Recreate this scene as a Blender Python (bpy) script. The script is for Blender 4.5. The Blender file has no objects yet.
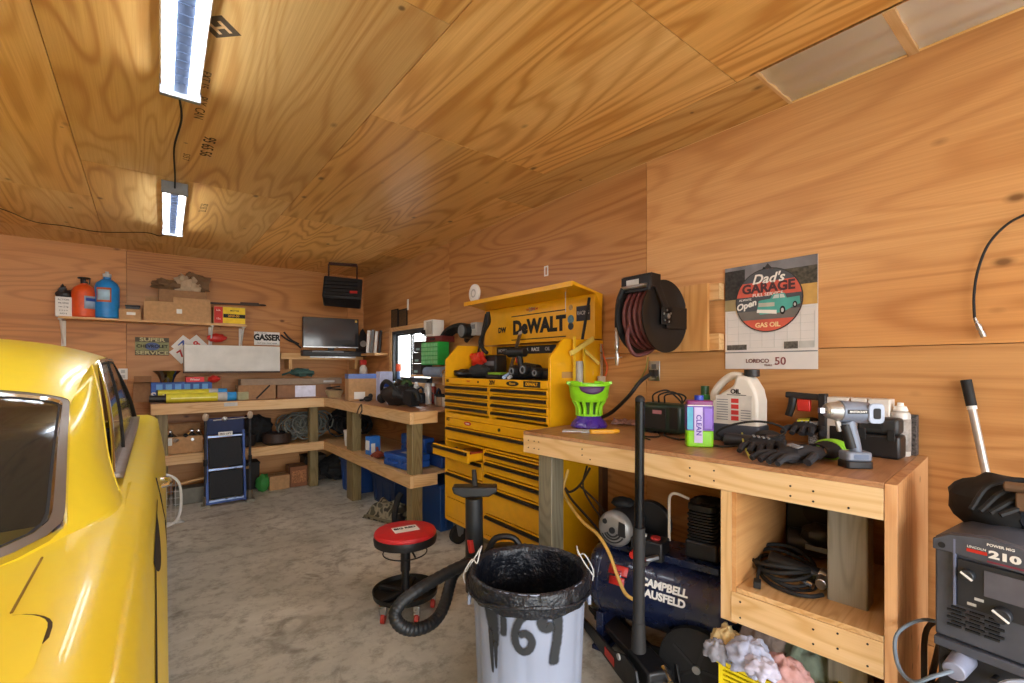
import bpy, math, random
from mathutils import Vector, Matrix, Euler, noise as mnoise
random.seed(7)
C = bpy.context.scene.collection
PI = math.pi
# ------------------------------------------------------------------ camera frame
YAW = math.radians(38.22); CAMH = 1.482; FPX = 466.0; CX, CY = 512.0, 367.0
FW = Vector((math.sin(YAW), math.cos(YAW), 0)); RT = Vector((math.cos(YAW), -math.sin(YAW), 0))
def U(px, py, x=None, y=None, z=None, d=None):
    """point of a real plane (x=, y=, z= or distance) seen at a photo position"""
    D = FW + RT*((px-CX)/FPX) + Vector((0, 0, -(py-CY)/FPX))
    if x is not None: t = x/D.x
    elif y is not None: t = y/D.y
    elif z is not None: t = (z-CAMH)/D.z
    else: t = d
    return Vector((0, 0, CAMH)) + D*t
XR, YB, ZC = 2.508, 6.70, 2.785
XL, YF = -3.2, -2.6
# ------------------------------------------------------------------ colours / materials
def lin(c):
    if isinstance(c, str):
        c = c.lstrip('#'); c = [int(c[i:i+2], 16)/255 for i in (0, 2, 4)]
    return tuple((v/12.92 if v <= .04045 else ((v+.055)/1.055)**2.4) for v in c[:3])+(1,)
MATS = {}
def nt_new(name):
    m = bpy.data.materials.new(name); m.use_nodes = True
    nt = m.node_tree; b = nt.nodes['Principled BSDF']
    return m, nt, b
def N(nt, typ, **kw):
    n = nt.nodes.new(typ)
    for k, v in kw.items():
        if k in n.inputs: n.inputs[k].default_value = v
        else: setattr(n, k, v)
    return n
def L(nt, a, b): nt.links.new(a, b)
def mix(nt, fac, a, b, mode='MIX'):
    n = nt.nodes.new('ShaderNodeMix'); n.data_type = 'RGBA'; n.blend_type = mode
    for s, v in ((n.inputs[0], fac), (n.inputs[6], a), (n.inputs[7], b)):
        if hasattr(v, 'is_output') or isinstance(v, bpy.types.NodeSocket): L(nt, v, s)
        else: s.default_value = v
    return n.outputs[2]
def mth(nt, op, a, b=None, c=None):
    n = nt.nodes.new('ShaderNodeMath'); n.operation = op
    for i, v in enumerate((a, b, c)):
        if v is None: continue
        if isinstance(v, bpy.types.NodeSocket): L(nt, v, n.inputs[i])
        else: n.inputs[i].default_value = v
    return n.outputs[0]
def ramp(nt, fac, stops):
    r = nt.nodes.new('ShaderNodeValToRGB'); L(nt, fac, r.inputs[0])
    e = r.color_ramp.elements
    while len(e) > 1: e.remove(e[-1])
    e[0].position = stops[0][0]; e[0].color = stops[0][1]
    for p, c in stops[1:]:
        x = e.new(p); x.color = c
    return r.outputs[0]
def mat(name, col, rough=.5, metal=0, var=.12, scale=18, bump=0., emit=None, estr=0, coat=0, alpha=1, trans=0, spec=.5):
    """plain material with a little procedural mottling"""
    if name in MATS: return MATS[name]
    m, nt, b = nt_new(name); c = lin(col)
    tc = N(nt, 'ShaderNodeTexCoord'); ns = N(nt, 'ShaderNodeTexNoise', Scale=scale, Detail=3.0)
    L(nt, tc.outputs['Object'], ns.inputs['Vector'])
    lo = tuple(v*(1-var) for v in c[:3])+(1,); hi = tuple(min(1, v*(1+var)) for v in c[:3])+(1,)
    L(nt, ramp(nt, ns.outputs['Fac'], [(.3, lo), (.7, hi)]), b.inputs['Base Color'])
    L(nt, mth(nt, 'MULTIPLY_ADD', ns.outputs['Fac'], .2, max(0, rough-.1)), b.inputs['Roughness'])
    b.inputs['Metallic'].default_value = metal; b.inputs['Specular IOR Level'].default_value = spec
    b.inputs['Coat Weight'].default_value = coat; b.inputs['Coat Roughness'].default_value = .06
    if trans: b.inputs['Transmission Weight'].default_value = trans
    if alpha < 1: b.inputs['Alpha'].default_value = alpha
    if bump:
        bp = N(nt, 'ShaderNodeBump', Strength=bump, Distance=.01); L(nt, ns.outputs['Fac'], bp.inputs['Height']); L(nt, bp.outputs[0], b.inputs['Normal'])
    if emit: b.inputs['Emission Color'].default_value = lin(emit); b.inputs['Emission Strength'].default_value = estr
    MATS[name] = m; return m
def plywood(name, base, dark, light, axis, knots=1., island=True, scale=1., rough=.42, contrast=1., fib=.5):
    """flat-sawn veneer: contour lines of stretched noise, fibre, dark knots; tone differs per sheet"""
    m, nt, b = nt_new(name)
    tc = N(nt, 'ShaderNodeTexCoord'); mp = N(nt, 'ShaderNodeMapping'); L(nt, tc.outputs['Object'], mp.inputs['Vector'])
    a = [2.6*scale]*3; a['xyz'.index(axis)] = .30*scale; mp.inputs['Scale'].default_value = a
    gi = N(nt, 'ShaderNodeNewGeometry')
    rnd = gi.outputs['Random Per Island']
    off = N(nt, 'ShaderNodeVectorMath', operation='ADD')
    cmb = N(nt, 'ShaderNodeCombineXYZ')
    if island:
        for i, k in enumerate((37., 53., 71.)): L(nt, mth(nt, 'MULTIPLY', rnd, k), cmb.inputs[i])
    L(nt, mp.outputs[0], off.inputs[0]); L(nt, cmb.outputs[0], off.inputs[1])
    n1 = N(nt, 'ShaderNodeTexNoise', Scale=.85, Detail=2.2, Roughness=.45, Distortion=.35); L(nt, off.outputs[0], n1.inputs['Vector'])
    ring = mth(nt, 'SINE', mth(nt, 'MULTIPLY', n1.outputs['Fac'], 120.))
    ring = mth(nt, 'POWER', mth(nt, 'MULTIPLY_ADD', ring, .5, .5), 2.6)
    n0 = N(nt, 'ShaderNodeTexNoise', Scale=.55, Detail=1.5); L(nt, off.outputs[0], n0.inputs['Vector'])
    n2 = N(nt, 'ShaderNodeTexNoise', Scale=14., Detail=5., Roughness=.7)
    mp2 = N(nt, 'ShaderNodeMapping'); L(nt, off.outputs[0], mp2.inputs['Vector']); s = [3., 3., 3.]; s['xyz'.index(axis)] = .35; mp2.inputs['Scale'].default_value = s
    L(nt, mp2.outputs[0], n2.inputs['Vector'])
    B, Dk, Lt = lin(base), lin(dark), lin(light)
    c = mix(nt, mth(nt, 'MULTIPLY', ring, .62*contrast), B, Dk)
    c = mix(nt, ramp(nt, n0.outputs['Fac'], [(.42, (0, 0, 0, 1)), (.62, (.75, .75, .75, 1))]), c, mix(nt, mth(nt, 'MULTIPLY', ring, .5*contrast), Lt, B))
    c = mix(nt, mth(nt, 'MULTIPLY', n2.outputs['Fac'], fib), c, Dk, 'MULTIPLY') if False else mix(nt, ramp(nt, n2.outputs['Fac'], [(.35, (fib, fib, fib, 1)), (.65, (0, 0, 0, 1))]), c, mix(nt, .5, c, Dk))
    if island:
        tone = mth(nt, 'MULTIPLY_ADD', rnd, .30, .83)
        tn = N(nt, 'ShaderNodeCombineColor'); [L(nt, tone, tn.inputs[i]) for i in range(3)]
        c = mix(nt, 1., c, tn.outputs[0], 'MULTIPLY')
    if knots:
        vo = N(nt, 'ShaderNodeTexVoronoi', Scale=2.0, Randomness=1.); mk = N(nt, 'ShaderNodeMapping'); L(nt, tc.outputs['Object'], mk.inputs['Vector'])
        s = [1.7, 1.7, 1.7]; s['xyz'.index(axis)] = 1.0; mk.inputs['Scale'].default_value = s
        L(nt, mk.outputs[0], vo.inputs['Vector'])
        sel = mth(nt, 'LESS_THAN', N_sep(nt, vo.outputs['Color']), .55*knots)
        kd = ramp(nt, vo.outputs['Distance'], [(0, (1, 1, 1, 1)), (.035, (.9, .9, .9, 1)), (.06, (.3, .3, .3, 1)), (.085, (0, 0, 0, 1))])
        c = mix(nt, mth(nt, 'MULTIPLY', kd, mth(nt, 'MULTIPLY', sel, .8)), c, lin('#4a2812'))
    if knots:
        v2 = N(nt, 'ShaderNodeTexVoronoi', Scale=5.5, Randomness=1.); L(nt, tc.outputs['Object'], v2.inputs['Vector'])
        c = mix(nt, mth(nt, 'MULTIPLY', ramp(nt, v2.outputs['Distance'], [(0, (1, 1, 1, 1)), (.05, (.8, .8, .8, 1)), (.085, (0, 0, 0, 1))]), mth(nt, 'MULTIPLY', mth(nt, 'LESS_THAN', N_sep(nt, v2.outputs['Color']), .16), .8)), c, lin('#3c2210'))
    L(nt, c, b.inputs['Base Color'])
    b.inputs['Roughness'].default_value = rough; b.inputs['Specular IOR Level'].default_value = .35
    bp = N(nt, 'ShaderNodeBump', Strength=.12, Distance=.004); L(nt, n2.outputs['Fac'], bp.inputs['Height']); L(nt, bp.outputs[0], b.inputs['Normal'])
    return m
def N_sep(nt, col):
    s = N(nt, 'ShaderNodeSeparateColor'); L(nt, col, s.inputs[0]); return s.outputs[0]
def concrete():
    m, nt, b = nt_new('concrete'); tc = N(nt, 'ShaderNodeTexCoord')
    n1 = N(nt, 'ShaderNodeTexNoise', Scale=.9, Detail=7., Roughness=.68, Distortion=.6); L(nt, tc.outputs['Object'], n1.inputs['Vector'])
    n2 = N(nt, 'ShaderNodeTexNoise', Scale=9., Detail=8., Roughness=.75); L(nt, tc.outputs['Object'], n2.inputs['Vector'])
    n3 = N(nt, 'ShaderNodeTexNoise', Scale=2.7, Detail=4., Roughness=.6, Distortion=1.2); L(nt, tc.outputs['Object'], n3.inputs['Vector'])
    c = ramp(nt, n1.outputs['Fac'], [(.32, lin('#a3a094')), (.5, lin('#c2bfb2')), (.68, lin('#dcdacf'))])
    c = mix(nt, ramp(nt, n2.outputs['Fac'], [(.38, (.55, .55, .55, 1)), (.52, (0, 0, 0, 1))]), c, lin('#777062'))
    c = mix(nt, ramp(nt, n3.outputs['Fac'], [(.28, (.7, .7, .7, 1)), (.40, (0, 0, 0, 1))]), c, lin('#6d6558'))
    vo = N(nt, 'ShaderNodeTexVoronoi', Scale=3.); L(nt, tc.outputs['Object'], vo.inputs['Vector'])
    c = mix(nt, ramp(nt, vo.outputs['Distance'], [(0, (.6, .6, .6, 1)), (.05, (.35, .35, .35, 1)), (.1, (0, 0, 0, 1))]), c, lin('#5d503f'))
    L(nt, c, b.inputs['Base Color'])
    L(nt, ramp(nt, n1.outputs['Fac'], [(.3, (.45, .45, .45, 1)), (.7, (.75, .75, .75, 1))]), b.inputs['Roughness'])
    bp = N(nt, 'ShaderNodeBump', Strength=.25, Distance=.004); L(nt, n2.outputs['Fac'], bp.inputs['Height']); L(nt, bp.outputs[0], b.inputs['Normal'])
    return m
# ------------------------------------------------------------------ mesh builder
def catmull(pts, k=6, closed=False):
    P = [Vector(p) for p in pts]; n = len(P); out = []
    rng = range(n if closed else n-1)
    for i in rng:
        p0 = P[(i-1) % n] if (closed or i > 0) else P[0]*2-P[1]
        p1 = P[i]; p2 = P[(i+1) % n]
        p3 = P[(i+2) % n] if (closed or i+2 < n) else P[-1]*2-P[-2]
        for j in range(k):
            t = j/k
            out.append(.5*((2*p1)+(p2-p0)*t+(2*p0-5*p1+4*p2-p3)*t*t+(3*p1-p0-3*p2+p3)*t**3))
    if not closed: out.append(P[-1])
    return out
class MB:
    def __init__(s): s.v = []; s.f = []; s.m = []; s.mi = 0; s.T = None
    def add(s, vs, fs):
        o = len(s.v)
        s.v += [tuple(s.T @ Vector(p)) if s.T else tuple(p) for p in vs]
        s.f += [tuple(i+o for i in f) for f in fs]; s.m += [s.mi]*len(fs); return s
    def bx(s, x0, x1, y0, y1, z0, z1):
        return s.add([(x0, y0, z0), (x1, y0, z0), (x1, y1, z0), (x0, y1, z0), (x0, y0, z1), (x1, y0, z1), (x1, y1, z1), (x0, y1, z1)],
                     [(0, 3, 2, 1), (4, 5, 6, 7), (0, 1, 5, 4), (1, 2, 6, 5), (2, 3, 7, 6), (3, 0, 4, 7)])
    def box(s, c, sz, rot=(0, 0, 0)):
        R = Euler(rot).to_matrix(); c = Vector(c); a, b, d = [v/2 for v in sz]
        vs = [c+R @ Vector(p) for p in ((-a, -b, -d), (a, -b, -d), (a, b, -d), (-a, b, -d), (-a, -b, d), (a, -b, d), (a, b, d), (-a, b, d))]
        return s.add(vs, [(0, 3, 2, 1), (4, 5, 6, 7), (0, 1, 5, 4), (1, 2, 6, 5), (2, 3, 7, 6), (3, 0, 4, 7)])
    def cyl(s, p0, p1, r0, r1=None, n=16, caps=True):
        p0, p1 = Vector(p0), Vector(p1); r1 = r0 if r1 is None else r1
        d = (p1-p0).normalized(); a = d.orthogonal().normalized(); b = d.cross(a)
        vs = []
        for p, r in ((p0, r0), (p1, r1)):
            for i in range(n):
                t = 2*PI*i/n; vs.append(p+a*(r*math.cos(t))+b*(r*math.sin(t)))
        fs = [(i, (i+1) % n, n+(i+1) % n, n+i) for i in range(n)]
        if caps: fs += [tuple(reversed(range(n))), tuple(range(n, 2*n))]
        return s.add(vs, fs)
    def tube(s, pts, r, n=8, k=0, closed=False):
        P = catmull(pts, k, closed) if k else [Vector(p) for p in pts]
        m = len(P); rr = r if callable(r) else (lambda t: r)
        up = None; vs = []
        for i, p in enumerate(P):
            if closed: d = P[(i+1) % m]-P[i-1]
            else: d = P[min(i+1, m-1)]-P[max(i-1, 0)]
            d = d.normalized() if d.length > 1e-9 else Vector((0, 0, 1))
            a = d.orthogonal() if up is None else up-d*up.dot(d)
            if a.length < 1e-6: a = d.orthogonal()
            a.normalize(); up = a; b = d.cross(a); q = rr(i/(m-1))
            for j in range(n):
                t = 2*PI*j/n; vs.append(p+a*(q*math.cos(t))+b*(q*math.sin(t)))
        fs = []
        for i in range(m if closed else m-1):
            for j in range(n):
                i2 = (i+1) % m
                fs.append((i*n+j, i*n+(j+1) % n, i2*n+(j+1) % n, i2*n+j))
        if not closed: fs += [tuple(reversed(range(n))), tuple(range((m-1)*n, m*n))]
        return s.add(vs, fs)
    def lathe(s, prof, c=(0, 0, 0), n=24, axis='z', closed=False, fn=None):
        c = Vector(c); vs = []; m = len(prof)
        for r, h in prof:
            for j in range(n):
                t = 2*PI*j/n; q = r*(fn(t, h) if fn else 1)
                a, b = q*math.cos(t), q*math.sin(t)
                vs.append(c+(Vector((a, b, h)) if axis == 'z' else Vector((a, h, b)) if axis == 'y' else Vector((h, a, b))))
        fs = []
        for i in range(m if closed else m-1):
            i2 = (i+1) % m
            for j in range(n): fs.append((i*n+j, i*n+(j+1) % n, i2*n+(j+1) % n, i2*n+j))
        if not closed:
            if prof[0][0] > 1e-5: fs.append(tuple(reversed(range(n))))
            if prof[-1][0] > 1e-5: fs.append(tuple(range((m-1)*n, m*n)))
        return s.add(vs, fs)
    def prism(s, poly, h0, h1, plane='xy'):
        f = {'xy': lambda a, b, h: (a, b, h), 'xz': lambda a, b, h: (a, h, b), 'yz': lambda a, b, h: (h, a, b)}[plane]
        n = len(poly)
        vs = [f(a, b, h0) for a, b in poly]+[f(a, b, h1) for a, b in poly]
        return s.add(vs, [tuple(reversed(range(n))), tuple(range(n, 2*n))]+[(i, (i+1) % n, n+(i+1) % n, n+i) for i in range(n)])
    def ball(s, c, r, n=16, m=10, noise=0, nf=6., seed=0):
        r = (r, r, r) if not hasattr(r, '__len__') else r; c = Vector(c); vs = []
        for i in range(m+1):
            ph = PI*i/m
            for j in range(n):
                t = 2*PI*j/n; d = Vector((math.sin(ph)*math.cos(t), math.sin(ph)*math.sin(t), -math.cos(ph)))
                k = 1+noise*mnoise.noise(d*nf*.35+Vector((seed*3.1, 0, 0))) if noise else 1
                vs.append(c+Vector((d.x*r[0], d.y*r[1], d.z*r[2]))*k)
        fs = [(i*n+j, i*n+(j+1) % n, (i+1)*n+(j+1) % n, (i+1)*n+j) for i in range(m) for j in range(n)]
        return s.add(vs, fs)
    def grid(s, fn, nu, nv):
        vs = [fn(i/nu, j/nv) for i in range(nu+1) for j in range(nv+1)]
        return s.add(vs, [(i*(nv+1)+j, (i+1)*(nv+1)+j, (i+1)*(nv+1)+j+1, i*(nv+1)+j+1) for i in range(nu) for j in range(nv)])
    def build(s, name, mats, parent=None, bevel=0, loc=None, rz=0, seg=2, smooth=35, solid=0):
        me = bpy.data.meshes.new(name); me.from_pydata(s.v, [], s.f)
        for m in (mats if isinstance(mats, (list, tuple)) else [mats]): me.materials.append(m)
        me.polygons.foreach_set('material_index', s.m)
        me.polygons.foreach_set('use_smooth', [bool(smooth)]*len(me.polygons)); me.update()
        import bmesh
        bm = bmesh.new(); bm.from_mesh(me); bmesh.ops.remove_doubles(bm, verts=bm.verts, dist=1e-6)
        bmesh.ops.recalc_face_normals(bm, faces=bm.faces); bm.to_mesh(me); bm.free()
        if smooth: me.set_sharp_from_angle(angle=math.radians(smooth))
        o = bpy.data.objects.new(name, me); C.objects.link(o)
        if parent: o.parent = parent
        if loc is not None: o.location = loc
        o.rotation_euler = (0, 0, rz) if not hasattr(rz, '__len__') else rz
        if solid:
            md = o.modifiers.new('s', 'SOLIDIFY'); md.thickness = solid; md.offset = 0
        if bevel:
            md = o.modifiers.new('b', 'BEVEL'); md.width = bevel; md.segments = seg; md.limit_method = 'ANGLE'; md.angle_limit = math.radians(40)
        return o
def thing(name, label, cat, loc=(0, 0, 0), rz=0, group=None):
    o = bpy.data.objects.new(name, None); C.objects.link(o); o.empty_display_size = .05
    o.location = loc; o.rotation_euler = (0, 0, rz) if not hasattr(rz, '__len__') else rz
    return tag(o, label, cat, group)
def recenter(o):
    vs = o.data.vertices; xs = [v.co for v in vs]
    c = Vector(((min(v.x for v in xs)+max(v.x for v in xs))/2, (min(v.y for v in xs)+max(v.y for v in xs))/2, min(v.z for v in xs)))
    o.data.transform(Matrix.Translation(-c)); o.location = c
def tag(o, label, cat, group=None, kind=None):
    if o.type == 'MESH' and Vector(o.location).length == 0: recenter(o)
    o['label'] = label; o['category'] = cat
    if group: o['group'] = group
    if kind: o['kind'] = kind
    return o
def struct(o): o['kind'] = 'structure'; return o
def text(s, size, m, parent, loc, rot=(PI/2, 0, 0), name='lettering', bold=0., ex=.0008, align='CENTER', sx=1., shear=0., spacing=1., label=None):
    cu = bpy.data.curves.new('t', 'FONT'); cu.body = s; cu.size = size; cu.extrude = ex; cu.offset = bold*size
    cu.align_x = align; cu.align_y = 'CENTER'; cu.shear = shear; cu.space_character = spacing; cu.resolution_u = 3
    t = bpy.data.objects.new('t', cu); C.objects.link(t)
    bpy.context.view_layer.update()
    me = bpy.data.meshes.new_from_object(t.evaluated_get(bpy.context.evaluated_depsgraph_get()))
    bpy.data.objects.remove(t)
    me.materials.clear(); me.materials.append(m); me.name = name
    o = bpy.data.objects.new(name, me); C.objects.link(o); o.parent = parent
    o.location = loc; o.rotation_euler = rot; o.scale = (sx, 1, 1)
    if label: o['label'] = label
    return o
def rrect(w, h, r, n=5, cx=0, cy=0):
    out = []
    for qx, qy, a0 in ((1, 1, 0), (-1, 1, 90), (-1, -1, 180), (1, -1, 270)):
        for i in range(n+1):
            a = math.radians(a0+90*i/n); out.append((cx+qx*(w/2-r)+r*math.cos(a), cy+qy*(h/2-r)+r*math.sin(a)))
    return out
# palette
M_wallR = plywood('plywood_right_wall', '#cc9155', '#97592a', '#dba96f', 'y', contrast=.85, fib=.5, knots=1.5)
M_wallB = plywood('plywood_back_wall', '#cf8e4e', '#96562a', '#d9a068', 'x', contrast=.8, fib=.5, knots=1.6)
M_ceil = plywood('plywood_ceiling', '#ebb86c', '#bd7f38', '#f5d494', 'y', contrast=1.25, fib=.7, knots=1.6, scale=1.15)
M_lum = plywood('pine_lumber', '#dcb078', '#b98446', '#e6c595', 'y', knots=.5, island=True, scale=2.2)
M_lumx = plywood('pine_lumber_across', '#dcb078', '#b98446', '#e6c595', 'x', knots=.5, island=True, scale=2.2)
M_lumz = plywood('pine_lumber_upright', '#d8ab72', '#b98446', '#e6c595', 'z', knots=.5, island=True, scale=2.2)
M_top = plywood('worn_plywood_top', '#a87850', '#7c5030', '#c09068', 'y', knots=.3, island=False, scale=1.6)
M_post = plywood('weathered_post', '#7d7460', '#5a523f', '#93896f', 'z', knots=.6, scale=2.5)
M_postg = plywood('treated_post', '#86744e', '#63532f', '#9a8a60', 'z', knots=.6, scale=2.5)
M_conc = concrete()
K = mat
M_black = K('black_plastic', '#1b1b1d', .45, bump=.05)
M_dark = K('dark_rubber', '#141415', .7)
M_steel = K('steel', '#b9bbbd', .3, 1)
M_chrome = K('chrome', '#e6e6e6', .12, 1, var=.03)
M_white = K('white_plastic', '#e4e2dc', .45, var=.04)
M_yel = K('chest_yellow', '#e9a90c', .38, var=.05, coat=.2)
M_car = K('car_yellow', '#fce33a', .34, var=.02, coat=.18)
M_card = K('cardboard', '#b98f63', .85, scale=30)
M_card2 = K('cardboard_brown', '#9c7450', .85, scale=30)
M_blue = K('blue_plastic', '#1f4f9c', .4, var=.1)
M_red = K('red_plastic', '#c22b22', .4)
M_grey = K('grey_plastic', '#777a7d', .5)
M_ltgrey = K('light_grey_paint', '#b9b8b4', .55)
M_green = K('green_plastic', '#27a544', .4)
M_navy = K('navy_paint', '#141c38', .28, coat=.4)
M_tagw = K('label_white', '#e9e6df', .7, var=.03)
M_ink = K('ink_black', '#161412', .7)
M_inkred = K('ink_red', '#c0302a', .7)
M_inkblue = K('ink_blue', '#2d4fa8', .7)
# ================================================================== ROOM
def sheets(mb, axis, fixed, us, vs, th, out):
    """plywood sheets with 3 mm gaps; out = +1/-1 side the sheet body lies on"""
    g = .0018
    a0, a1 = sorted((fixed, fixed+th*out))
    for u0, u1, v0, v1 in [(u0, u1, v0, v1) for (u0, u1) in us for (v0, v1) in vs]:
        if axis == 'x': mb.bx(a0, a1, u0+g, u1-g, v0+g, v1-g)
        elif axis == 'y': mb.bx(u0+g, u1-g, a0, a1, v0+g, v1-g)
        else: mb.bx(u0+g, u1-g, v0+g, v1-g, a0, a1)
struct(MB().bx(XL, XR+.15, YF-.1, YB+.15, -.12, 0).build('floor', M_conc, smooth=0))
struct(MB().bx(-14, 14, -16, YF-.1, -.16, -.02).build('driveway', K('gravel', '#a8a49a', .9, scale=40), smooth=0))  # unseen ground outside the door, put in to bounce daylight indoors
# right wall with the window opening y 4.68..5.66, z 1.33..1.94
WY0, WY1, WZ0, WZ1 = 4.62, 5.68, 1.30, 1.935
m = MB()
cols = [(-2.6, -.64), (-.64, 1.80), (1.80, 4.25)]
sheets(m, 'x', XR, cols, [(0, .35), (.35, 1.57), (1.57, ZC)], .06, 1)
sheets(m, 'x', XR, [(4.25, YB)], [(0, WZ0), (WZ1, ZC)], .06, 1)
sheets(m, 'x', XR, [(4.25, WY0), (WY1, YB)], [(WZ0, WZ1)], .06, 1)
m.bx(XR+.061, XR+.08, -2.6, WY0-.03, 0, ZC); m.bx(XR+.061, XR+.08, WY1+.03, YB, 0, ZC)
m.bx(XR+.061, XR+.08, WY0-.03, WY1+.03, 0, WZ0-.02); m.bx(XR+.061, XR+.08, WY0-.03, WY1+.03, WZ1+.02, ZC)
struct(m.build('wall_right', M_wallR, smooth=0))
m = MB()
sheets(m, 'y', YB, [(XL, -2.6), (-2.6, -.16), (-.16, 2.28), (2.28, XR+.06)], [(0, .5), (.5, 1.36), (1.36, ZC)], .06, 1)
m.bx(XL, XR+.1, YB+.061, YB+.08, 0, ZC)
struct(m.build('wall_back', M_wallB, smooth=0))
m = MB(); sheets(m, 'x', XL, [(-2.6, -.16), (-.16, 2.28), (2.28, 4.72), (4.72, YB)], [(0, 1.36), (1.36, ZC)], .06, -1)
m.bx(XL-.08, XL-.061, YF, YB, 0, ZC); struct(m.build('wall_left', M_wallR, smooth=0))
# front wall: wide raised garage door behind the viewer
GX0, GX1, GZ = -2.9, 2.2, 2.4
m = MB(); m.bx(XL-.08, GX0, YF-.1, YF, 0, ZC+.1); m.bx(GX1, XR+.08, YF-.1, YF, 0, ZC+.1); m.bx(GX0, GX1, YF-.1, YF, GZ, ZC+.1)
struct(m.build('wall_front', M_wallB, smooth=0))
# ceiling sheets
m = MB(); XS = [(-3.2, -2.75), (-2.75, -1.53), (-1.53, -.32), (-.32, .915), (.915, 2.13)]
ys = {0: [(YF, 0), (0, 2.4), (2.4, 4.8), (4.8, YB)], 1: [(YF, -.9), (-.9, 1.54), (1.54, 3.98), (3.98, 6.15), (6.15, YB)],
      2: [(YF, -.1), (-.1, 2.34), (2.34, 4.78), (4.78, 6.15), (6.15, YB)], 3: [(YF, -.9), (-.9, 1.54), (1.54, 3.98), (3.98, 6.15), (6.15, YB)],
      4: [(YF, -1.4), (-1.4, 1.04), (1.04, 2.34), (2.34, 4.37), (4.37, YB)]}
for i, x in enumerate(XS):
    sheets(m, 'z', ZC, [x], ys[i], .02, 1)
sheets(m, 'z', ZC, [(2.13, XR)], [(.95, 2.9), (2.9, 5.2), (5.2, YB)], .02, 1)
m.bx(XL-.1, XR+.1, YF-.1, YB+.1, ZC+.16, ZC+.2); m.bx(XL-.1, XL, YF, YB, ZC, ZC+.16)
m.bx(XR, XR+.08, YF, YB, ZC-.002, ZC+.16); m.bx(XL, XR, YB, YB+.08, ZC-.002, ZC+.16)
ceil = struct(m.build('ceiling', M_ceil, smooth=0))
# open ceiling strip along the right wall: pale sheet metal above bare joists
metal = K('pale_sheet_metal', '#ffffff', .45, .0, scale=3, var=.02)
m = MB()
def corr(u, v):
    x = 2.13+u*(XR-2.13); return (x, YF+v*(.95-YF), ZC+.010+.006*math.sin(u*PI*5))
m.grid(corr, 40, 2)
struct(m.build('trim_1', metal, solid=.004, smooth=60))
m = MB(); m.bx(2.13, XR, .950, .964, ZC-.002, ZC+.14); m.bx(2.13, XR, .47, .505, ZC-.006, ZC+.14); m.bx(2.13, XR, -.9, -.84, ZC-.002, ZC+.14)
m.bx(2.118, 2.133, YF, .98, ZC, ZC+.14)
struct(m.build('trim_2', M_lumx, smooth=0))
# grade stamps printed on the ceiling sheets
def cstamp(s, px, py, size, rot, **kw):
    p = U(px, py, z=ZC-.001); text(s, size, K('stamp_ink', '#4a3a26', .8), ceil, p, (PI, 0, rot), 'grade_stamp', ex=.0003, **kw)
for (px, py) in ((219, 27),):
    p = U(px, py, z=ZC-.0012); mm = MB(); r = .075
    mm.prism([(p.x-r, p.y), (p.x, p.y-r), (p.x+r, p.y), (p.x, p.y+r)], ZC-.0015, ZC-.0007); mm.build('grade_stamp', K('stamp_ink', '#4a3a26', .8), ceil, smooth=0)
    text('H', .09, M_lumx, ceil, (p.x, p.y, ZC-.0017), (PI, 0, PI*.75), 'stamp_letter', bold=.02, ex=.0003)
cstamp('95 65 56', 207, 147, .085, PI/2, bold=.01); cstamp('PLY  CAN', 200, 108, .06, PI/2); cstamp('EXT 15', 205, 80, .05, PI/2); cstamp('S15 7', 186, 157, .05, PI/2); cstamp('92 55 TL', 203, 208, .07, PI/2)
# ------------------------------------------------------------------ window in the right wall
m = MB(); t = .035; x0, x1 = XR-.004, XR+.075
m.bx(x0, x1, WY0, WY1, WZ0, WZ0+t); m.bx(x0, x1, WY0, WY1, WZ1-t, WZ1); m.bx(x0, x1, WY0, WY0+t, WZ0+t, WZ1-t); m.bx(x0, x1, WY1-t, WY1, WZ0+t, WZ1-t)
wf = struct(m.build('window_1', K('dark_window_frame', '#3a3f42', .5), bevel=.003))
gl = K('window_glass', '#ffffff', .05, trans=1, var=0)
for y0, y1, dx in ((WY0+t, 5.21, .03), (5.17, WY1-t, .05)):
    m = MB(); s = .022; X0, X1 = XR+dx-.008, XR+dx+.008
    m.bx(X0, X1, y0, y1, WZ0+t, WZ0+t+s); m.bx(X0, X1, y0, y1, WZ1-t-s, WZ1-t); m.bx(X0, X1, y0, y0+s, WZ0+t+s, WZ1-t-s); m.bx(X0, X1, y1-s, y1, WZ0+t+s, WZ1-t-s)
    sh = m.build('sash', K('dark_window_frame', '#3a3f42', .5), wf)
    MB().bx(XR+dx-.002, XR+dx+.002, y0+s, y1-s, WZ0+t+s, WZ1-t-s).build('pane', gl, sh, smooth=0)
m = MB(); m.bx(XR-.018, XR-.001, WY1, WY1+.06, WZ0-.06, WZ1+.05); m.bx(XR-.018, XR-.001, WY0-.06, WY1, WZ1, WZ1+.05); m.bx(XR-.018, XR-.001, WY0-.06, WY1, WZ0-.06, WZ0)
struct(m.build('trim_3', M_lum, smooth=0))
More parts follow.
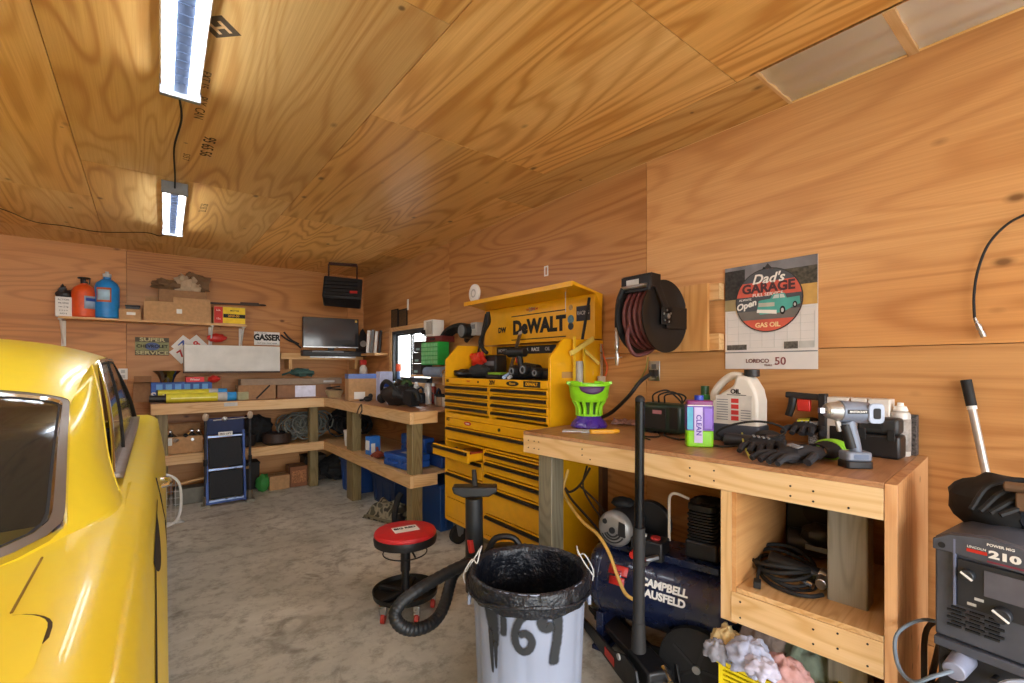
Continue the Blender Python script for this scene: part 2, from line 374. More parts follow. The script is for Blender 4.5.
# ------------------------------------------------------------------ ceiling lights
def shop_light(x0, y0, x1, y1, z, label, e=14):
    a = Vector((x0, y0, 0)); b = Vector((x1, y1, 0)); Ln = (b-a).length; ang = math.atan2(b.y-a.y, b.x-a.x)-PI/2
    t = thing('shop_light', label, 'light', (x0, y0, z), ang, 'LED shop lights on the ceiling')
    m = MB(); m.prism([(-.07, .0), (-.075, .012), (-.035, .05), (.035, .05), (.075, .012), (.07, 0)], 0, Ln, 'xz'); m.build('housing', K('lamp_housing', '#d8d9da', .35, .3), t)
    for yy in (-.006, Ln-.004):
        m = MB(); m.bx(-.077, .077, yy-.012, yy+.014, -.034, .05); m.build('end_cap', M_grey, t, .002)
    em = K('led_tube', '#ffffff', .4, emit='#eef6ff', estr=e)
    for sx in (-.044, .044):
        m = MB(); m.cyl((sx, .012, -.012), (sx, Ln-.012, -.012), .0165, n=12); m.build('tube_lamp', em, t)
    m = MB(); m.bx(-.026, .026, .01, Ln-.01, -.012, -.001)
    for i in range(18): m.bx(-.024, .024, .05+i*(Ln-.1)/18, .055+i*(Ln-.1)/18, -.015, -.012)
    m.build('diffuser_strip', K('lamp_strip', '#3f4a60', .4), t)
    return t
shop_light(.10, 1.40, .127, 2.60, ZC-.051, 'long LED shop light nearest the viewer, cut by the top of the photo')
shop_light(.165, 4.06, .20, 5.36, ZC-.051, 'small looking twin tube LED shop light farther back near the rear wall')
shop_light(1.3, -1.9, 1.3, -.7, ZC-.051, 'LED shop light above the garage door end of the room')  # added out of view behind the camera, only to fill the room with light
shop_light(-1.6, .9, -1.6, 2.1, ZC-.051, 'LED shop light above the far side of the yellow car')  # another added fixture outside the frame, there for its light
shop_light(-1.6, 4.0, -1.6, 5.2, ZC-.051, 'LED shop light above the front of the yellow car')  # invented third fixture, never in view, adds to the general light
m = MB(); m.tube([(.127, 2.62, 2.73), (.13, 2.75, 2.775), (.15, 3.0, 2.78), (.135, 3.4, 2.775), (.16, 3.9, 2.78), (.165, 4.04, 2.74)], .005, 6, 5)
tag(m.build('extension_cord', M_dark), 'thin black cord linking the two visible ceiling lights', 'cord')
m = MB(); pp = [U(px, py, z=2.778) for px, py in ((-8, 206), (10, 212), (35, 222), (65, 226), (100, 232), (145, 232.5), (160, 236))]
pp.append(Vector((.185, 5.40, 2.745))); m.tube(pp, .004, 6, 4)
tag(m.build('extension_cord', M_dark), 'thin wavy cord crossing the ceiling from left to the far light', 'cord')
# ================================================================== BACK / CORNER WORKBENCH
BZ = 1.10; BXF = 1.79; BYF = 6.06; SZ = .552
t = bench = thing('workbench', 'L-shaped pine workbench with lower shelf filling the back right corner', 'workbench', (BXF, BYF, 0))
def loc(v): return Vector(v)-Vector((BXF, BYF, 0))
ox, oy = BXF, BYF
def bxl(mb, x0, x1, y0, y1, z0, z1): mb.bx(x0-ox, x1-ox, y0-oy, y1-oy, z0, z1)
m = MB(); bxl(m, .07, 2.5, BYF+.003, YB-.004, BZ-.018, BZ); bxl(m, BXF+.003, 2.5, 3.64, BYF, BZ-.018, BZ); m.build('worktop', M_top, t)
m = MB(); bxl(m, .045, BXF, BYF-.035, BYF, BZ-.115, BZ-.002); bxl(m, .045, .069, BYF, YB-.004, BZ-.105, BZ-.002); m.build('front_rail', M_lumx, t, .003)
m = MB(); bxl(m, BXF-.035, BXF, 3.62, BYF-.036, BZ-.105, BZ-.002); m.build('front_rail', M_lum, t, .003)
m = MB(); bxl(m, BXF, 2.02, 3.62, 3.655, BZ-.105, BZ-.002); m.build('end_rail', M_lumx, t, .003)
m = MB(); bxl(m, -.02, 2.5, BYF+.003, YB-.004, SZ-.018, SZ); bxl(m, BXF+.003, 2.5, 3.66, BYF, SZ-.018, SZ); m.build('shelf', M_lum, t)
m = MB(); bxl(m, .12, BXF, BYF-.035, BYF, SZ-.10, SZ+.004); m.build('shelf_rail', M_lumx, t, .003)
m = MB(); bxl(m, BXF-.035, BXF, 3.62, BYF-.036, SZ-.10, SZ+.004); m.build('shelf_rail', M_lum, t, .003)
m = MB(); bxl(m, BXF, 2.02, 3.62, 3.655, SZ-.10, SZ+.004); m.build('shelf_rail', M_lumx, t, .003)
for (x, y) in ((1.60, 6.065), (1.795, 5.12), (1.795, 3.66), (.09, 6.07), (.09, 6.58), (2.38, 6.58)):
    m = MB(); bxl(m, x, x+.10, y, y+(.19 if y == 5.12 else .11), 0, BZ-.019); m.build('post', M_postg, t, .006)
m = MB(); p = U(224, 404.5, y=BYF-.036); m.bx(p.x-ox, p.x+.13-ox, BYF-.04-oy, BYF-.0355-oy, BZ-.055, BZ-.015); m.build('sticker', M_ltgrey, t)
# ================================================================== BACK WALL UPPER SHELF
sy0 = 6.40
pl, pr = U(58, 318, y=sy0), U(247, 327, y=sy0)
SHZ = 1.99
t = thing('wall_shelf', 'long thin wooden shelf on white brackets high on the back wall', 'shelf', (pl.x, sy0, SHZ))
W = pr.x-pl.x
m = MB(); m.bx(0, W, 0, YB-sy0-.004, -.022, 0); m.build('board', M_lumx, t, .002)
for px in (61, 212, 243):
    bxx = U(px, 335, y=sy0+.1).x-pl.x
    m = MB(); m.bx(bxx-.018, bxx+.018, YB-sy0-.012, YB-sy0-.004, -.29, -.023); m.bx(bxx-.018, bxx+.018, .04, YB-sy0-.012, -.03, -.0225)
    m.tube([(bxx, .05, -.03), (bxx, .18, -.16), (bxx, YB-sy0-.014, -.26)], .009, 6); m.build('bracket', M_white, t)
def onshelf(px): return U(px, 320, y=6.52).x
def bottle(name, label, cat, loc, prof, m0, caps=None, lab=None, group=None, rz=0):
    """turned vessel: body profile, optional cap profile and wrap label (z0,z1,r,material)"""
    t = thing(name, label, cat, loc, rz, group); MB().lathe(prof, n=24).build('body', m0, t)
    if caps: MB().lathe(caps[0], n=16).build('cap', caps[1], t)
    if lab:
        z0, z1, r, mm = lab[:4]; a0, a1 = (lab[4] if len(lab) > 4 else (-150, -30))
        g = MB(); g.grid(lambda u, v: ((r)*math.cos(math.radians(a0+(a1-a0)*u)), r*math.sin(math.radians(a0+(a1-a0)*u)), z0+(z1-z0)*v), 12, 1)
        g.build('label_sticker', mm, t, solid=.0008)
    return t
# orange and blue gas cylinders
x = onshelf(84)
t = bottle('gas_cylinder', 'orange gas cylinder with black valve on the upper wall shelf', 'gas cylinder', (x, 6.53, SHZ), [(.085, 0), (.098, .015), (.1, .05), (.1, .25), (.085, .305), (.05, .335), (.03, .345), (.03, .355)], K('orange_paint', '#e2561f', .4),
       None, (.09, .22, .1015, K('pale_blue_label', '#9fb2c8', .6), (-85, -20)))
m = MB(); m.lathe([(.03, .355), (.03, .375), (.014, .38), (.014, .41)], n=12)
for a in range(3): m.tube([(.04*math.cos(a*2.1), .04*math.sin(a*2.1), .35), (.045*math.cos(a*2.1), .045*math.sin(a*2.1), .41)], .006, 6)
m.tube([(.045*math.cos(a*.35), .045*math.sin(a*.35), .41) for a in range(18)], .008, 6, closed=True); m.build('valve', M_black, t)
m = MB(); m.grid(lambda u, v: (.1025*math.cos(math.radians(-78+50*u)), .1025*math.sin(math.radians(-78+50*u)), .17+.03*v), 8, 1); m.build('label_band', M_inkblue, t, solid=.0008)
x = onshelf(107)
t = bottle('gas_cylinder', 'blue gas cylinder with orange bordered label beside the orange one', 'gas cylinder', (x, 6.53, SHZ), [(.085, 0), (.1, .015), (.102, .04), (.102, .33), (.088, .375), (.05, .41), (.032, .42), (.032, .44)], K('sky_blue_paint', '#1e86cf', .4),
       ([(.032, .44), (.036, .445), (.036, .475), (.016, .48), (.016, .50)], M_ltgrey), (.17, .32, .1032, K('orange_label', '#d96a3a', .6), (-140, -68)))
m = MB(); m.grid(lambda u, v: (.1042*math.cos(math.radians(-134+60*u)), .1042*math.sin(math.radians(-134+60*u)), .19+.11*v), 8, 1); m.build('label_panel', K('blue_label', '#a9cbe0', .6), t, solid=.0008)
# white can box with black contents
x = onshelf(64)
t = thing('canister', 'white printed canister with crumpled black bag on top, left end of wall shelf', 'canister', (x, 6.53, SHZ))
m = MB(); m.bx(-.062, .062, -.05, .05, 0, .2); m.build('body', M_tagw, t, .006)
m = MB(); m.ball((0, 0, .225), (.062, .05, .05), noise=.6, nf=9); m.ball((-.01, 0, .27), (.03, .03, .05), noise=.7, nf=9, seed=4); m.build('bag', M_black, t)
for i in range(5): text(('ACTION', 'PROPRE', 'net 2 kg', 'x o x o', 'NO 4')[i], .022, M_ink, t, (0, -.0512, .17-.035*i))
def carton(name, label, loc, sz, rz=0, mm=None, open_top=False, tape=True, cat='cardboard box', group=None, flaps=None):
    """cardboard carton, base at loc, tape seam and optionally opened flaps"""
    mm = mm or M_card; w, d, h = sz
    t = thing(name, label, cat, loc, rz, group)
    m = MB()
    if not open_top: m.bx(-w/2, w/2, -d/2, d/2, 0, h)
    else:
        k = .005; m.bx(-w/2, w/2, -d/2, d/2, 0, k)
        m.bx(-w/2, w/2, -d/2, -d/2+k, k, h); m.bx(-w/2, w/2, d/2-k, d/2, k, h); m.bx(-w/2, -w/2+k, -d/2+k, d/2-k, k, h); m.bx(w/2-k, w/2, -d/2+k, d/2-k, k, h)
    m.build('body', mm, t, .003)
    if open_top:
        fl = flaps or ((-1, .9), (1, .5))
        for s, a in fl:
            m = MB(); hh = d*.45; m.box((0, s*(d/2+math.cos(a)*hh/2), h+math.sin(a)*hh/2), (w*.98, hh, .004), (s*a, 0, 0)); m.build('flap', mm, t)
    elif tape:
        m = MB(); m.bx(-w/2-.001, w/2+.001, -.025, .025, h-.0005, h+.0008); m.bx(-w/2-.0012, -w/2-.0002, -.025, .025, h*.7, h); m.bx(w/2+.0002, w/2+.0012, -.025, .025, h*.7, h); m.build('tape', K('packing_tape', '#a87f50', .25), t)
    return t
a, b = U(118, 322, y=6.45).x, U(142, 322, y=6.45).x
t = carton('cardboard_box', 'small cardboard box with white label beside the blue cylinder', ((a+b)/2, 6.54, SHZ), (b-a-.012, .17, .115)); MB().bx(-.03, .045, -.0865, -.0852, .05, .08).build('label_sticker', M_tagw, t)
m = MB(); m.bx(-.06, .06, -.05, .05, 0, .035); m.bx(-.065, .065, -.055, .055, .0355, .047)
o = m.build('battery', [M_black], bevel=.004, loc=(b+.005, 6.56, SHZ+.1155)); o.location.x = (a+b)/2+.02
tag(o, 'flat black block on the small cardboard box on the wall shelf', 'battery')
a, b = U(143.5, 324, y=6.42).x, U(211.5, 326, y=6.42).x
t = carton('cardboard_box', 'long wide cardboard box with lifted front flap on the wall shelf', ((a+b)/2, 6.55, SHZ), (b-a-.01, .26, .215), open_top=True, flaps=((1, 1.3),))
m = MB(); w = b-a; m.box((w*.2, -.137, .19), (w*.56, .006, .16), (.1, 0, 0)); m.build('flap', M_card, t)
m = MB(); m.bx(-.02, .03, -.142, -.1395, .09, .14); m.build('tape', M_tagw, t)
c0 = ((a+b)/2+.06, 6.56, SHZ+.02)
m = MB(); m.bx(-.24, .21, -.09, .09, 0, .34); t = thing('paper_bag', 'crumpled brown kraft paper and carton inside the long box', 'paper', c0)
m.build('inner_carton', M_card2, t, .004)
m = MB(); m.ball((-.14, 0, .39), (.14, .08, .06), noise=.9, nf=8, n=20); m.ball((.1, .02, .43), (.14, .07, .12), noise=.9, nf=8, seed=3, n=20); m.build('crumpled_paper', K('kraft_paper', '#7b5c3e', .9), t, smooth=20)
m = MB(); m.ball((.02, -.02, .39), (.13, .06, .12), noise=.8, nf=10, seed=8, n=20); m.build('torn_wrap', K('pale_wrap', '#b9a184', .8), t, smooth=20)
a, b = U(213, 324, y=6.42).x, U(246, 324, y=6.42).x
t = carton('product_carton', 'yellow, red and white printed motor part box at right end of wall shelf', ((a+b)/2, 6.52, SHZ), (b-a-.01, .2, .21), tape=False)
w = b-a-.01
MB().bx(-w/2+.006, -w/2+w*.28, -.1015, -.1002, .01, .2).build('label_panel', M_inkred, t); MB().bx(-w/2+w*.29, w/2-.004, -.1015, -.1002, .01, .2).build('label_panel', K('label_yellow', '#e8c41c', .6), t)
MB().bx(-w/2+w*.3, w/2-.004, -.1025, -.1016, .075, .12).build('label_bar', M_ink, t); text('20W-50', .035, M_yel, t, (w*.12, -.103, .097), bold=.02); text('MOTOR', .025, M_ink, t, (w*.15, -.1025, .16), bold=.02); text('LLL', .03, M_tagw, t, (-w*.35, -.1025, .16)); text('12x', .03, M_tagw, t, (-w*.35, -.1025, .06))
m = MB(); p0, p1 = U(210, 297.5, y=6.5), U(262, 293, y=6.5); zz = SHZ+.243; p0.z = zz; p1.z = zz+.02
m.box((p0+p1)/2, ((p1-p0).length, .03, .02), (0, -.03, 0)); m.box(p0.lerp(p1, .75)+Vector((0, 0, .015)), (.2, .03, .02), (0, -.03, 0)); m.ball(p1, (.05, .02, .014))
tag(m.build('scraper_bar', K('dark_wood', '#3f2c1f', .6)), 'long dark bar lying across the boxes, pointing right past the shelf', 'tool')
# ------------------------------------------------------------------ wall signs
def on_back(px, py): return U(px, py, y=YB-.004)
def sign(name, label, px0, py0, px1, py1, mm, cat='sign', th=.006):
    a, b = on_back(px0, py0), on_back(px1, py1); w, h = abs(b.x-a.x), abs(a.z-b.z)
    t = thing(name, label, cat, ((a.x+b.x)/2, YB-.004-th, (a.z+b.z)/2))
    MB().bx(-w/2, w/2, 0, th, -h/2, h/2).build('panel', mm, t, .001); return t, w, h
t, w, h = sign('metal_sign', 'olive and grey tin service station sign on the back wall', 135, 337, 169, 355.5, K('olive_tin', '#8d8f62', .6, scale=25))
for s in (1, -1): MB().bx(-w/2, w/2, -.0015, -.0002, s*h*.37-h*.13, s*h*.37+h*.13).build('band', K('sign_brown', '#5d5340', .7, scale=20), t)
text('SUPER', h*.27, K('sign_cream', '#c9c08f', .7), t, (0, -.0025, h*.37), bold=.03, sx=1.5); text('SERVICE', h*.27, K('sign_cream', '#c9c08f', .7), t, (0, -.0025, -h*.37), bold=.03, sx=1.5)
MB().prism([(w*.22*math.cos(i*PI/12), h*.22*math.sin(i*PI/12)) for i in range(24)], -.002, -.0002, 'xz').build('emblem', K('sign_blue', '#4b5f92', .6), t)
text('CHEVROLET', h*.24, M_ink, t, (0, -.003, 0), bold=.03, sx=1.05)
for k, (px, py, rot, s) in enumerate(((183, 345, .7, 'N'), (197, 344.5, -.75, '8'), (181, 354, -.7, '7'))):
    p = on_back(px, py); t = thing('card_sign', ('white card shaped sign with dark letter, tilted, left one of the pair', 'white card shaped sign with red figure, tilted, right one of the pair', 'white card shaped sign half hidden behind the long pale panel')[k], 'sign', (p.x, YB-.012-.004*k, p.z), (0, rot, 0))
    MB().bx(-.075, .075, 0, .003, -.09, .09).build('panel', M_tagw, t); text(s, .11, (M_inkblue, M_inkred, M_inkred)[k], t, (0, -.001, 0), bold=.03)
t, w, h = sign('gasser_sign', 'small white sign reading GASSER in bold black letters', 254, 331.5, 279.5, 345.5, M_tagw)
text('GASSER', h*.62, M_ink, t, (0, -.0015, .06*h), bold=.05, sx=.84); text('HOT ROD SPEED SHOP', h*.13, M_ink, t, (0, -.0015, -h*.36)); text('AUTHENTIC', h*.12, M_ink, t, (-w*.2, -.0015, h*.4))
p = on_back(123, 374); t = thing('wall_outlet', 'white double wall socket low on the back wall above the car hood', 'socket', (p.x, YB-.01, p.z))
MB().bx(-.04, .04, 0, .006, -.06, .06).build('plate', M_white, t, .002)
for s in (-1, 1): MB().bx(-.018, .018, -.003, 0, s*.028-.018, s*.028+.018).build('socket', M_ltgrey, t, .003)
m = MB(); p = U(217, 338, y=6.6); m.ball(p, (.10, .03, .05), noise=.3)
tag(m.build('plastic_tub', M_red), 'rounded red object half hidden behind the long pale panel', 'tub')
# ------------------------------------------------------------------ second shelf with TV
ty0 = 6.42; TZ = 1.655
a, b = U(281, 352, y=ty0).x, 2.40
t = thing('wall_shelf', 'pine shelf under the television in the back corner', 'shelf', (a, ty0, TZ))
m = MB(); m.bx(0, b-a, .02, YB-ty0-.004, -.02, 0); m.build('board', M_lumx, t, .002)
m = MB(); m.bx(0, b-a, 0, .0195, -.075, .005); m.build('front_rail', M_lumx, t, .002)
for q in (.1, .95): MB().bx(q, q+.035, .03, YB-ty0-.004, -.2, -.021).build('bracket', M_lumz, t)
a, b = U(304, 350, y=6.47), U(358.5, 350, y=6.47); w = b.x-a.x
tv = thing('television', 'flat screen television on the corner shelf reflecting a ceiling light', 'television', ((a.x+b.x)/2, 6.50, TZ), -.12)
h = .405; z0 = .09
m = MB(); m.bx(-w/2, w/2, 0, .05, z0, z0+h); m.build('casing', M_black, tv, .006)
MB().bx(-w/2+.012, w/2-.012, -.002, -.0002, z0+.02, z0+h-.012).build('screen', K('screen_glass', '#23282e', .12, var=.02, coat=.5), tv)
MB().bx(-w/2+.004, w/2-.004, -.004, -.0003, z0, z0+.014).build('trim_strip', M_steel, tv)
MB().bx(w/2-.05, w/2-.02, -.004, -.0022, z0+h-.05, z0+h-.02).build('sticker', K('gold_sticker', '#d8b04a', .5), tv)
m = MB(); m.bx(-.04, .04, .01, .04, .012, z0); m.bx(-.16, .16, -.03, .09, .0, .012); m.build('stand', M_black, tv, .003)
m = MB(); m.bx(-.42, .42, -.05, .05, 0, .075); t = thing('soundbar', 'long low black soundbar in front of the television', 'speaker', (tv.location.x+.0, 6.405, TZ+.006), 0); 
t.location.z = TZ-.03
t.location.y = 6.36
m.build('body', M_black, t, .01); MB().bx(-.30, .1, -.0515, -.0502, .05, .07).build('display', M_grey, t)
MB().bx(-.3, .3, .051, .058, -.02, .03).build('bracket', M_steel, t)
# corner clutter right of tv
p = U(364, 335, y=6.55); t = thing('wall_clock', 'black novelty lantern clock hanging in the corner right of the television', 'clock', (p.x, 6.6, TZ+.02))
m = MB(); m.prism([(-.09, 0), (.09, 0), (.1, .18), (0, .36), (-.1, .18)], -.02, .03, 'xz'); m.build('body', M_black, t, .01)
MB().cyl((0, -.027, .14), (0, -.021, .14), .045, n=20).build('dial', M_ltgrey, t)
m = MB(); m.bx(2.33, XR-.002, 5.82, 6.40, TZ-.02, TZ+.01); tag(m.build('wall_shelf', M_lum), 'short pine ledge on the right wall between the television and the window', 'shelf')
t = thing('paper_stack', 'upright folded papers and white tubes leaning in the corner', 'papers', (2.40, 6.06, TZ+.0105), (0, .08, -.7))
for i in range(4): MB().bx(-.09+.05*i, -.055+.05*i, -.02+.01*i, .02, 0, .3+.015*(i % 2)).build('sheet', (M_tagw, M_grey, M_tagw, M_black)[i], t)
m = MB()
for i, pts in enumerate(([(281, 335), (288, 340), (295, 343), (301, 348)], [(284, 332), (290, 339), (299, 344)])):
    m.tube([U(px, py, y=6.62) for px, py in pts], .011, 6, 4)
tag(m.build('antenna_cable', M_dark), 'bent black cable sticking up left of the television', 'cable')
m = MB(); 
# ceiling heater
p = U(343, 290, d=5.85)
ht = thing('unit_heater', 'black garage heater hung from the ceiling in the back corner', 'heater', (p.x, p.y, ZC), -.35); ht.scale = (.98, .92, .88)
m = MB(); m.box((0, 0, -.42), (.46, .36, .32), (-.25, .06, 0)); m.build('body', M_black, ht, .02)
for i in range(6): MB().box((-.02, -.205+.012*i-.03, -.54+.05*i), (.40, .012, .012), (-.5, 0, 0)).build('louver', K('dark_grey_metal', '#2c2e30', .4, .6), ht)
MB().box((.13, -.215, -.44), (.09, .006, .035), (-.25, 0, 0)).build('badge', M_red, ht)
m = MB(); m.tube([(-.17, 0, -.34), (-.17, 0, -.03), (.17, 0, -.03), (.17, 0, -.34)], .014, 6); m.bx(-.17, .17, -.02, .02, -.03, -.001); m.build('hanging_bracket', K('rusty_steel', '#45291f', .7, .4), ht)
# ================================================================== ON THE BACK BENCH TOP
# long pale sheet metal box resting on cartons
a, b = U(184, 360, y=6.30), U(280, 360, y=6.30); w = b.x-a.x; zt = U(230, 345.5, y=6.30).z; zb = U(230, 373, y=6.30).z
t = thing('sheet_metal_duct', 'long pale galvanised panel box lying across the cartons on the back bench', 'duct', ((a.x+b.x)/2, 6.30, zb))
MB().bx(-w/2, w/2, 0, .16, .02, zt-zb).build('body', K('galvanised', '#c4c0b8', .5, .25, scale=6, var=.1), t, .004)
MB().bx(-w/2, w/2, -.004, .16, 0, .0195).build('lip', K('brown_edge', '#4a3527', .6), t)
# cartons under it
def row_carton(name, label, px0, px1, pyt, pyb, y, dep, mm=None, **kw):
    a, b = U(px0, pyb, y=y), U(px1, pyb, y=y); zt = U((px0+px1)/2, pyt, y=y).z; zb = kw.pop('zb', BZ)
    return carton(name, label, ((a.x+b.x)/2, y+dep/2, zb+.001), (b.x-a.x-.006, dep, zt-zb-.002), mm=mm, **kw), b.x-a.x, zt-zb
row_carton('cardboard_box', 'brown carton under the left half of the pale duct', 186, 222, 376, 390, 6.33, .25, M_card2)
t, w, h = row_carton('cardboard_box', 'brown carton with dark diagonal strap in the stack under the duct', 238, 276, 385, 397, 6.20, .22, M_card2)
MB().box((.06, -.112, h*.5), (.018, .003, h*1.25), (0, .75, 0)).build('strap', M_ink, t)
t, w, h = row_carton('cardboard_box', 'wide dark brown carton with white sheet taped on its front', 277, 331, 384.5, 397.5, 6.19, .24, K('carton_dark', '#8a6448', .8))
MB().bx(-w*.18, w*.2, -.1225, -.1205, h*.05, h*.92).build('label_sheet', K('label_lilac', '#dcdcec', .7), t)
a, b = U(241, 380, y=6.2), U(342, 380, y=6.2); zt = U(290, 375.5, y=6.2).z; z1 = BZ+h+.0
t = thing('plank_box', 'long flat grey-brown box lying on top of the carton row', 'box', ((a.x+b.x)/2, 6.33, max(U(277, 385, y=6.20).z, z1)+.001), 0)
MB().bx(-(b.x-a.x)/2, (b.x-a.x)/2, -.12, .1, 0, .075).build('body', K('taupe_box', '#8f7a66', .8), t, .003); MB().bx((b.x-a.x)*.3, (b.x-a.x)*.42, -.1215, -.1202, .02, .045).build('label_sticker', M_ltgrey, t)
m = MB(); m.ball(U(302, 372.5, y=6.3), (.13, .07, .05), noise=.5, nf=8); m.tube([U(282, 375, y=6.3), U(292, 371.5, y=6.3), U(312, 376, y=6.3)], .012)
tag(m.build('work_glove', K('green_cloth', '#31504a', .8)), 'dark green glove lying on the long flat box', 'glove')
t, w, h = row_carton('cardboard_box', 'plain brown carton at the left end of the bench behind the car', 133, 152, 383, 404, 6.42, .2, M_card2, open_top=True, flaps=((-1, .15), (1, .9)))
# blue long box, yellow tubes, red pack, reflector shade
a, b = U(151, 395, y=6.22), U(213, 395, y=6.22); zt = U(180, 382.5, y=6.22).z
t = thing('product_carton', 'long blue and white printed carton on the left of the back bench', 'box', ((a.x+b.x)/2, 6.40, BZ+.001)); w = b.x-a.x; h = zt-BZ
MB().bx(-w/2, w/2, -.08, .08, 0, h).build('body', K('carton_blue', '#2a58ad', .5), t, .003)
for i in range(6): MB().bx(-w*.42+i*w*.15, -w*.42+i*w*.15+w*.10, -.082, -.0802, h*.62, h*.9).build('label_panel', K('label_sky', '#5fa0e0', .5), t)
text('S', h*.5, M_tagw, t, (-w*.46, -.082, h*.3), bold=.03)
for k, (px0, px1, z, y) in enumerate(((158, 228, .115, 6.16), (166, 236, .052, 6.12))):
    a, b = U(px0, 392, y=y), U(px1, 392, y=y); zz = BZ+(.05 if k else .052); yy = y-.0+(0 if k else .10)
    t = thing('wrapped_tube', ('yellow wrapped tube lying behind its twin on the bench', 'yellow wrapped tube with black end lying at the bench edge')[k], 'tube', (a.x, yy, zz+(.035 if not k else 0)))
    Lx = b.x-a.x; MB().cyl((0, 0, 0), (Lx*.72, 0, 0), .05, n=14).build('body', K('tube_yellow', '#d9cf2e', .5), t); MB().cyl((Lx*.72, 0, 0), (Lx*.86, 0, 0), .0505, n=14).build('band', M_ltgrey, t)
    MB().cyl((Lx*.86, 0, 0), (Lx, 0, 0), .0505, n=14).build('band', K('tube_blue', '#2a8fd0', .5), t)
    m = MB(); m.cyl((-.012, 0, 0), (0, 0, 0), .047, n=14)
    if k: m.cyl((-.14, 0, 0), (-.012, 0, -.004), .036, n=10)
    m.build('end_cap', M_black, t); MB().bx(.04, Lx*.7, -.0515, -.0495, -.006, .006).build('stripe', K('tube_pale', '#efe89a', .6), t)
a, b = U(186, 380, y=6.27), U(203.5, 380, y=6.27)
t = thing('product_pack', 'red pack with pale lettering on the long blue carton', 'box', ((a.x+b.x)/2, 6.285, U(180, 382.5, y=6.22).z+.002)); MB().bx(-.085, .085, -.05, .05, 0, .055).build('body', K('pack_red', '#d32f37', .5), t, .004); text('Winner', .03, M_tagw, t, (0, -.051, .028), bold=.02)
p = U(214, 379, y=6.3); m = MB(); m.ball((p.x, p.y, p.z+.0), (.06, .05, .04), noise=.3); o = m.build('funnel', M_red); tag(o, 'small red plastic piece right of the red pack', 'funnel')
p = U(167, 382, y=6.33); t = thing('lamp_shade', 'flared chrome shade standing upside down on the blue carton', 'lamp shade', (p.x, 6.33, U(180, 382.5, y=6.22).z+.002))
MB().lathe([(.06, 0), (.065, .03), (.085, .08), (.13, .125), (.126, .125), (.08, .08), (.058, .03), (.055, .004)], n=24, fn=lambda a, h: 1+.02*math.sin(a*14)).build('shade', K('smoked_chrome', '#8b8582', .2, 1), t); MB().lathe([(.05, 0), (.05, .02), (.0, .02)], n=16).build('base', M_black, t)
row_carton('cardboard_box', 'small pale green sided carton at the end of the yellow tubes', 237, 249, 392, 398, 6.16, .1, K('olive_carton', '#a5a27c', .8), tape=False)
# ================================================================== RIGHT LEG OF CORNER BENCH, TOP
p0 = U(343, 393, z=BZ); 
t = carton('cardboard_box', 'tall parcel box with blue printed tape on the corner bench', (1.98, 5.30, BZ+.001), (.36, .22, .30), rz=-.15, tape=False)
MB().bx(-.182, .182, -.112, .112, .25, .302).build('tape', K('tape_blue', '#5b77b8', .4), t); MB().bx(-.12, .0, -.1125, -.1112, .02, .10).build('label_sticker', M_tagw, t)
t = thing('mailer_box', 'white and blue narrow parcel standing right of the tall parcel box', 'box', (2.12, 5.02, BZ+.001), -.15)
MB().bx(-.07, .07, -.09, .09, 0, .33).build('body', K('parcel_lilac', '#bcc6ea', .6), t, .004); MB().bx(-.03, .03, -.0915, -.0902, .16, .24).build('label_sticker', M_inkblue, t)
m = MB(); m.tube([(-.045, -.092, .11), (-.01, -.092, .09), (.04, -.092, .115)], .005, 6, 4); m.build('arrow_print', M_inkblue, t)
t = thing('basket', 'small woven basket with rope on the corner bench', 'basket', (1.86, 5.95, BZ+.001)); MB().lathe([(.075, 0), (.11, .09), (.105, .09), (.07, .008)], n=24).build('body', K('rattan', '#a58e68', .8, scale=60, bump=.3), t)
m = MB(); [m.tube([(.09*math.cos(i), .09*math.sin(i), .09+.01*i) for i in [k*.7+j for k in range(7)]], .008) for j in range(2)]; m.build('rope', M_dark, t)
m = MB(); m.ball((0, 0, .03), (.05, .035, .03)); m.ball((.03, 0, .06), (.025, .025, .03)); m.cyl((-.05, 0, .02), (-.09, 0, .02), .012); o = m.build('spray_trigger', M_black, loc=(1.93, 5.02, BZ)); tag(o, 'small black nozzle on the corner bench in front of the parcel', 'nozzle')
# black helmet-like tool bag
t = thing('tool_bag', 'black open topped tool bag with loop handle at the corner bench edge', 'tool bag', (1.99, 4.36, BZ+.001), -PI/2); t.scale = (1.3, 1.15, 1.45)
m = MB(); m.ball((0, 0, .075), (.21, .12, .075), 24, 12, noise=.25, nf=6); m.ball((.02, .03, .10), (.15, .08, .07), 20, 10, noise=.5, nf=8, seed=4); m.build('body', M_black, t)
m = MB(); m.tube([(-.18, -.06, .05), (-.13, -.09, .13), (-.02, -.10, .165), (.09, -.09, .13), (.15, -.06, .07)], .016, 8, 5); m.tube([(.13, 0, .08), (.2, -.02, .10), (.29, 0, .10), (.30, .02, .05)], .024, 8, 4); m.box((.22, 0, .06), (.10, .09, .09), (0, .2, .2)); m.build('handle', M_dark, t)
m = MB(); m.ball((-.05, .02, .12), (.06, .05, .045)); m.build('roll', K('ochre_tape', '#8a6a3a', .6), t); m = MB(); m.ball((.08, .03, .13), (.05, .05, .05), noise=.3); m.build('cloth', K('dark_green_cloth', '#2c4a24', .7), t)
MB().ball((-.28, -.02, .035), (.06, .04, .035)).build('buckle', M_dark, t)
m = MB(); m.tube([(0, 0, 0), (.01, 0, -.06), (-.015, 0, -.11), (0, 0, -.15)], .008, 6, 4); m.tube([(0, 0, 0), (-.03, 0, -.05), (-.045, 0, -.1)], .006, 6, 4)
o = m.build('leather_strap', K('leather', '#4a3524', .7), loc=(BXF-.045, 4.72, BZ)); tag(o, 'brown strap hanging over the corner bench edge', 'strap')
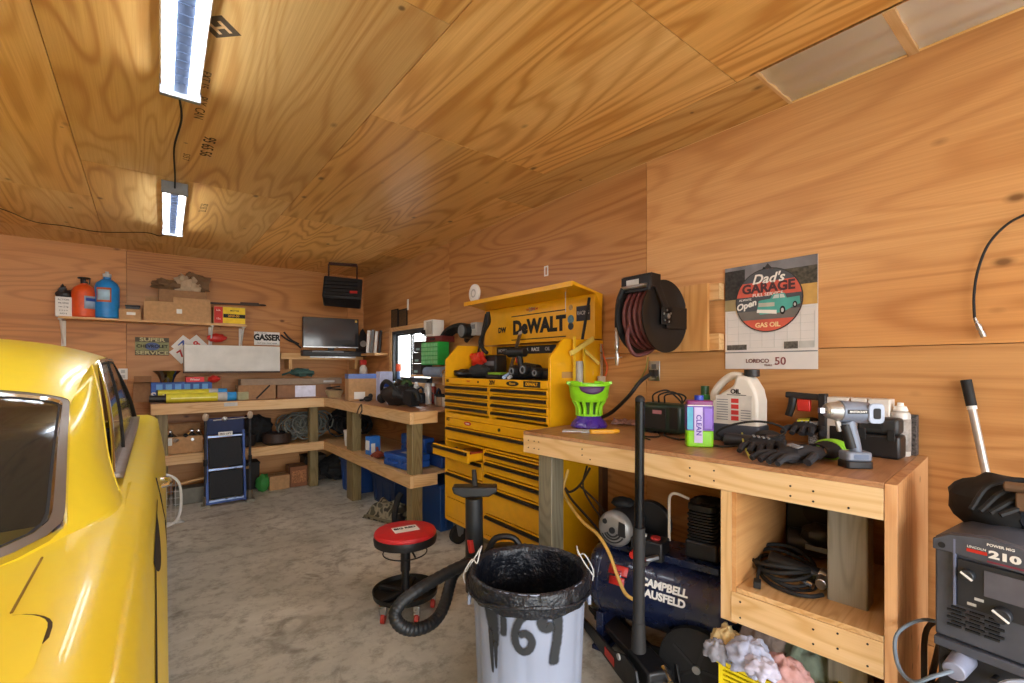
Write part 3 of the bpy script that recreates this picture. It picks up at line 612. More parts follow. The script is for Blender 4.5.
# cans and bottles by the window: (y, x, kind, colour)
cans = [(5.10, 2.33, 'b', '#1f3f86', 'tall navy bottle beside the white-blue parcel'), (4.98, 2.40, 's', '#c9c9c9', 'silver spray can near the window sill, left of the grey can'),
        (4.83, 2.42, 's', '#7f8ea0', 'blue-grey spray can with white nozzle below the window'), (4.72, 2.36, 's', '#dcdad6', 'white can with dark cap below the window'), (4.52, 2.40, 'b', '#b9b6b2', 'pale bottle between the window and the red can'),
        (4.36, 2.38, 's', '#8c2f24', 'dark red spray can with white nozzle on the corner bench'), (4.16, 2.34, 'j', '#c9c4bc', 'pale jar right of the red can'), (4.02, 2.28, 'j', '#a08468', 'brown jar in front of the small red can group'),
        (3.9, 2.40, 's', '#5a5f66', 'dark grey can close to the yellow chest'), (4.62, 2.26, 'j', '#2b4a7a', 'small blue tub behind the black tool bag'), (4.95, 2.22, 'j', '#c5c2c0', 'small white tub behind the black tool bag')]
cans += [(5.22, 2.24, 's', '#4a5a70', 'slate can behind the parcel at the window sill'), (4.86, 2.30, 's', '#b04a3a', 'brick red can among the white cans below the window'), (4.74, 2.24, 'b', '#e2e0da', 'white squeeze bottle behind the black tool bag'),
         (4.28, 2.28, 's', '#d9d9d6', 'white can right beside the dark red spray can'), (4.10, 2.42, 'b', '#6d5a44', 'brown bottle against the wall below the paper roll'), (3.94, 2.30, 'j', '#d8d4cc', 'white jar nearest the yellow chest'), (5.4, 2.40, 'b', '#98a8b8', 'pale blue bottle at the far end of the window sill'),
         (4.44, 2.28, 'j', '#3a3f48', 'charcoal jar between the bottle and the dark red can')]
for y, x, k, c, lb in cans:
    mm = K('can_'+c[1:], c, .35, .2)
    if k == 's': bottle('spray_can', lb, 'spray can', (x, y, BZ+.001), [(.031, 0), (.033, .004), (.033, .16), (.028, .175), (.014, .18)], mm, ([(.014, .18), (.015, .2), (.012, .21)], M_white))
    elif k == 'b': bottle('bottle', lb, 'bottle', (x, y, BZ+.001), [(.04, 0), (.042, .01), (.042, .15), (.03, .19), (.015, .21)], mm, ([(.016, .21), (.018, .215), (.018, .24)], M_black))
    else: bottle('jar', lb, 'jar', (x, y, BZ+.001), [(.045, 0), (.048, .01), (.048, .09)], mm, ([(.05, .09), (.05, .108)], M_dark))
t = thing('adhesive_tube', 'blue and red tube standing in front of the window glass', 'tube', (2.42, 5.30, BZ+.001)); MB().cyl((0, 0, 0), (0, 0, .33), .03, .02).build('body', K('tube_steel_blue', '#5b7ba8', .4), t); MB().cyl((0, 0, .33), (0, 0, .42), .035, .03).build('cap', K('cap_orange', '#e0542a', .5), t)
t = thing('spray_bottle', 'white and red spray bottle hanging between television shelf and window', 'bottle', (2.36, 6.3, 1.33)); MB().lathe([(.05, 0), (.055, .02), (.05, .14), (.02, .18)]).build('body', M_tagw, t); m = MB(); m.bx(-.05, .04, -.02, .02, .18, .25); m.build('trigger', M_red, t, .006)
m = MB(); m.bx(-.02, .14, -.1, .1, -.02, 0); o = m.build('wall_ledge', M_lumx, loc=(2.36, 6.3, 1.329)); tag(o, 'small ledge holding the spray bottle in the back corner', 'shelf')
m = MB()
for i in range(9):
    a = i*.7; m.tube([(2.3+.05*math.cos(a), 5.3-.13*i, BZ+.02), (2.36, 5.25-.13*i, BZ+.06+.05*(i % 3)), (2.42, 5.2-.12*i, BZ+.02)], .012, 6, 4)
tag(m.build('hose_bundle', K('dark_blue_hose', '#232a3c', .5)), 'tangle of dark hoses and cords along the window sill', 'hoses')
# wall mounted organiser, white carton, case, paper roll on right wall
Y = 4.02
t = thing('parts_organizer', 'bright green cabinet of tiny clear drawers hung on the right wall', 'organizer', (2.30, 4.30, U(432, 365, x=2.30).z), -PI/2)
W = .36; H = .235
MB().bx(-W/2, W/2, .004, .13, 0, H).build('body', M_green, t, .003)
for i in range(6):
    for j in range(5): MB().bx(-W/2+.012+i*.057, -W/2+.06+i*.057, -.004, .0035, .012+j*.044, .048+j*.044).build('drawer', K('drawer_pale', '#7fc98a', .4), t)
z2 = t.location.z+H
t = thing('tool_case', 'dark red case on top of the green organizer', 'case', (2.33, 4.28, z2+.001), -PI/2); MB().bx(-.16, .17, 0, .16, 0, .06).build('body', K('maroon', '#6a241f', .5), t, .006); MB().bx(-.05, .05, -.006, 0, .02, .04).build('latch', M_black, t)
t = carton('product_carton', 'white printed carton on top of the dark red case', (2.38, 4.35, z2+.063), (.20, .13, .17), rz=-PI/2, mm=M_tagw, tape=False)
MB().bx(-.11, -.02, -.0865, -.0852, .02, .07).build('label_panel', M_ink, t); MB().bx(.0, .11, -.0865, -.0852, .02, .15).build('label_panel', K('label_taupe', '#a8a296', .7), t)
t = thing('paper_roll', 'grey blue roll on a wall holder below the green organizer', 'paper roll', (2.36, 4.27, U(425, 376, x=2.36).z+.045)); MB().cyl((0, .19, 0), (0, -.17, 0), .055, n=20).build('roll', K('roll_blue', '#8d9db4', .7), t); MB().cyl((0, -.171, 0), (0, -.18, 0), .028, n=16).build('core', M_card2, t)
m = MB(); m.cyl((0, -.2, 0), (0, .22, 0), .012); m.bx(0, XR-2.362, -.2, -.19, -.012, .012); m.bx(0, XR-2.362, .21, .22, -.012, .012); m.build('holder', M_steel, t)
for k, (yy, zz) in enumerate(((4.66, 1.645), (4.69, 1.522), (4.71, 1.399))):
    t = thing('drill_case', ('top', 'middle', 'bottom')[k]+' of three dark cases stacked left of the green organizer', 'case', (2.36, yy, zz), -PI/2); MB().bx(-.11, .10, 0, .13, 0, .12).build('body', K('case_charcoal', '#35302f', .5), t, .008); MB().bx(-.05, .03, -.004, 0, .02, .045).build('label_sticker', K('label_teal', '#8fb3b0', .6), t)
m = MB(); m.bx(2.34, XR-.002, 4.1, 4.80, 1.375, 1.398); m.bx(2.34, XR-.002, 4.07, 4.10, 1.30, 1.42)
tag(m.build('wall_shelf', M_lum), 'narrow ledge carrying dark cases beside the window', 'shelf')
# hung black hoses above chest left
m = MB()
for j in range(4): m.tube([U(px, py, x=2.40+.02*j) for px, py in ((443+j, 352-j*2), (441+2*j, 340), (447+2*j, 330+j), (459, 325+j*2), (470, 328+j*2), (466, 338+j))], .022, 8, 5)
tag(m.build('black_hose_coil', M_dark), 'thick black hoses hung on the wall left of the yellow chest', 'hose')
t = thing('work_lamp', 'black and silver lamp head hung on the wall among the black hoses', 'lamp', U(466, 331, x=2.38), (0, 0, -PI/2)); m = MB(); m.cyl((0, -.05, 0), (0, .06, 0), .07, n=16); m.build('housing', M_black, t, .006); MB().cyl((0, -.056, 0), (0, -.05, 0), .055, n=16).build('lens', M_grey, t)
t = thing('holder_box', 'grey plastic holder on the wall just left of the raised lid', 'holder', U(477, 329, x=2.44), (0, 0, -PI/2)); MB().bx(-.05, .05, -.04, .05, -.06, .06).build('body', M_ltgrey, t, .006)
MB().bx(-.03, .03, -.045, -.041, .0, .04).build('face_plate', M_grey, t)
# pictures beside window
for k, (px0, px1) in enumerate(((391.5, 398), (398.8, 407))):
    a, b = U(px0, 311, x=XR-.01), U(px1, 328, x=XR-.01)
    t = thing('small_picture', ('left', 'right')[k]+' one of two dark little pictures above the window', 'picture', (XR-.012, (a.y+b.y)/2, (a.z+b.z)/2), -PI/2); w = a.y-b.y; h = a.z-b.z
    MB().bx(-w/2+.01, w/2-.01, 0, .01, -h/2, h/2).build('panel', K('picture_dark', '#4f3a22', .6, scale=40, var=.5), t); 
    m = MB(); m.bx(-w/2, -w/2+.012, -.003, .01, -h/2-.01, h/2+.01); m.bx(w/2-.012, w/2, -.003, .01, -h/2-.01, h/2+.01); m.bx(-w/2, w/2, -.003, .01, h/2, h/2+.012); m.build('frame', M_dark, t)
m = MB(); a = U(407.5, 305, x=XR-.01); m.bx(a.x, XR-.001, a.y-.015, a.y+.015, a.z-.06, a.z+.07); tag(m.build('sensor', M_white), 'narrow white strip sensor on the wall above the window', 'sensor')
# ================================================================== SHELF AND FLOOR UNDER THE CORNER BENCH
a, b = U(166, 455, y=6.10), U(203, 455, y=6.10); z = U(185, 437, y=6.10).z
t = carton('cardboard_box', 'open carton of metal parts on the lower shelf behind the car', ((a.x+b.x)/2, 6.25, SZ+.005), (b.x-a.x, .26, z-SZ), open_top=True, flaps=((1, 1.2),))
for s in (0,): MB().bx(-.16, -.11, -.1325, -.1305, .09, .17).build('label_sticker', M_tagw, t)
for i in range(9):
    p = Vector((t.location.x-.17+.04*i, 6.14+.03*(i % 3), z-.03)); lb = 'metal bits heaped in the open carton on the lower shelf'
    m = MB(); m.cyl((-.04, 0, 0), (.04, 0, .04*(i % 3)), .016, n=8); m.ball((.04, 0, .04*(i % 3)), .024, 8, 6)
    o = m.build('metal_fitting', (M_steel, M_dark, M_chrome)[i % 3], loc=p, rz=i*1.3); tag(o, lb, 'fitting', 'metal fittings heaped in the open carton')
for k, (px, r, c, lb) in enumerate(((244, .12, '#2d2522', 'black round cooker pot on the lower shelf behind the blue creeper'), (277, .16, '#3c2a20', 'wide dark brown basket on the lower shelf right of the creeper'))):
    p = U(px, 440, y=6.22); t = thing('basket', lb, 'basket', (p.x, 6.22, SZ+.006)); m = MB(); m.lathe([(r*.85, 0), (r, .02), (r, .12), (r*1.04, .125), (r*.95, .13), (r*.93, .03)], n=28); m.build('body', K('basket_'+c[1:], c, .6, scale=50, bump=.3), t)
    m = MB(); [m.tube([(r*.7*math.cos(j+i), r*.7*math.sin(j+i), .11+.02*math.sin(i*3+j)) for i in (0, .8, 1.7, 2.6)], .014, 6, 4) for j in range(5)]; m.build('cord', M_dark, t)
m = MB(); random.seed(3)
for i in range(44):
    cx = random.uniform(1.40, 1.82); r = random.uniform(.05, .15); zc = SZ+.16+random.uniform(-.03, .08)
    m.tube([(cx+r*math.cos(j*.63), 6.36+.16*math.sin(i*2.1)+.04*math.sin(j*.63), zc+r*.95*math.sin(j*.63)) for j in range(10)], .010, 6, closed=True)
tag(m.build('cord_coils', K('grey_cord', '#6d6e66', .6)), 'grey coiled cords heaped on the lower shelf in the corner', 'cords')
m = MB()
for i in range(30):
    cx = random.uniform(1.95, 2.35); r = random.uniform(.06, .14)
    m.tube([(cx+r*math.cos(j*.63), 6.2+.12*math.sin(i*2.1)+.04*math.sin(j*.63), SZ+.17+r*.95*math.sin(j*.63)) for j in range(10)], .011, 6, closed=True)
tag(m.build('cord_coils', M_dark), 'black coiled cords heaped deep in the corner of the lower shelf', 'cords')
t = bottle('bucket', 'white tub on the lower shelf between the two front posts', 'tub', (1.93, 5.50, SZ+.006), [(.085, 0), (.1, .17), (.096, .17), (.08, .01)], M_white, ([(.103, .165), (.103, .18), (0, .182)], M_white))
t = thing('product_carton', 'blue and white upright carton on the lower shelf by the middle post', 'box', (1.90, 4.80, SZ+.006), .1); MB().bx(-.06, .06, -.05, .05, 0, .19).build('body', K('carton_azure', '#2f74c8', .5), t, .003); MB().bx(-.045, .0, -.052, -.0502, .02, .12).build('label_panel', M_tagw, t)
MB().bx(-.0615, -.0602, -.04, .04, .05, .15).build('label_panel', M_tagw, t)
t = thing('clamp', 'reddish brown clamp heap on the lower shelf in front of the blue case', 'clamp', (1.86, 4.56, SZ+.006)); m = MB(); m.tube([(-.05, .05, .02), (0, 0, .06), (.05, -.05, .03)], .016, 8, 3); m.tube([(-.03, -.06, .02), (0, 0, .05), (.02, .08, .09)], .014, 8, 3); m.ball((0, 0, .03), (.05, .06, .03), noise=.3); m.build('jaws', K('rust_red', '#7c3520', .6), t)
def toolcase(label, loc, sz, rz, mm=None, lab=True):
    w, d, h = sz; t = thing('tool_case', label, 'case', loc, rz); mm = mm or M_blue
    MB().bx(-w/2, w/2, -d/2, d/2, 0, h*.52).build('base_shell', mm, t, .012); MB().bx(-w/2, w/2, -d/2, d/2, h*.53, h).build('lid_shell', mm, t, .012)
    for s in (-1, 1): MB().bx(s*w*.3-.02, s*w*.3+.02, -d/2-.008, -d/2-.0005, h*.35, h*.7).build('latch', mm, t, .003)
    m = MB(); m.tube([(-.06, -d/2-.002, h*.45), (-.06, -d/2-.035, h*.45), (.06, -d/2-.035, h*.45), (.06, -d/2-.002, h*.45)], .008); m.build('handle', mm, t)
    if lab: MB().bx(-.05, .05, -.035, .035, h+.0005, h+.0015).build('label_sticker', M_ltgrey, t)
    return t
toolcase('blue plastic tool case with paper label, lying at the shelf edge', (1.93, 4.05, SZ+.006), (.40, .26, .12), -PI/2+.1)
toolcase('blue plastic case standing upright behind the labelled blue case', (2.14, 4.25, SZ+.006), (.5, .12, .24), -PI/2, lab=False)
toolcase('dark blue case with gold corner between end post and yellow chest', (2.28, 3.86, SZ+.006), (.34, .3, .20), 0, K('navy_plastic', '#173a78', .4), lab=False)
def tote(label, loc, sz, rz, mm):
    w, d, h = sz; t = thing('storage_tote', label, 'tote', loc, rz)
    m = MB(); k = .88; m.add([(-w/2*k, -d/2*k, 0), (w/2*k, -d/2*k, 0), (w/2*k, d/2*k, 0), (-w/2*k, d/2*k, 0), (-w/2, -d/2, h), (w/2, -d/2, h), (w/2, d/2, h), (-w/2, d/2, h)], [(0, 3, 2, 1), (4, 5, 6, 7), (0, 1, 5, 4), (1, 2, 6, 5), (2, 3, 7, 6), (3, 0, 4, 7)])
    for s in (-.3, 0, .3): m.bx(w*s-.012, w*s+.012, -d/2*.97-.004, -d/2*.9, h*.1, h*.9)
    m.build('body', mm, t, .01); m = MB(); m.bx(-w/2-.015, w/2+.015, -d/2-.015, d/2+.015, h+.001, h+.03); m.build('lid', mm, t, .008); return t
mt = K('tote_blue', '#1d4684', .45); tote('blue storage tote under the bench behind the corner post', (2.05, 5.55, 0), (.42, .36, .36), -PI/2, mt); tote('dark blue storage tote under the bench between middle and end posts', (2.18, 4.75, 0), (.62, .40, .30), -PI/2, K('tote_navy', '#14305c', .5)); tote('blue tote under the bench end right beside the yellow chest', (2.24, 3.86, 0), (.36, .42, .40), 0, mt)
p = U(336, 470, y=5.4); m = MB(); [m.tube([(1.86, 5.44-.05*i, .18+.02*i), (1.845, 5.42-.05*i, .26), (1.86, 5.46-.05*i, .30)], .006, 6, 4) for i in range(3)]
tag(m.build('cord_tie', M_tagw), 'white cord ties on the side of the blue tote by the corner post', 'cord')
t = thing('camo_bag', 'crumpled camouflage cloth bag on the floor beneath the bench', 'bag', (1.88, 4.35, 0), -1.2)
def cam(u, v):
    x = (u-.5)*.46; y = (v-.5)*.26; r = max(0, 1-(2*u-1)**4)*max(0, 1-(2*v-1)**4); return (x, y, .001+.21*r*(.75+.35*mnoise.noise(Vector((u*4, v*4, 2)))))
mc, nt, bb = nt_new('camo'); tc = N(nt, 'ShaderNodeTexCoord'); nn = N(nt, 'ShaderNodeTexNoise', Scale=14., Detail=1.); L(nt, tc.outputs['Object'], nn.inputs['Vector'])
cr = ramp(nt, nn.outputs['Fac'], [(.42, lin('#3b352a')), (.46, lin('#7c7660')), (.55, lin('#9a9078')), (.62, lin('#4c4a3a'))]); L(nt, cr, bb.inputs['Base Color']); bb.inputs['Roughness'].default_value = .9
m = MB(); m.grid(cam, 26, 18); m.build('body', mc, t, smooth=180)
m = MB(); m.tube([(-.2, -.12, .02), (-.1, -.16, .05), (.05, -.165, .04), (.2, -.12, .02)], .013, 8, 4); m.build('strap', K('khaki_strap', '#6f6850', .8), t)
m = MB(); m.tube([(1.83, 4.02, .01), (1.80, 4.03, .12), (1.84, 4.05, .25), (1.88, 4.06, .30)], .03, 8, 4); m.ball((1.84, 4.03, .06), (.06, .05, .06), noise=.4); tag(m.build('soft_bag', M_dark), 'small black soft bag beside the end post under the bench', 'bag')
m = MB(); m.ball((2.2, 6.45, SZ+.19), (.24, .18, .18), 26, 14, noise=.4, nf=8); tag(m.build('duffel_bag', K('soot_cloth', '#1f1f20', .85)), 'black duffel bag at the very back corner of the lower shelf', 'bag')
m = MB(); m.ball((1.05, 6.45, SZ+.17), (.20, .15, .16), 26, 14, noise=.4, nf=8, seed=3); tag(m.build('duffel_bag', K('soot_cloth', '#1f1f20', .85)), 'dark lumpy bag behind the round pot on the lower shelf', 'bag')
m = MB(); m.ball((2.05, 6.30, .17), (.26, .22, .17), 26, 14, noise=.4, nf=8, seed=5); tag(m.build('duffel_bag', K('soot_cloth', '#1f1f20', .85)), 'dark sack on the floor beneath the bench behind the corner post', 'bag')
for k, (x, w_, c) in enumerate(((.95, .30, '#2a2622'), (1.75, .26, '#33291f'))):
    t = thing('storage_box', ('dark box on the floor under the bench behind the blue creeper', 'dark box on the floor behind the patterned carton and corner post')[k], 'box', (x, 6.50, 0)); MB().bx(-w_/2, w_/2, -.12, .12, 0, .30).build('body', K('box_'+c[1:], c, .7), t, .006); MB().bx(-w_/2-.006, w_/2+.006, -.126, .126, .301, .325).build('lid', K('box_'+c[1:], c, .7), t, .004)
# grey block, cartons, green item under back bench
m = MB(); p0, p1 = U(172, 505, z=0), U(206, 510, z=0); m.bx(-.28, .28, -.1, .1, 0, .17); o = m.build('storage_box', K('grey_block', '#77766c', .8), bevel=.008, loc=(.52, 6.22, 0)); tag(o, 'long grey box on the floor under the bench left of the creeper', 'box')
t = carton('cardboard_box', 'small tan carton on the floor under the bench beside the green bag', (1.28, 6.27, 0), (.22, .22, .17), mm=M_card)
t = carton('cardboard_box', 'patterned brown carton on the floor left of the corner post', (1.50, 6.30, 0), (.20, .24, .25), mm=K('carton_umber', '#8a5a3c', .8))
MB().bx(-.08, .08, -.1215, -.1202, .05, .2).build('label_panel', K('carton_print', '#a87048', .8, scale=60, var=.5), t)
m = MB(); m.ball((1.11, 6.22, .10), (.08, .08, .10), noise=.35); o = m.build('garden_bag', K('leaf_green', '#3b8a3e', .6)); tag(o, 'green crumpled bag on the floor right of the creeper', 'bag')
m = MB(); m.cyl((.30, 6.12, .23), (.95, 6.10, .33), .016); o = m.build('wooden_handle', M_lumx); tag(o, 'thin wooden handle leaning low under the back bench', 'handle')
# ================================================================== BLUE CREEPER standing against the bench
pb0, pb1 = U(222.5, 512, z=0.01), U(254, 505, z=0.01)
cr = thing('mechanic_creeper', 'blue framed roll-under creeper with black padded bed, stood upright at the bench', 'creeper', ((pb0.x+pb1.x)/2-.075, 5.84, 0), (-.12, 0, .05)); cr.scale = (.95, 1, .92)
w = .185
m = MB()
for s in (-1, 1): m.bx(s*w-.014, s*w+.014, -.014, .014, .02, .86)
m.bx(-w, w, -.016, .012, .03, .065); m.build('frame', K('creeper_blue', '#27437e', .35, .3), cr, .004)
for z in (.065, .42, .80): MB().bx(-w+.014, w-.014, -.018, .010, z-.012, z+.012).build('crossbar', K('creeper_bar', '#8fa2c4', .3, .6), cr, .003)
for z0, z1 in ((.09, .40), (.44, .78)): MB().bx(-w+.02, w-.02, -.012, .02, z0, z1).build('bed_panel', K('black_mesh', '#24262a', .8, scale=90, var=.4, bump=.4), cr, .008)
MB().box((0, -.0, .92), (2*w+.02, .05, .20), (.25, 0, 0)).build('headrest', K('creeper_pad', '#22305a', .5), cr, .015)
MB().bx(-.07, .07, -.026, -.0185, .80, .85).build('label_plate', M_white, cr); text('PRO LIFT', .028, M_ink, cr, (0, -.027, .825), bold=.02)
MB().cyl((-.12, -.05, .99), (.22, -.05, 1.0), .007).build('rod', M_steel, cr); MB().ball((-.01, -.05, 1.0), .03, 10, 8).build('wing_nut', M_steel, cr)
for k, (px, lb) in enumerate(((205.5, 'thin dark jack stand pole with chrome ends left of the creeper'), (250, 'thin dark pole with chrome ends right of the creeper'))):
    p = U(px, (512, 506)[k], y=5.86); t = thing('support_pole', lb, 'pole', (p.x, 5.86, 0), (0, 0, 0)); t.scale = (1, 1, .97)
    m = MB(); m.cyl((0, 0, .06), (0, 0, 1.0), .014, n=10); m.build('shaft', K('pole_grey', '#4a4c52', .35, .7), t)
    MB().ball((0, 0, .98), (.03, .03, .045), 12, 8).build('top_knob', K('ivory_knob', '#b9a58e', .4), t)
    m = MB(); m.bx(-.04, .04, -.06, .05, 0, .03); m.cyl((0, 0, .03), (0, 0, .12), .026, n=10); m.build('foot', K('brass_foot', '#8a8270', .35, .6), t)
    MB().cyl((0, 0, .45), (0, 0, .52), .02, n=10).build('collar', M_dark, t)
# white wire grille beside the car
t = thing('wire_grille', 'white rounded wire grille stand on the floor beside the car door', 'wire rack', (.085, 5.3, 0), -.25)
m = MB(); W = .17; H = .50
m.tube([(-W, 0, .03), (-W, 0, H-.1), (-W+.1, 0, H), (W-.1, 0, H), (W, 0, H-.1), (W, 0, .13), (W-.1, 0, .03)], .012, 8, 6, closed=True); m.build('rim', M_white, t)
m = MB(); [m.cyl((-W+.03+i*.035, 0, .04), (-W+.03+i*.035, 0, H-.03), .0025, n=5) for i in range(9)]; [m.cyl((-W, .003, .1+i*.06), (W, .003, .1+i*.06), .0025, n=5) for i in range(6)]; m.build('mesh', M_ltgrey, t)
m = MB(); m.tube([(-W, 0, .035), (-W, .16, .012), (W, .16, .012), (W, 0, .08)], .01, 8); m.build('foot', M_white, t)
# ================================================================== YELLOW TOOL CHEST (front x=2.0, y 2.15..3.46)
CHX = 2.0; CY0, CY1 = 3.46, 2.15; CW = CY0-CY1; CD = XR-.012-CHX
BL = K('handle_black', '#17130f', .35, .3)
t = cab = thing('tool_cabinet', 'yellow rolling tool cabinet with black drawer pulls and one open drawer', 'tool cabinet', (CHX, CY0, 0), -PI/2)
Z0, Z1 = .20, 1.08
# carcase as walls so the open drawer shows its inside
m = MB(); m.bx(0, .03, .0, CD, Z0, Z1); m.bx(CW-.03, CW, 0, CD, Z0, Z1); m.bx(.03, CW-.03, CD-.02, CD, Z0, Z1); m.bx(.03, CW-.03, 0, CD-.02, Z1-.02, Z1); m.bx(.03, CW-.03, 0, CD-.02, Z0, Z0+.03); m.bx(.565, .60, .0, CD-.02, Z0+.03, .875); m.bx(.03, CW-.03, .0, CD-.02, .862, .875)
m.build('carcase', M_yel, t, .003)
def drawer(par, x0, x1, z0, z1, out=0, name='drawer', pull=True, dep=.42):
    m = MB(); g = .003
    m.bx(x0+g, x1-g, -out-.004, -out+.016, z0+g, z1-g)
    if out: m.bx(x0+.02, x1-.02, -out+.016, -out+dep, z0+.01, z0+.016); m.bx(x0+.02, x0+.026, -out+.016, -out+dep, z0+.016, z1-.03); m.bx(x1-.026, x1-.02, -out+.016, -out+dep, z0+.016, z1-.03)
    d = m.build(name, M_yel, par, .002)
    if pull:
        h = .026; z = z1-.012-h; m = MB(); m.prism([(-out-.005, z), (-out-.026, z+.004), (-out-.024, z+h*.75), (-out-.012, z+h), (-out-.005, z+h)], x0+.012, x1-.012, 'yz'); m.build('pull', BL, d, .002)
        MB().bx(x0+.016, x1-.016, -out-.0275, -out-.0255, z+.005, z+.010).build('pull_trim', K('pull_brown', '#5a4632', .3, .5), d)
    return d
drawer(t, .03, CW-.03, .885, .995)           # wide top drawer
MB().bx(.03, CW-.03, -.004, .012, .998, Z1-.022).build('top_fascia', M_yel, t, .002)
text('HD', .035, M_ink, t, (.06, -.006, 1.045), bold=.02)
o = MB().prism([(.36+.05*math.cos(i*PI/10), 1.035+.016*math.sin(i*PI/10)) for i in range(20)], -.0058, -.0042, 'xz').build('badge', M_inkred, t); text('TOOLS', .016, M_tagw, t, (.36, -.0065, 1.035), name='badge_lettering', bold=.02)
MB().cyl((.78, -.012, 1.03), (.78, -.004, 1.03), .012, n=12).build('lock', BL, t)
dr = drawer(t, .03, .565, .765, .86, out=.13)
m = MB(); [m.cyl((.08+.06*i, -.09, .80), (.09+.06*i, .03, .80+.01*(i % 2)), .012, n=8) for i in range(8)]; m.build('drawer_contents', K('sockets', '#77706a', .35, .8), dr)
MB().bx(.50, .535, -.08, .02, .80, .84).build('drawer_box_red', K('socket_tray_red', '#a43a24', .5), dr)
drawer(t, .03, .565, .62, .76); drawer(t, .03, .565, .395, .615)
m = MB(); m.bx(.035, .560, -.004, .012, .235, .39); m.build('lower_door', M_yel, t, .002)
zz = [.86, .79, .705, .615]
drawer(t, .60, CW-.03, .79, .858); drawer(t, .60, CW-.03, .70, .787); drawer(t, .60, CW-.03, .60, .697); drawer(t, .60, CW-.03, .395, .597); drawer(t, .60, CW-.03, .235, .392)
for (x, y) in ((.10, .07), (CW-.1, .07), (.1, CD-.07), (CW-.1, CD-.07)):
    m = MB(); m.cyl((x-.022, y, .075), (x+.022, y, .075), .075, n=20); c = m.build('caster', M_dark, t); m = MB(); m.prism([(y-.04, .198), (y+.05, .198), (y+.03, .08), (y-.015, .07)], x-.03, x-.025, 'yz'); m.prism([(y-.04, .198), (y+.05, .198), (y+.03, .08), (y-.015, .07)], x+.025, x+.03, 'yz'); m.cyl((x-.03, y, .075), (x+.03, y, .075), .012, n=8); m.build('caster_fork', M_grey, c)
# top chest
t = chest = thing('tool_chest', 'yellow top chest with raised lid lettered in black, sitting on the cabinet', 'tool chest', (CHX, CY0, Z1+.001), -PI/2)
H1 = 1.392-Z1; HS = 1.54-Z1; HT = 1.665-Z1
m = MB()
for x0, x1 in ((0, .022), (CW-.022, CW)):
    m.prism([(0, 0), (CD, 0), (CD, HT), (.12, HT), (.0, HS)], x0, x1, 'yz')
m.bx(.022, CW-.022, CD-.02, CD, 0, HT); m.bx(.022, CW-.022, 0, CD-.02, 0, .02); m.bx(.022, CW-.022, .002, CD-.02, H1-.012, H1-.004)
m.bx(CW/2-.012, CW/2+.022, 0, .05, .02, H1-.055)
m.build('carcase', M_yel, t, .002)
MB().bx(.024, CW-.024, .01, CD-.022, H1-.004, H1-.001).build('tray_liner', M_black, t)
MB().bx(.024, CW-.024, -.004, .01, H1-.052, H1).build('top_fascia', M_yel, t, .002)
for i in range(4):
    z1 = H1-.055-i*.056; drawer(t, .022, CW/2-.012, z1-.056, z1); drawer(t, CW/2+.022, CW-.022, z1-.056, z1)
text('HD', .03, M_ink, t, (.055, -.005, H1-.026), bold=.02); text('MAX', .022, M_inkred, t, (.37, -.005, H1-.024)); MB().cyl((.51, -.01, H1-.026), (.51, -.004, H1-.026), .008, n=10).build('lock', BL, t)
text('20V', .045, M_ink, t, (.69, -.005, H1-.026), bold=.03); 
MB().prism([(.93+.07*math.cos(i*PI/10), H1-.026+.018*math.sin(i*PI/10)) for i in range(20)], -.0058, -.0042, 'xz').build('badge', M_ink, t); text('Klassen', .022, M_yel, t, (.93, -.0065, H1-.026), name='badge_lettering')
MB().bx(1.05, 1.22, -.0058, -.0042, H1-.046, H1-.006).build('badge', M_ink, t); text('DEWALT', .03, M_yel, t, (1.135, -.0065, H1-.026), name='badge_lettering', bold=.03)
MB().bx(CW+.0003, CW+.0012, .10, .20, .33, .37).build('side_label', K('side_sticker', '#b98c50', .6), t)
# lid: upright panel at the wall plus lip reaching forward
lz0, lz1 = 1.675-Z1, 1.985-Z1; ly = CD-.085
m = MB(); m.bx(.0, CW, ly, ly+.012, lz0, lz1)
m.prism([(ly+.012, lz0), (ly+.075, lz0+.0), (ly+.075, lz1), (ly+.012, lz1)], CW-.012, CW, 'yz')
lid = m.build('lid', M_yel, t, .002)
m = MB(); m.prism([(ly+.075, lz1-.012), (ly+.075, lz1), (.19, 2.045-Z1), (.19, 2.027-Z1), (.205, 2.027-Z1)], 0, CW, 'yz'); m.bx(0, CW, .188, .20, 2.01-Z1, 2.045-Z1); m.build('lid_lip', M_yel, lid, .002)
m = MB(); m.prism([(ly, lz1-.0), (ly+.07, lz0+.2), (ly+.075, lz1), (.192, 2.044-Z1), (.192, 2.02-Z1)], CW+.0005, CW+.006, 'yz'); m.build('lid_side', M_yel, lid)
MB().bx(.012, CW-.012, ly-.004, ly-.0005, lz0, lz0+.016).build('lid_rim', M_yel, lid)
text('DeWALT', .150, M_ink, lid, (CW*.550, ly-.0015, lz0+.125), (PI/2, 0, 0), bold=.055, sx=1.02)
for z in (.03, .225): MB().bx(CW*.30, CW*.79, ly-.0015, ly-.0003, lz0+z-.004, lz0+z+.004).build('logo_bar', M_ink, lid)
text('DW', .06, M_ink, lid, (CW*.2, ly-.0015, lz0+.12), bold=.05); text('XR LITHIUM', .026, M_inkred, lid, (CW*.5, ly-.0015, lz0+.262)); text('20V', .05, M_grey, lid, (CW*.5, ly-.0015, lz0+.262), bold=.0)
MB().bx(CW*.87, CW*.97, ly-.0016, ly-.0003, lz0+.13, lz0+.235).build('sticker', K('sticker_dark', '#2b2730', .6), lid); text('RACING', .038, M_ltgrey, lid, (CW*.92, ly-.0025, lz0+.185), sx=.8)
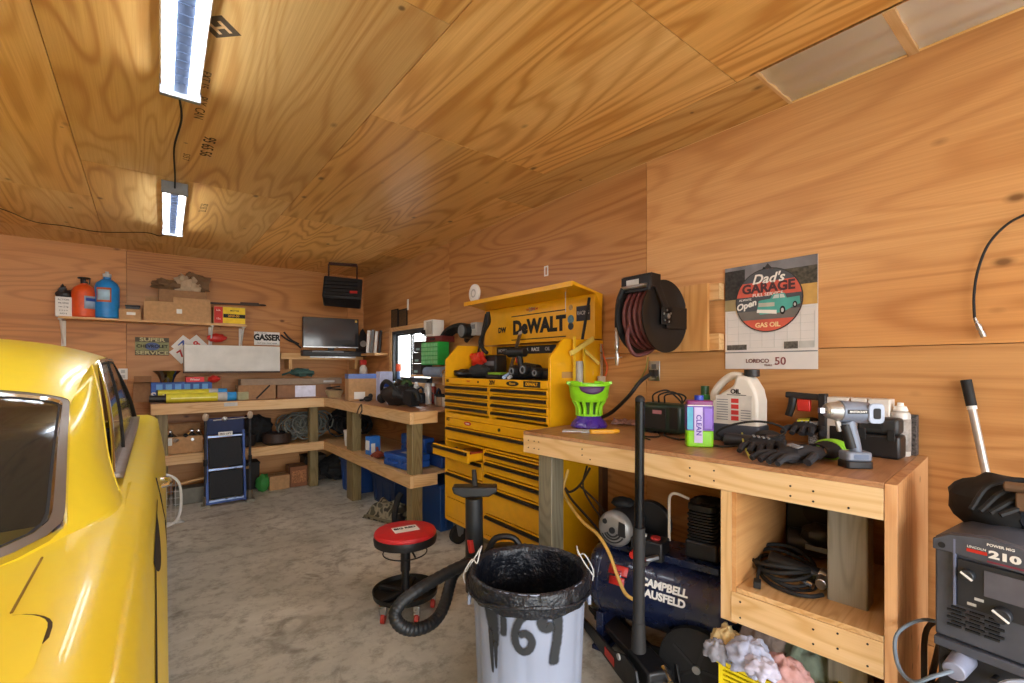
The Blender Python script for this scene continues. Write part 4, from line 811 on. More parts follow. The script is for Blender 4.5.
for z, r, c in ((.235, .022, '#a7854a'), (.15, .035, '#5c7d86'), (.10, .03, '#2a3238')):
    MB().cyl((CW*.828, ly-.003, lz0+z), (CW*.828, ly-.0003, lz0+z), r*.9, n=18).build('sticker', K('round_'+c[1:], c, .5, var=.3, scale=60), lid)
# strip of stickers below the lid
m = MB(); m.bx(.10, CW*.66, CD-.024, CD-.0205, HT-.075, HT-.01); m.build('sticker_strip', K('strip_dark', '#221f20', .6), t)
for i, s in enumerate(('MOPAR', 'TURBO', 'GEARS', 'RACE', 'OIL')): text(s, .038, (M_ltgrey, M_tagw)[i % 2], t, (.19+i*.145, CD-.0245, HT-.042), bold=.02)
text('SOUTH 2.0', .05, K('ochre_ink', '#9a6510', .6), t, (CW*.80, CD-.0215, HT-.04), bold=.02)
# gas struts
for x in (.05, CW-.03):
    m = MB(); m.cyl((x, .30, .50), (x+.0, ly-.02, lz1-.03), .010, n=8); m.cyl((x, .26, .46), (x, .32, .54), .014, n=8); m.build('strut', M_dark, t)
# things on/near the chest
def onchest(lx, ly_, z=H1): return Vector((CHX+ly_, CY0-lx, Z1+.001+z))
def wpos(px, py, x): return U(px, py, x=x)
TT = H1
p = onchest(.0, 0)
def cdrill(name, label, cat, loc, rz, c1, c2, sc=1., lay=False):
    t = thing(name, label, cat, loc, rz if not lay else (PI/2, 0, rz)); t.scale = (sc,)*3
    m = MB(); m.cyl((-.09, 0, .20), (.07, 0, .20), .034, .038, n=16); m.build('motor_housing', c1, t, .004)
    m = MB(); m.cyl((.07, 0, .20), (.13, 0, .20), .026, .014, n=14); m.build('chuck', M_dark, t)
    m = MB(); m.tube([(-.03, 0, .18), (-.045, 0, .11), (-.05, 0, .05)], lambda u: .024, 10, 4); m.build('grip', M_black, t)
    m = MB(); m.bx(-.10, .03, -.036, .036, 0, .05); m.build('battery', c2, t, .006)
    m = MB(); m.bx(-.02, .0, -.008, .008, .12, .16); m.build('trigger', M_red, t, .002)
    return t
p = U(516, 384, x=2.22)
cdrill('cordless_drill', 'black cordless drill standing upright on the yellow chest', 'drill', (2.22, p.y, Z1+H1+.001), 1.8, M_black, M_black, 1.0)
t = thing('battery_charger', 'dark battery block standing behind the red glove on the chest', 'charger', (2.36, U(495, 370, x=2.36).y, Z1+H1+.001), -PI/2); m = MB(); m.bx(-.09, .09, -.06, .06, 0, .19); m.build('body', M_black, t, .01); MB().bx(-.07, .07, -.062, -.0602, .1, .14).build('label_sticker', M_grey, t)
def lump(name, label, cat, c, r, mm, nz=.4, nf=8, seed=0, n=20, extra=None):
    m = MB(); m.ball(c, r, n, 12, noise=nz, nf=nf, seed=seed)
    if extra: extra(m)
    return tag(m.build(name, mm, smooth=60), label, cat)
def onx(px, x): return U(px, 377, x=x).y
zt = Z1+H1
y = onx(465, 2.12); lump('work_glove', 'black work glove lying at the left end of the chest tray', 'glove', (2.12, y, zt+.035), (.07, .13, .035), M_black, extra=lambda m: [m.tube([(2.10+.02*i, y+.05, zt+.04), (2.08+.02*i, y+.16, zt+.02)], .014) for i in range(4)])
y2 = onx(482, 2.2); lump('pouch', 'dark grey strapped pouch in front of the dark battery block', 'pouch', (2.18, y2, zt+.05), (.08, .13, .055), K('charcoal_cloth', '#2a2b2c', .8), seed=2)
y3 = onx(482, 2.30); lump('red_clamp', 'bright red tool with black tip sticking up at left of the chest tray', 'clamp', (2.26, y3, zt+.15), (.05, .08, .06), K('bright_red', '#d8321f', .4), .6, 9, extra=lambda m: m.tube([(2.26, y3+.17, zt+.20), (2.26, y3+.08, zt+.19), (2.26, y3, zt+.15), (2.24, y3+.02, zt+.02)], .02, 8, 4))
y4 = onx(500, 2.12); t = thing('tool_tray', 'green topped tray with small tools in the middle of the chest top', 'tray', (2.10, y4, zt+.001), -PI/2); MB().bx(-.09, .09, -.05, .05, 0, .03).build('body', M_black, t, .004); MB().bx(-.08, .08, -.04, .04, .0302, .05).build('insert', K('acid_green', '#7fae2b', .5), t, .004)
y5 = onx(513, 2.1); t = thing('pliers', 'blue and silver handled pliers on the chest top', 'pliers', (2.08, y5, zt+.001), -1.2); m = MB(); m.tube([(0, -.1, .015), (.0, -.02, .04), (.01, .1, .05)], .012, 8, 4); m.build('handle', K('pale_blue', '#a9c6e8', .3), t); m = MB(); m.tube([(.04, -.1, .012), (.03, -.02, .03), (.02, .1, .045)], .012, 8, 4); m.build('handle', M_ltgrey, t)
for k, (px, x, r, nm, lb) in enumerate(((522, 2.1, .06, 'power_tool', 'black sander lying right of the pliers on the chest'), (533, 2.12, .07, 'power_tool', 'black tool with round front in the chest tray, right of the sander'), (545, 2.12, .05, 'grinder', 'round nosed black grinder at the right end of the tray'))):
    yy = onx(px, x); t = thing(nm, lb, 'power tool', (x, yy, zt+.001), -PI/2); m = MB(); m.cyl((-.07, -.02, r*.9), (.06, .0, r*.8), r*.85, r*.7, n=16); m.build('body', M_black, t, .006); MB().cyl((0, -.09, r), (0, -.03, r), r*.5, n=16).build('nose', M_dark, t); m = MB(); m.lathe([(r*.28, -.092), (r*.4, -.092), (r*.4, -.1), (r*.28, -.1)], (0, 0, r), 16, 'y', closed=True); m.build('ring', M_grey, t)
t = thing('scraper', 'long grey steel scraper leaning against the inside of the chest', 'scraper', (2.2, U(508, 381, x=2.2).y, zt+.002), (0, .34, -PI/2)); 
t.rotation_euler = (-.50, -.28, -PI/2)
m = MB(); m.bx(-.02, .02, -.004, .004, 0, .42); m.build('blade', K('blade_grey', '#77716a', .35, .8), t); MB().box((0, 0, .45), (.045, .012, .07)).build('head', M_ltgrey, t, .004)
m = MB()
for j in range(3): m.tube([U(px, py, x=2.25+.02*j) for px, py in ((488, 312), (487+j, 322), (484, 332), (480+j, 342), (483, 349), (487, 353))], .016, 8, 5)
tag(m.build('cable_bundle', M_dark), 'black cable bundle hanging at the left edge of the raised lid', 'cable')
p = U(474.5, 303.5, x=2.27); t = thing('round_sensor', 'white round disc standing on the left end of the lid lip', 'detector', (2.27, p.y, 2.045), (0, 0, -PI/2)); t.scale = (1.25, 1, 1.25); MB().lathe([(0, -.012), (.055, -.012), (.065, -.006), (.065, .008), (.05, .014), (0, .014)], (0, 0, .0655), 28, 'y').build('disc', M_white, t)
m = MB(); m.lathe([(.02, -.0135), (.03, -.0135), (.03, -.0125), (.02, -.0125)], (0, 0, .0655), 20, 'y', closed=True); m.build('vent_ring', M_ltgrey, t)
m = MB(); m.cyl(U(565.5, 287, x=2.31), U(565.5, 312, x=2.31), .003, n=6); tag(m.build('pull_chain', M_ltgrey), 'thin pale pull cord hanging under the lid lip', 'cord')
# caulking gun + clamps hanging on the chest's right side
t = thing('caulking_gun', 'yellow caulking gun hung on the right side of the yellow chest', 'caulking gun', (2.30, CY1-.035, 1.62), 0)
yl2 = K('tool_yellow', '#e0b52c', .45)
m = MB(); m.bx(-.13, -.115, -.006, .006, -.30, .06); m.bx(-.04, -.025, -.006, .006, -.30, .02); m.bx(-.135, -.02, -.008, .008, -.305, -.29); m.build('frame', yl2, t); MB().cyl((-.078, 0, -.28), (-.078, 0, -.10), .026, n=14).build('cartridge', K('cartridge_grey', '#a9a49c', .5), t)
m = MB(); m.box((-.05, 0, -.0), (.24, .014, .03), (0, -.45, 0)); m.box((.04, 0, -.07), (.17, .012, .018), (0, .55, 0)); m.build('lever', K('tool_straw', '#e8cf6a', .45), t)
t = thing('bar_clamp', 'orange handled clamp with grey rod hung beside the caulking gun', 'clamp', (2.44, CY1-.035, 1.5), 0)
m = MB(); m.bx(-.008, .008, -.005, .005, -.22, .14); m.build('bar', M_steel, t); m = MB(); m.bx(-.03, .03, -.012, .012, -.2, -.08); m.build('jaw', K('clear_plastic', '#b8a890', .4), t, .004)
m = MB(); m.tube([(0, 0, .14), (.02, 0, .06), (.06, 0, -.02), (.03, 0, -.10)], .007, 6, 4); m.build('handle', K('clamp_orange', '#cc5a24', .5), t)
m = MB(); m.tube([U(px, py, x=2.49) for px, py in ((601, 358.5), (612, 358), (622, 357))], .003, 6, 3); tag(m.build('hook_wire', M_ltgrey), 'thin pale wire between the chest and the hose reel', 'wire')
p = U(546, 271, x=XR-.006); t = thing('wall_hook', 'tiny white rectangular bracket on the wall above the lid', 'bracket', (XR-.007, p.y, p.z), -PI/2); m = MB(); m.bx(-.022, -.012, 0, .006, -.04, .04); m.bx(.012, .022, 0, .006, -.04, .04); m.bx(-.012, .012, 0, .006, -.04, -.03); m.bx(-.012, .012, 0, .006, .03, .04); m.build('frame', M_tagw, t)
# blue case standing behind things left of cabinet already built
# ================================================================== NEAR WORKBENCH
NZ = 1.12
FL, FR_, BR, BL_ = Vector((1.68, 2.03, 0)), Vector((1.81, .425, 0)), Vector((2.497, .475, 0)), Vector((2.497, 2.12, 0))
fd = (FR_-FL); FLEN = fd.length; fd.normalize(); FA = math.atan2(fd.y, fd.x)      # front direction, running towards the viewer
fn = Vector((-fd.y, fd.x, 0))                                                      # into the bench (+x)
def FP(s, dep=0, z=0): return FL+fd*s+fn*dep+Vector((0, 0, z))
nb = thing('workbench', 'long near pine workbench with open cubby, against the right wall', 'workbench', FL, FA)
# local frame: x along the front, y into the bench
def lc(v):
    d = v-FL; return (d.dot(fd), d.dot(fn))
c4 = [lc(v) for v in (FL, FR_, BR, BL_)]
MB().prism([c4[0], (c4[1][0]+.0, c4[1][1]), c4[2], c4[3]], NZ-.018, NZ, 'xy').build('worktop', M_top, nb, .001)
LX = plywood('pine_front_rail', '#e2bb86', '#c49352', '#ecd0a2', 'x', knots=.45, scale=1.8, island=False)
MB().bx(0, FLEN, .001, .038, NZ-.118, NZ-.019).build('front_rail', LX, nb, .002)
MB().prism([(FLEN+.002, .0), (FLEN+.034, .0), (c4[2][0]+.034, c4[2][1]-.004), (c4[2][0]+.002, c4[2][1]-.004)], 0, NZ-.001, 'xy').build('end_panel', plywood('end_panel_ply', '#cf9a66', '#a9683a', '#dcb080', 'z', knots=.2, scale=1.4), nb, .001)
MB().bx(-.001, .0, 0, .001, 0, .001) 
sD = 1.135                                          # divider position along the front
m = MB(); m.bx(sD-.03, sD+.012, .002, .04, .50, NZ-.119); m.build('divider_stud', plywood('stud', '#dcb27a', '#bb8848', '#e6c595', 'z', knots=.2, scale=2), nb, .002)
MB().bx(sD+.0125, sD+.03, .002, .66, .50, NZ-.1185).build('divider_panel', M_wallR, nb)
MB().bx(sD+.031, FLEN, .0, .66, .622, .64).build('cubby_floor', M_lum, nb, .001)
MB().bx(sD+.01, FLEN, -.0, .038, .505, .62).build('cubby_rail', LX, nb, .002)
m = MB()
for k, (s, d, w, d2) in enumerate(((.075, .045, .10, .10),)):
    MB().bx(s, s+w, d, d+d2, 0, NZ-.119).build('post', M_post, nb, .005)
MB().bx(1.425, 1.545, .15, .25, 0, NZ-.019).build('post', plywood('grey_post', '#8f897b', '#6c675a', '#a29c8e', 'z', knots=.2, scale=3), nb, .006)
MB().bx(1.26, 1.50, .30, .42, 0, .50).build('lower_block', plywood('grey_board', '#8f8a7c', '#6c675a', '#a29c8e', 'z', knots=.4, scale=3), nb, .004)
m = MB()
for s, z in ((.04, .03), (.04, .07), (.085, .03), (.085, .07), (.12, .03), (.12, .07), (.42, .03), (.42, .06), (.47, .075), (.98, .035), (.98, .068), (1.35, .04), (1.35, .075), (1.42, .045), (1.42, .08), (1.52, .08), (1.08, .03), (1.08, .07)):
    m.cyl((s, -.0006, NZ-.018-z), (s, .002, NZ-.018-z), .0035, n=8)
for s, z in ((1.18, .53), (1.18, .59), (1.42, .535), (1.42, .585), (1.49, .55), (1.49, .60), (1.57, .53), (1.57, .6)): m.cyl((s, -.0016, z), (s, .001, z), .0035, n=8)
m.build('screws', M_dark, nb)
MB().bx(.3, .34, .60, .64, .0, .8) 
# ------------------------------------------------------------------ on the near bench (positions from real bench plane)
def nb_at(px, py): return U(px, py, z=NZ+.001)
ROT = -PI/2
# bug catcher bucket
p = nb_at(589, 427)
t = thing('party_light', 'green and purple plastic bucket lantern at the far end of the near bench', 'lantern', p, -YAW)
MB().lathe([(.10, 0), (.108, .006), (.10, .03), (.078, .055), (.07, .075), (.0, .075)], n=30, fn=lambda a, h: 1+.04*math.cos(a*10)*(h < .05)).build('base', K('violet_plastic', '#3f2392', .28, coat=.4), t)
lg = K('lime_plastic', '#8fdc25', .35)
m = MB()
for i in range(12):
    a = 2*PI*i/12; m.tube([(.07*math.cos(a), .07*math.sin(a), .072), (.072*math.cos(a), .072*math.sin(a), .12), (.095*math.cos(a), .095*math.sin(a), .165)], .011, 6, 3)
m.lathe([(.074, .07), (.074, .082), (.066, .082), (.066, .07)], n=30, closed=True); m.build('cage', lg, t)
m = MB(); m.lathe([(.095, .155), (.112, .18), (.12, .245), (.126, .25), (.126, .262), (.113, .262), (.105, .19), (.085, .165)], n=36, closed=True, fn=lambda a, h: 1); m.build('bowl', lg, t)
m = MB(); [m.box((.124*math.cos(a), .124*math.sin(a), .266), (.02, .05, .016), (0, 0, a)) for a in (0, .9, 2.2, PI, 4.0, 5.4)]; m.build('rim_lug', lg, t)
m = MB(); m.grid(lambda u, v: ((.1235)*math.cos(math.radians(-128+76*u)), (.1235)*math.sin(math.radians(-128+76*u)), .248-.045*v*math.sin(PI*u)**.5), 14, 3); m.build('violet_scoop', K('plum', '#4a2a5a', .5), t, solid=.002)
MB().lathe([(0, .075), (.06, .08), (.06, .15), (0, .16)]).build('inner_core', K('core_dark', '#3a5a12', .5), t)
# putty knife + envelope
p = nb_at(603, 433.5)
t = thing('utility_knife', 'yellow handled knife lying near the front edge beside the bucket', 'knife', p, FA+.9)
m = MB(); m.prism(rrect(.15, .03, .013), 0, .022); m.ball((.07, 0, .012), (.025, .02, .012)); m.build('handle', K('knife_yellow', '#e3a51c', .4), t, .003)
MB().prism([(-.075, -.012), (-.075, .012), (-.12, .008), (-.12, -.012)], .006, .008).build('blade', M_steel, t)
p = nb_at(577, 431); m = MB(); m.prism([(-.09, -.03), (.07, -.045), (.08, .03), (-.07, .04)], 0, .004); o = m.build('envelope', K('pale_paper', '#cfcbd4', .7), loc=p, rz=FA+.9); tag(o, 'white folded paper lying under the yellow knife', 'paper')
p = nb_at(625, 423)
def crum(u, v): return ((u-.5)*.26, (v-.5)*.16, .004+.03*abs(mnoise.noise(Vector((u*5, v*5, 1)))))
m = MB(); m.grid(crum, 18, 14); o = m.build('paper_wrapper', K('pinkish_paper', '#b3949c', .6, scale=60, var=.4), loc=p, rz=.6, smooth=10, solid=.001); tag(o, 'crumpled pinkish printed wrapper between the bucket and the charger', 'wrapper')
p = nb_at(617, 417); m = MB(); m.cyl((-.11, 0, .03), (.12, 0, .03), .022, n=10); m.cyl((.12, 0, .03), (.16, 0, .03), .014, n=8); m.box((0, -.0, .05), (.16, .03, .02)); o = m.build('grease_gun', M_black, loc=(2.25, p.y+.12, NZ+.002), rz=-1.1); tag(o, 'black cylindrical tool lying behind the pink wrapper', 'tool')
# battery charger
p = nb_at(665, 427)
t = thing('battery_charger', 'dark green battery charger with looped lead on the near bench', 'charger', (2.22, p.y+.13, NZ+.001), -PI/2-.1)
t.location = FP(.60, .50, NZ+.001)
dg = K('charger_green', '#1c3026', .45)
MB().bx(-.135, .135, -.07, .07, .012, .165).build('body', dg, t, .02); MB().bx(-.10, .055, -.073, -.0695, .03, .14).build('control_panel', M_black, t, .004); MB().bx(-.03, .03, -.0745, -.0732, .11, .13).build('label_sticker', K('badge_pink', '#a8707a', .6), t)
MB().bx(-.12, -.04, -.05, .05, 0, .012).build('foot', M_dark, t); MB().bx(.08, .13, -.0735, -.0702, .04, .15).build('grille', M_dark, t)
m = MB(); [m.tube([(-.09+.04*i, 0, .166), (-.06+.04*i, -.03, .21), (0+.04*i, .0, .235-.008*i), (.05+.03*i, .02, .20), (.08, .03, .166)], .0045, 6, 5) for i in range(3)]; m.build('lead', M_dark, t)
m = MB(); pp = [nb_at(px, py)+Vector((0, 0, .006)) for px, py in ((690, 429), (672, 431), (664, 436), (676, 440), (694, 441))]; m.tube(pp, .0045, 6, 5)
pp = [nb_at(px, py)+Vector((0, 0, .006)) for px, py in ((640, 434), (652, 430), (660, 437), (648, 438), (636, 436), (650, 441))]; m.tube(pp, .0035, 6, 5)
tag(m.build('charging_cord', M_dark), 'thin dark cord lying loose on the bench in front of the charger', 'cord')
# green & purple detergent box
p = nb_at(699, 446)
t = thing('detergent_jug', 'green and purple carton jug with blue cap standing near the bench front', 'jug', p, -YAW-.25)
MB().prism(rrect(.115, .075, .012), 0, .075).build('base', K('jug_green', '#86d21f', .35), t, .006)
MB().prism(rrect(.117, .077, .012), .0752, .185).build('sleeve', K('sleeve_violet', '#6b48a8', .45, scale=40, var=.3), t)
MB().prism(rrect(.112, .072, .012), .1852, .21).build('shoulder', K('jug_plum', '#7b2a6a', .35), t, .005)
MB().lathe([(.02, .21), (.02, .232), (0, .233)]).build('cap', K('cap_indigo', '#2b3fae', .35), t)
MB().bx(-.055, -.03, -.0405, -.0388, .08, .18).build('label_panel', K('aqua_label', '#4fa6c4', .5), t); MB().bx(-.025, .01, -.0415, -.0395, .02, .18).build('label_panel', K('lilac_label', '#c9bde8', .5), t)
text('CLEAN', .03, K('violet_ink', '#4d2ba0', .5), t, (-.007, -.0425, .10), (PI/2, PI/2, 0), bold=.02)
MB().bx(.018, .05, -.0405, -.0388, .085, .175).build('label_panel', K('purple_label', '#8d6fd0', .5), t); MB().bx(-.054, .05, -.0402, -.0388, .186, .190).build('label_bar', M_tagw, t)
# green bottle behind
q = FP(.71, .50, NZ+.001)
q = Vector((2.30, U(705, 420, x=2.30).y, NZ+.001))
bottle('bottle', 'dark green bottle standing behind the green and purple jug', 'bottle', q, [(.045, 0), (.05, .01), (.05, .16), (.035, .20), (.02, .22)], K('bottle_green', '#176b3a', .3), ([(.021, .22), (.021, .262), (0, .263)], K('cap_green', '#1d4a2c', .4)))
# big white jug
q = Vector((2.28, U(737, 420, x=2.28).y, NZ+.001))
t = thing('oil_jug', 'large white jug with handle, dark lower band and black cap on the near bench', 'jug', q, -PI/2+.05)
jw = K('jug_white', '#d9d4ca', .4, var=.04)
poly = [(-.125, 0), (.115, 0), (.12, .02), (.12, .20), (.108, .255), (.075, .31), (.04, .325), (-.03, .325), (-.075, .30), (-.125, .24), (-.13, .2)]
hole = [(-.098, .225), (-.045, .285), (-.005, .30), (.0, .275), (-.05, .245), (-.085, .205)]
m = MB()
# body with a real opening: lower block, handle tube and spout column
m.prism([(-.125, 0), (.12, 0), (.12, .20), (.108, .255), (.075, .312), (.02, .325), (.005, .27), (-.05, .235), (-.09, .195), (-.127, .185)], -.06, .06, 'xz'); m.build('body', jw, t, .014, seg=3)
m = MB(); m.tube([(-.108, 0, .17), (-.112, 0, .225), (-.07, 0, .285), (-.02, 0, .318), (.03, 0, .315)], .019, 10, 5); m.build('handle', jw, t)
MB().prism(rrect(.255, .13, .02), .0, .085).build('lower_band', K('slate_band', '#3b424e', .5), t, .006)
MB().lathe([(.03, .315), (.034, .318), (.034, .348), (0, .35)], (.07, 0, 0)).build('cap', M_black, t)
MB().bx(-.075, .095, -.0645, -.0605, .10, .225).build('label_sticker', K('label_cream', '#cdc9c0', .6), t)
text('OIL', .03, M_ink, t, (.02, -.065, .243), bold=.03); MB().bx(-.02, .07, -.0655, -.0647, .226, .229).build('label_bar', M_ink, t)
m = MB(); [m.bx(.0, .035, -.0655, -.0647, .105+.028*i, .126+.028*i) for i in range(4)]; m.build('label_red', M_inkred, t)
m = MB(); [m.bx(-.07, -.015, -.0655, -.0647, .105+.012*i, .109+.012*i) for i in range(9)]; [m.bx(.045, .09, -.0655, -.0647, .105+.012*i, .109+.012*i) for i in range(5)]; m.build('label_print', M_grey, t)
MB().bx(-.126, -.112, -.02, .02, .12, .18).build('side_grip', K('brown_grip', '#8a6a4a', .5), t, .006)
# pressure-washer wand like black tool with looped cord
p = nb_at(752, 438)
t = thing('heat_gun', 'dark corded tool with looped black cable in front of the white jug', 'power tool', (2.12, U(748, 430, x=2.12).y, NZ+.001), -PI/2+.2)
m = MB(); m.cyl((-.10, 0, .03), (.10, 0, .03), .028, n=14); m.cyl((.1, 0, .03), (.15, 0, .03), .02, n=12); m.box((.1, .03, .035), (.07, .08, .05)); m.build('body', K('slate_tool', '#2f3238', .45), t, .004)
m = MB(); m.tube([(-.1, 0, .03), (-.12, -.05, .06), (-.06, -.06, .10), (.04, -.05, .125), (.12, -.03, .115), (.15, -.02, .085), (.10, -.05, .055), (.02, -.09, .03), (-.06, -.11, .012), (-.12, -.09, .008)], .005, 8, 6); m.build('cable', M_dark, t)
m = MB(); m.tube([nb_at(px, py)+Vector((0, 0, .006)) for px, py in ((712, 436), (722, 441), (735, 445), (750, 444))], .007, 6, 4); tag(m.build('air_nozzle_cord', M_dark), 'short black cord lying between the jug and the gloves', 'cord')
# gloves
def glove(label, pos, rz, mm, cuff, L1=.22, seed=0, thumbs=1):
    t = thing('work_glove', label, 'glove', pos, rz)
    m = MB(); m.ball((0, 0, .03), (L1*.45, .055, .032), 20, 12, noise=.25, nf=7, seed=seed)
    for i in range(4):
        y = -.04+.026*i; m.tube([(L1*.25, y, .032), (L1*.5, y*1.25, .035), (L1*.68, y*1.4, .018)], lambda u: .0145-.003*u, 8, 3)
    m.tube([(-.02, .04*thumbs, .03), (.03, .075*thumbs, .035), (.075, .085*thumbs, .02)], .015, 8, 3); m.build('hand', mm, t)
    m = MB(); m.lathe([(.032, 0), (.042, .035), (.05, .07), (.045, .07), (.036, .03), (.026, .005)], (0, 0, 0), 20, 'x', closed=True); m.T = None
    for i, v in enumerate(m.v): m.v[i] = (-L1*.36-v[0], v[1]*1.2, .038+v[2]*.72)
    m.build('cuff', cuff, t)
    for i in range(4): 
        m = MB(); m.box((L1*.05+.01*i, -.03+.02*i, .0635), (.05, .008, .005), (0, 0, .3)); m.build('knuckle_pad', K('glove_pad', '#8f9297', .5), t)
    return t
gm = K('glove_charcoal', '#24252a', .8, scale=60, var=.3); cf = K('cuff_neon', '#9be03a', .6); cf2 = K('cuff_black', '#1d1d1f', .8)
glove('dark grey work glove lying to the left, fingertips toward the jug', nb_at(762, 451), PI+.25, gm, cf2, .24, 1)
t = glove('black glove with neon green cuff turned to the viewer', nb_at(800, 462), PI-.30, gm, cf2, .27, 2)
m = MB()
for j in range(4): m.tube([(-.158-.010*j, .055*math.cos(a*.63)*(1+.06*j), .038+.034*math.sin(a*.63)) for a in range(10)], .006, 6, 3, closed=True)
m.build('cuff_binding', cf, t)
g3 = glove('top glove with yellow patch folded across the other gloves', nb_at(806, 447)+Vector((.05, .02, .05)), PI+.1, gm, cf2, .20, 5)
MB().box((-.01, -.01, .066), (.10, .045, .006), (.1, 0, .2)).build('patch', K('patch_yellow', '#c9cc3a', .6), g3)
m = MB(); m.tube([nb_at(742, 443)+Vector((0, 0, .05)), nb_at(744, 452)+Vector((0, 0, .03)), nb_at(750, 459)+Vector((0, 0, .004))], .004, 6, 4); tag(m.build('glove_lace', K('lace_yellow', '#d3d86a', .6)), 'thin yellow lace hanging at the left of the gloves', 'lace')
# impact wrench
p = nb_at(855, 467)
t = thing('impact_wrench', 'grey and blue cordless impact wrench standing on the near bench', 'impact wrench', p, -PI/2+.35+.15)
t.rotation_euler.z = -YAW-.1; t.scale = (.74, .8, .83)
gb = K('tool_greyblue', '#7d8798', .38, .2); gs = K('tool_silver', '#b4b3ae', .3, .7)
MB().prism(rrect(.125, .085, .02), 0, .03).build('battery', M_black, t, .004); MB().prism(rrect(.118, .08, .02), .0302, .07).build('battery_housing', gb, t, .008)
m = MB(); m.tube([(.005, 0, .06), (-.012, 0, .13), (-.035, 0, .20)], lambda u: .026+.004*u, 12, 5); m.build('grip_rear', gb, t)
m = MB(); m.tube([(-.02, -.006, .085), (-.037, -.006, .14), (-.052, -.006, .185)], .0235, 12, 5); m.build('grip_rubber', M_black, t)
MB().box((-.075, 0, .178), (.02, .018, .05), (0, -.3, 0)).build('trigger', M_ltgrey, t, .004)
m = MB(); m.cyl((-.075, 0, .243), (.055, 0, .235), .047, .047, n=22); m.build('motor_housing', gb, t, .004)
m = MB(); m.cyl((-.075, 0, .243), (-.128, 0, .245), .043, .033, n=22); m.cyl((-.128, 0, .245), (-.139, 0, .245), .033, .026, n=22); m.build('nose', gs, t)
MB().bx(-.165, -.139, -.011, .011, .234, .256).build('anvil', M_steel, t)
m = MB(); m.prism(rrect(.07, .085, .02, cx=.065, cy=.237), -.052, -.04, 'xz'); m.build('side_cap', K('tool_pale', '#a5b2c8', .4), t, .004); MB().prism(rrect(.032, .045, .008, cx=.065, cy=.237), -.0545, -.0521, 'xz').build('side_vent', M_dark, t)
MB().bx(-.062, .028, -.051, -.0465, .235, .253).build('name_plate', M_black, t, .001); text('MASTERCRAFT', .0115, M_tagw, t, (-.017, -.0518, .244), bold=.02)
MB().cyl((.055, 0, .235), (.075, 0, .235), .045, .038, n=22).build('rear_cap', gb, t)
MB().bx(-.03, .035, -.0415, -.0402, .04, .06).build('battery_label', K('tool_label', '#5f6f8a', .5), t)
# white boxes row, glue gun, black case, spray can at wall
for k, (px0, px1) in enumerate(((826, 849), (850, 867), (867.5, 890))):
    x = 2.47; a, b = U(px0, 400, x=2.40), U(px1, 400, x=2.40); zt2 = U(870, 399, x=2.40).z
    t = thing('parts_box', ('white box behind the impact wrench, left of three', 'white box behind the impact wrench, middle of three', 'white box above the black hard case, right of three')[k], 'box', (2.44, (a.y+b.y)/2, NZ+.001), -PI/2)
    w = abs(a.y-b.y)-.004
    MB().bx(-w/2, w/2, -.04, .04, 0, zt2-NZ).build('body', K('box_cream', '#dcd6cd', .6), t, .003); MB().bx(-w*.35, w*.35, -.0415, -.0402, .03, .10).build('label_panel', (M_ink, M_grey, M_ltgrey)[k], t)
a, b = U(857, 440, x=2.32), U(902, 440, x=2.32)
t = thing('hard_case', 'black latched hard case against the wall right of the impact wrench', 'case', (2.33, (a.y+b.y)/2, NZ+.001), -PI/2); w = abs(a.y-b.y)
MB().bx(-w/2, w/2, -.04, .055, 0, .092).build('base_shell', M_black, t, .01); MB().bx(-w/2+.005, w/2-.005, -.037, .05, .094, .158).build('lid_shell', K('case_charcoal2', '#26282a', .5), t, .012)
MB().bx(-.025, .015, -.043, -.0375, .115, .135).build('badge', M_dark, t); 
for s in (-1, 1): MB().bx(s*w*.32-.012, s*w*.32+.012, -.046, -.0405, .07, .115).build('latch', M_dark, t, .002)
y = U(902, 430, x=2.43).y
bottle('spray_can', 'tall white spray can standing at the right end of the bench by the wall', 'spray can', (2.43, y+.005, NZ+.001), [(.031, 0), (.033, .004), (.033, .165), (.030, .175), (.018, .182)], K('can_white2', '#cdc9c2', .4, .1), ([(.026, .182), (.02, .2), (.011, .203), (.011, .215), (0, .216)], M_tagw), (.02, .15, .0338, K('can_label_grey', '#a09a94', .6, scale=50, var=.3), (-170, -40)))
t = thing('book', 'dark printed box standing behind the white spray can', 'box', (2.478, y-.022, NZ+.001), -PI/2); MB().bx(-.018, .018, -.02, .02, 0, .165).build('body', K('speckle_dark', '#4b4542', .7, scale=120, var=.9), t, .002)
# glue gun: black grip, red trigger area, hung on wall
p = U(806, 404, x=2.40)
t = thing('caulk_gun', 'black and red pistol grip applicator above the gloves, beside the wall', 'applicator gun', (2.40, p.y, NZ+.001), -PI/2)
zc = p.z-NZ
m = MB(); m.box((.0, 0, zc+.035), (.17, .03, .028), (0, .05, 0)); m.build('barrel', M_black, t, .006)
m = MB(); m.tube([(-.055, 0, zc+.03), (-.06, 0, zc-.01), (-.075, 0, zc-.06)], lambda u: .018-.002*u, 10, 4); m.build('grip', M_black, t)
MB().bx(-.035, .02, -.012, .012, zc-.035, zc+.02).build('trigger_block', M_red, t, .005)
m = MB(); m.bx(.055, .085, -.02, .02, 0, zc+.05); m.bx(.02, .085, -.03, .03, 0, .012); m.build('stand_column', M_black, t, .004)
t = thing('product_carton', 'small dark printed pack behind the gloves, under the applicator gun', 'box', (2.42, U(818, 430, x=2.42).y, NZ+.001), -PI/2); MB().bx(-.03, .03, -.03, .03, 0, .11).build('body', K('speckle_pack', '#8c8885', .7, scale=140, var=.9), t, .002)
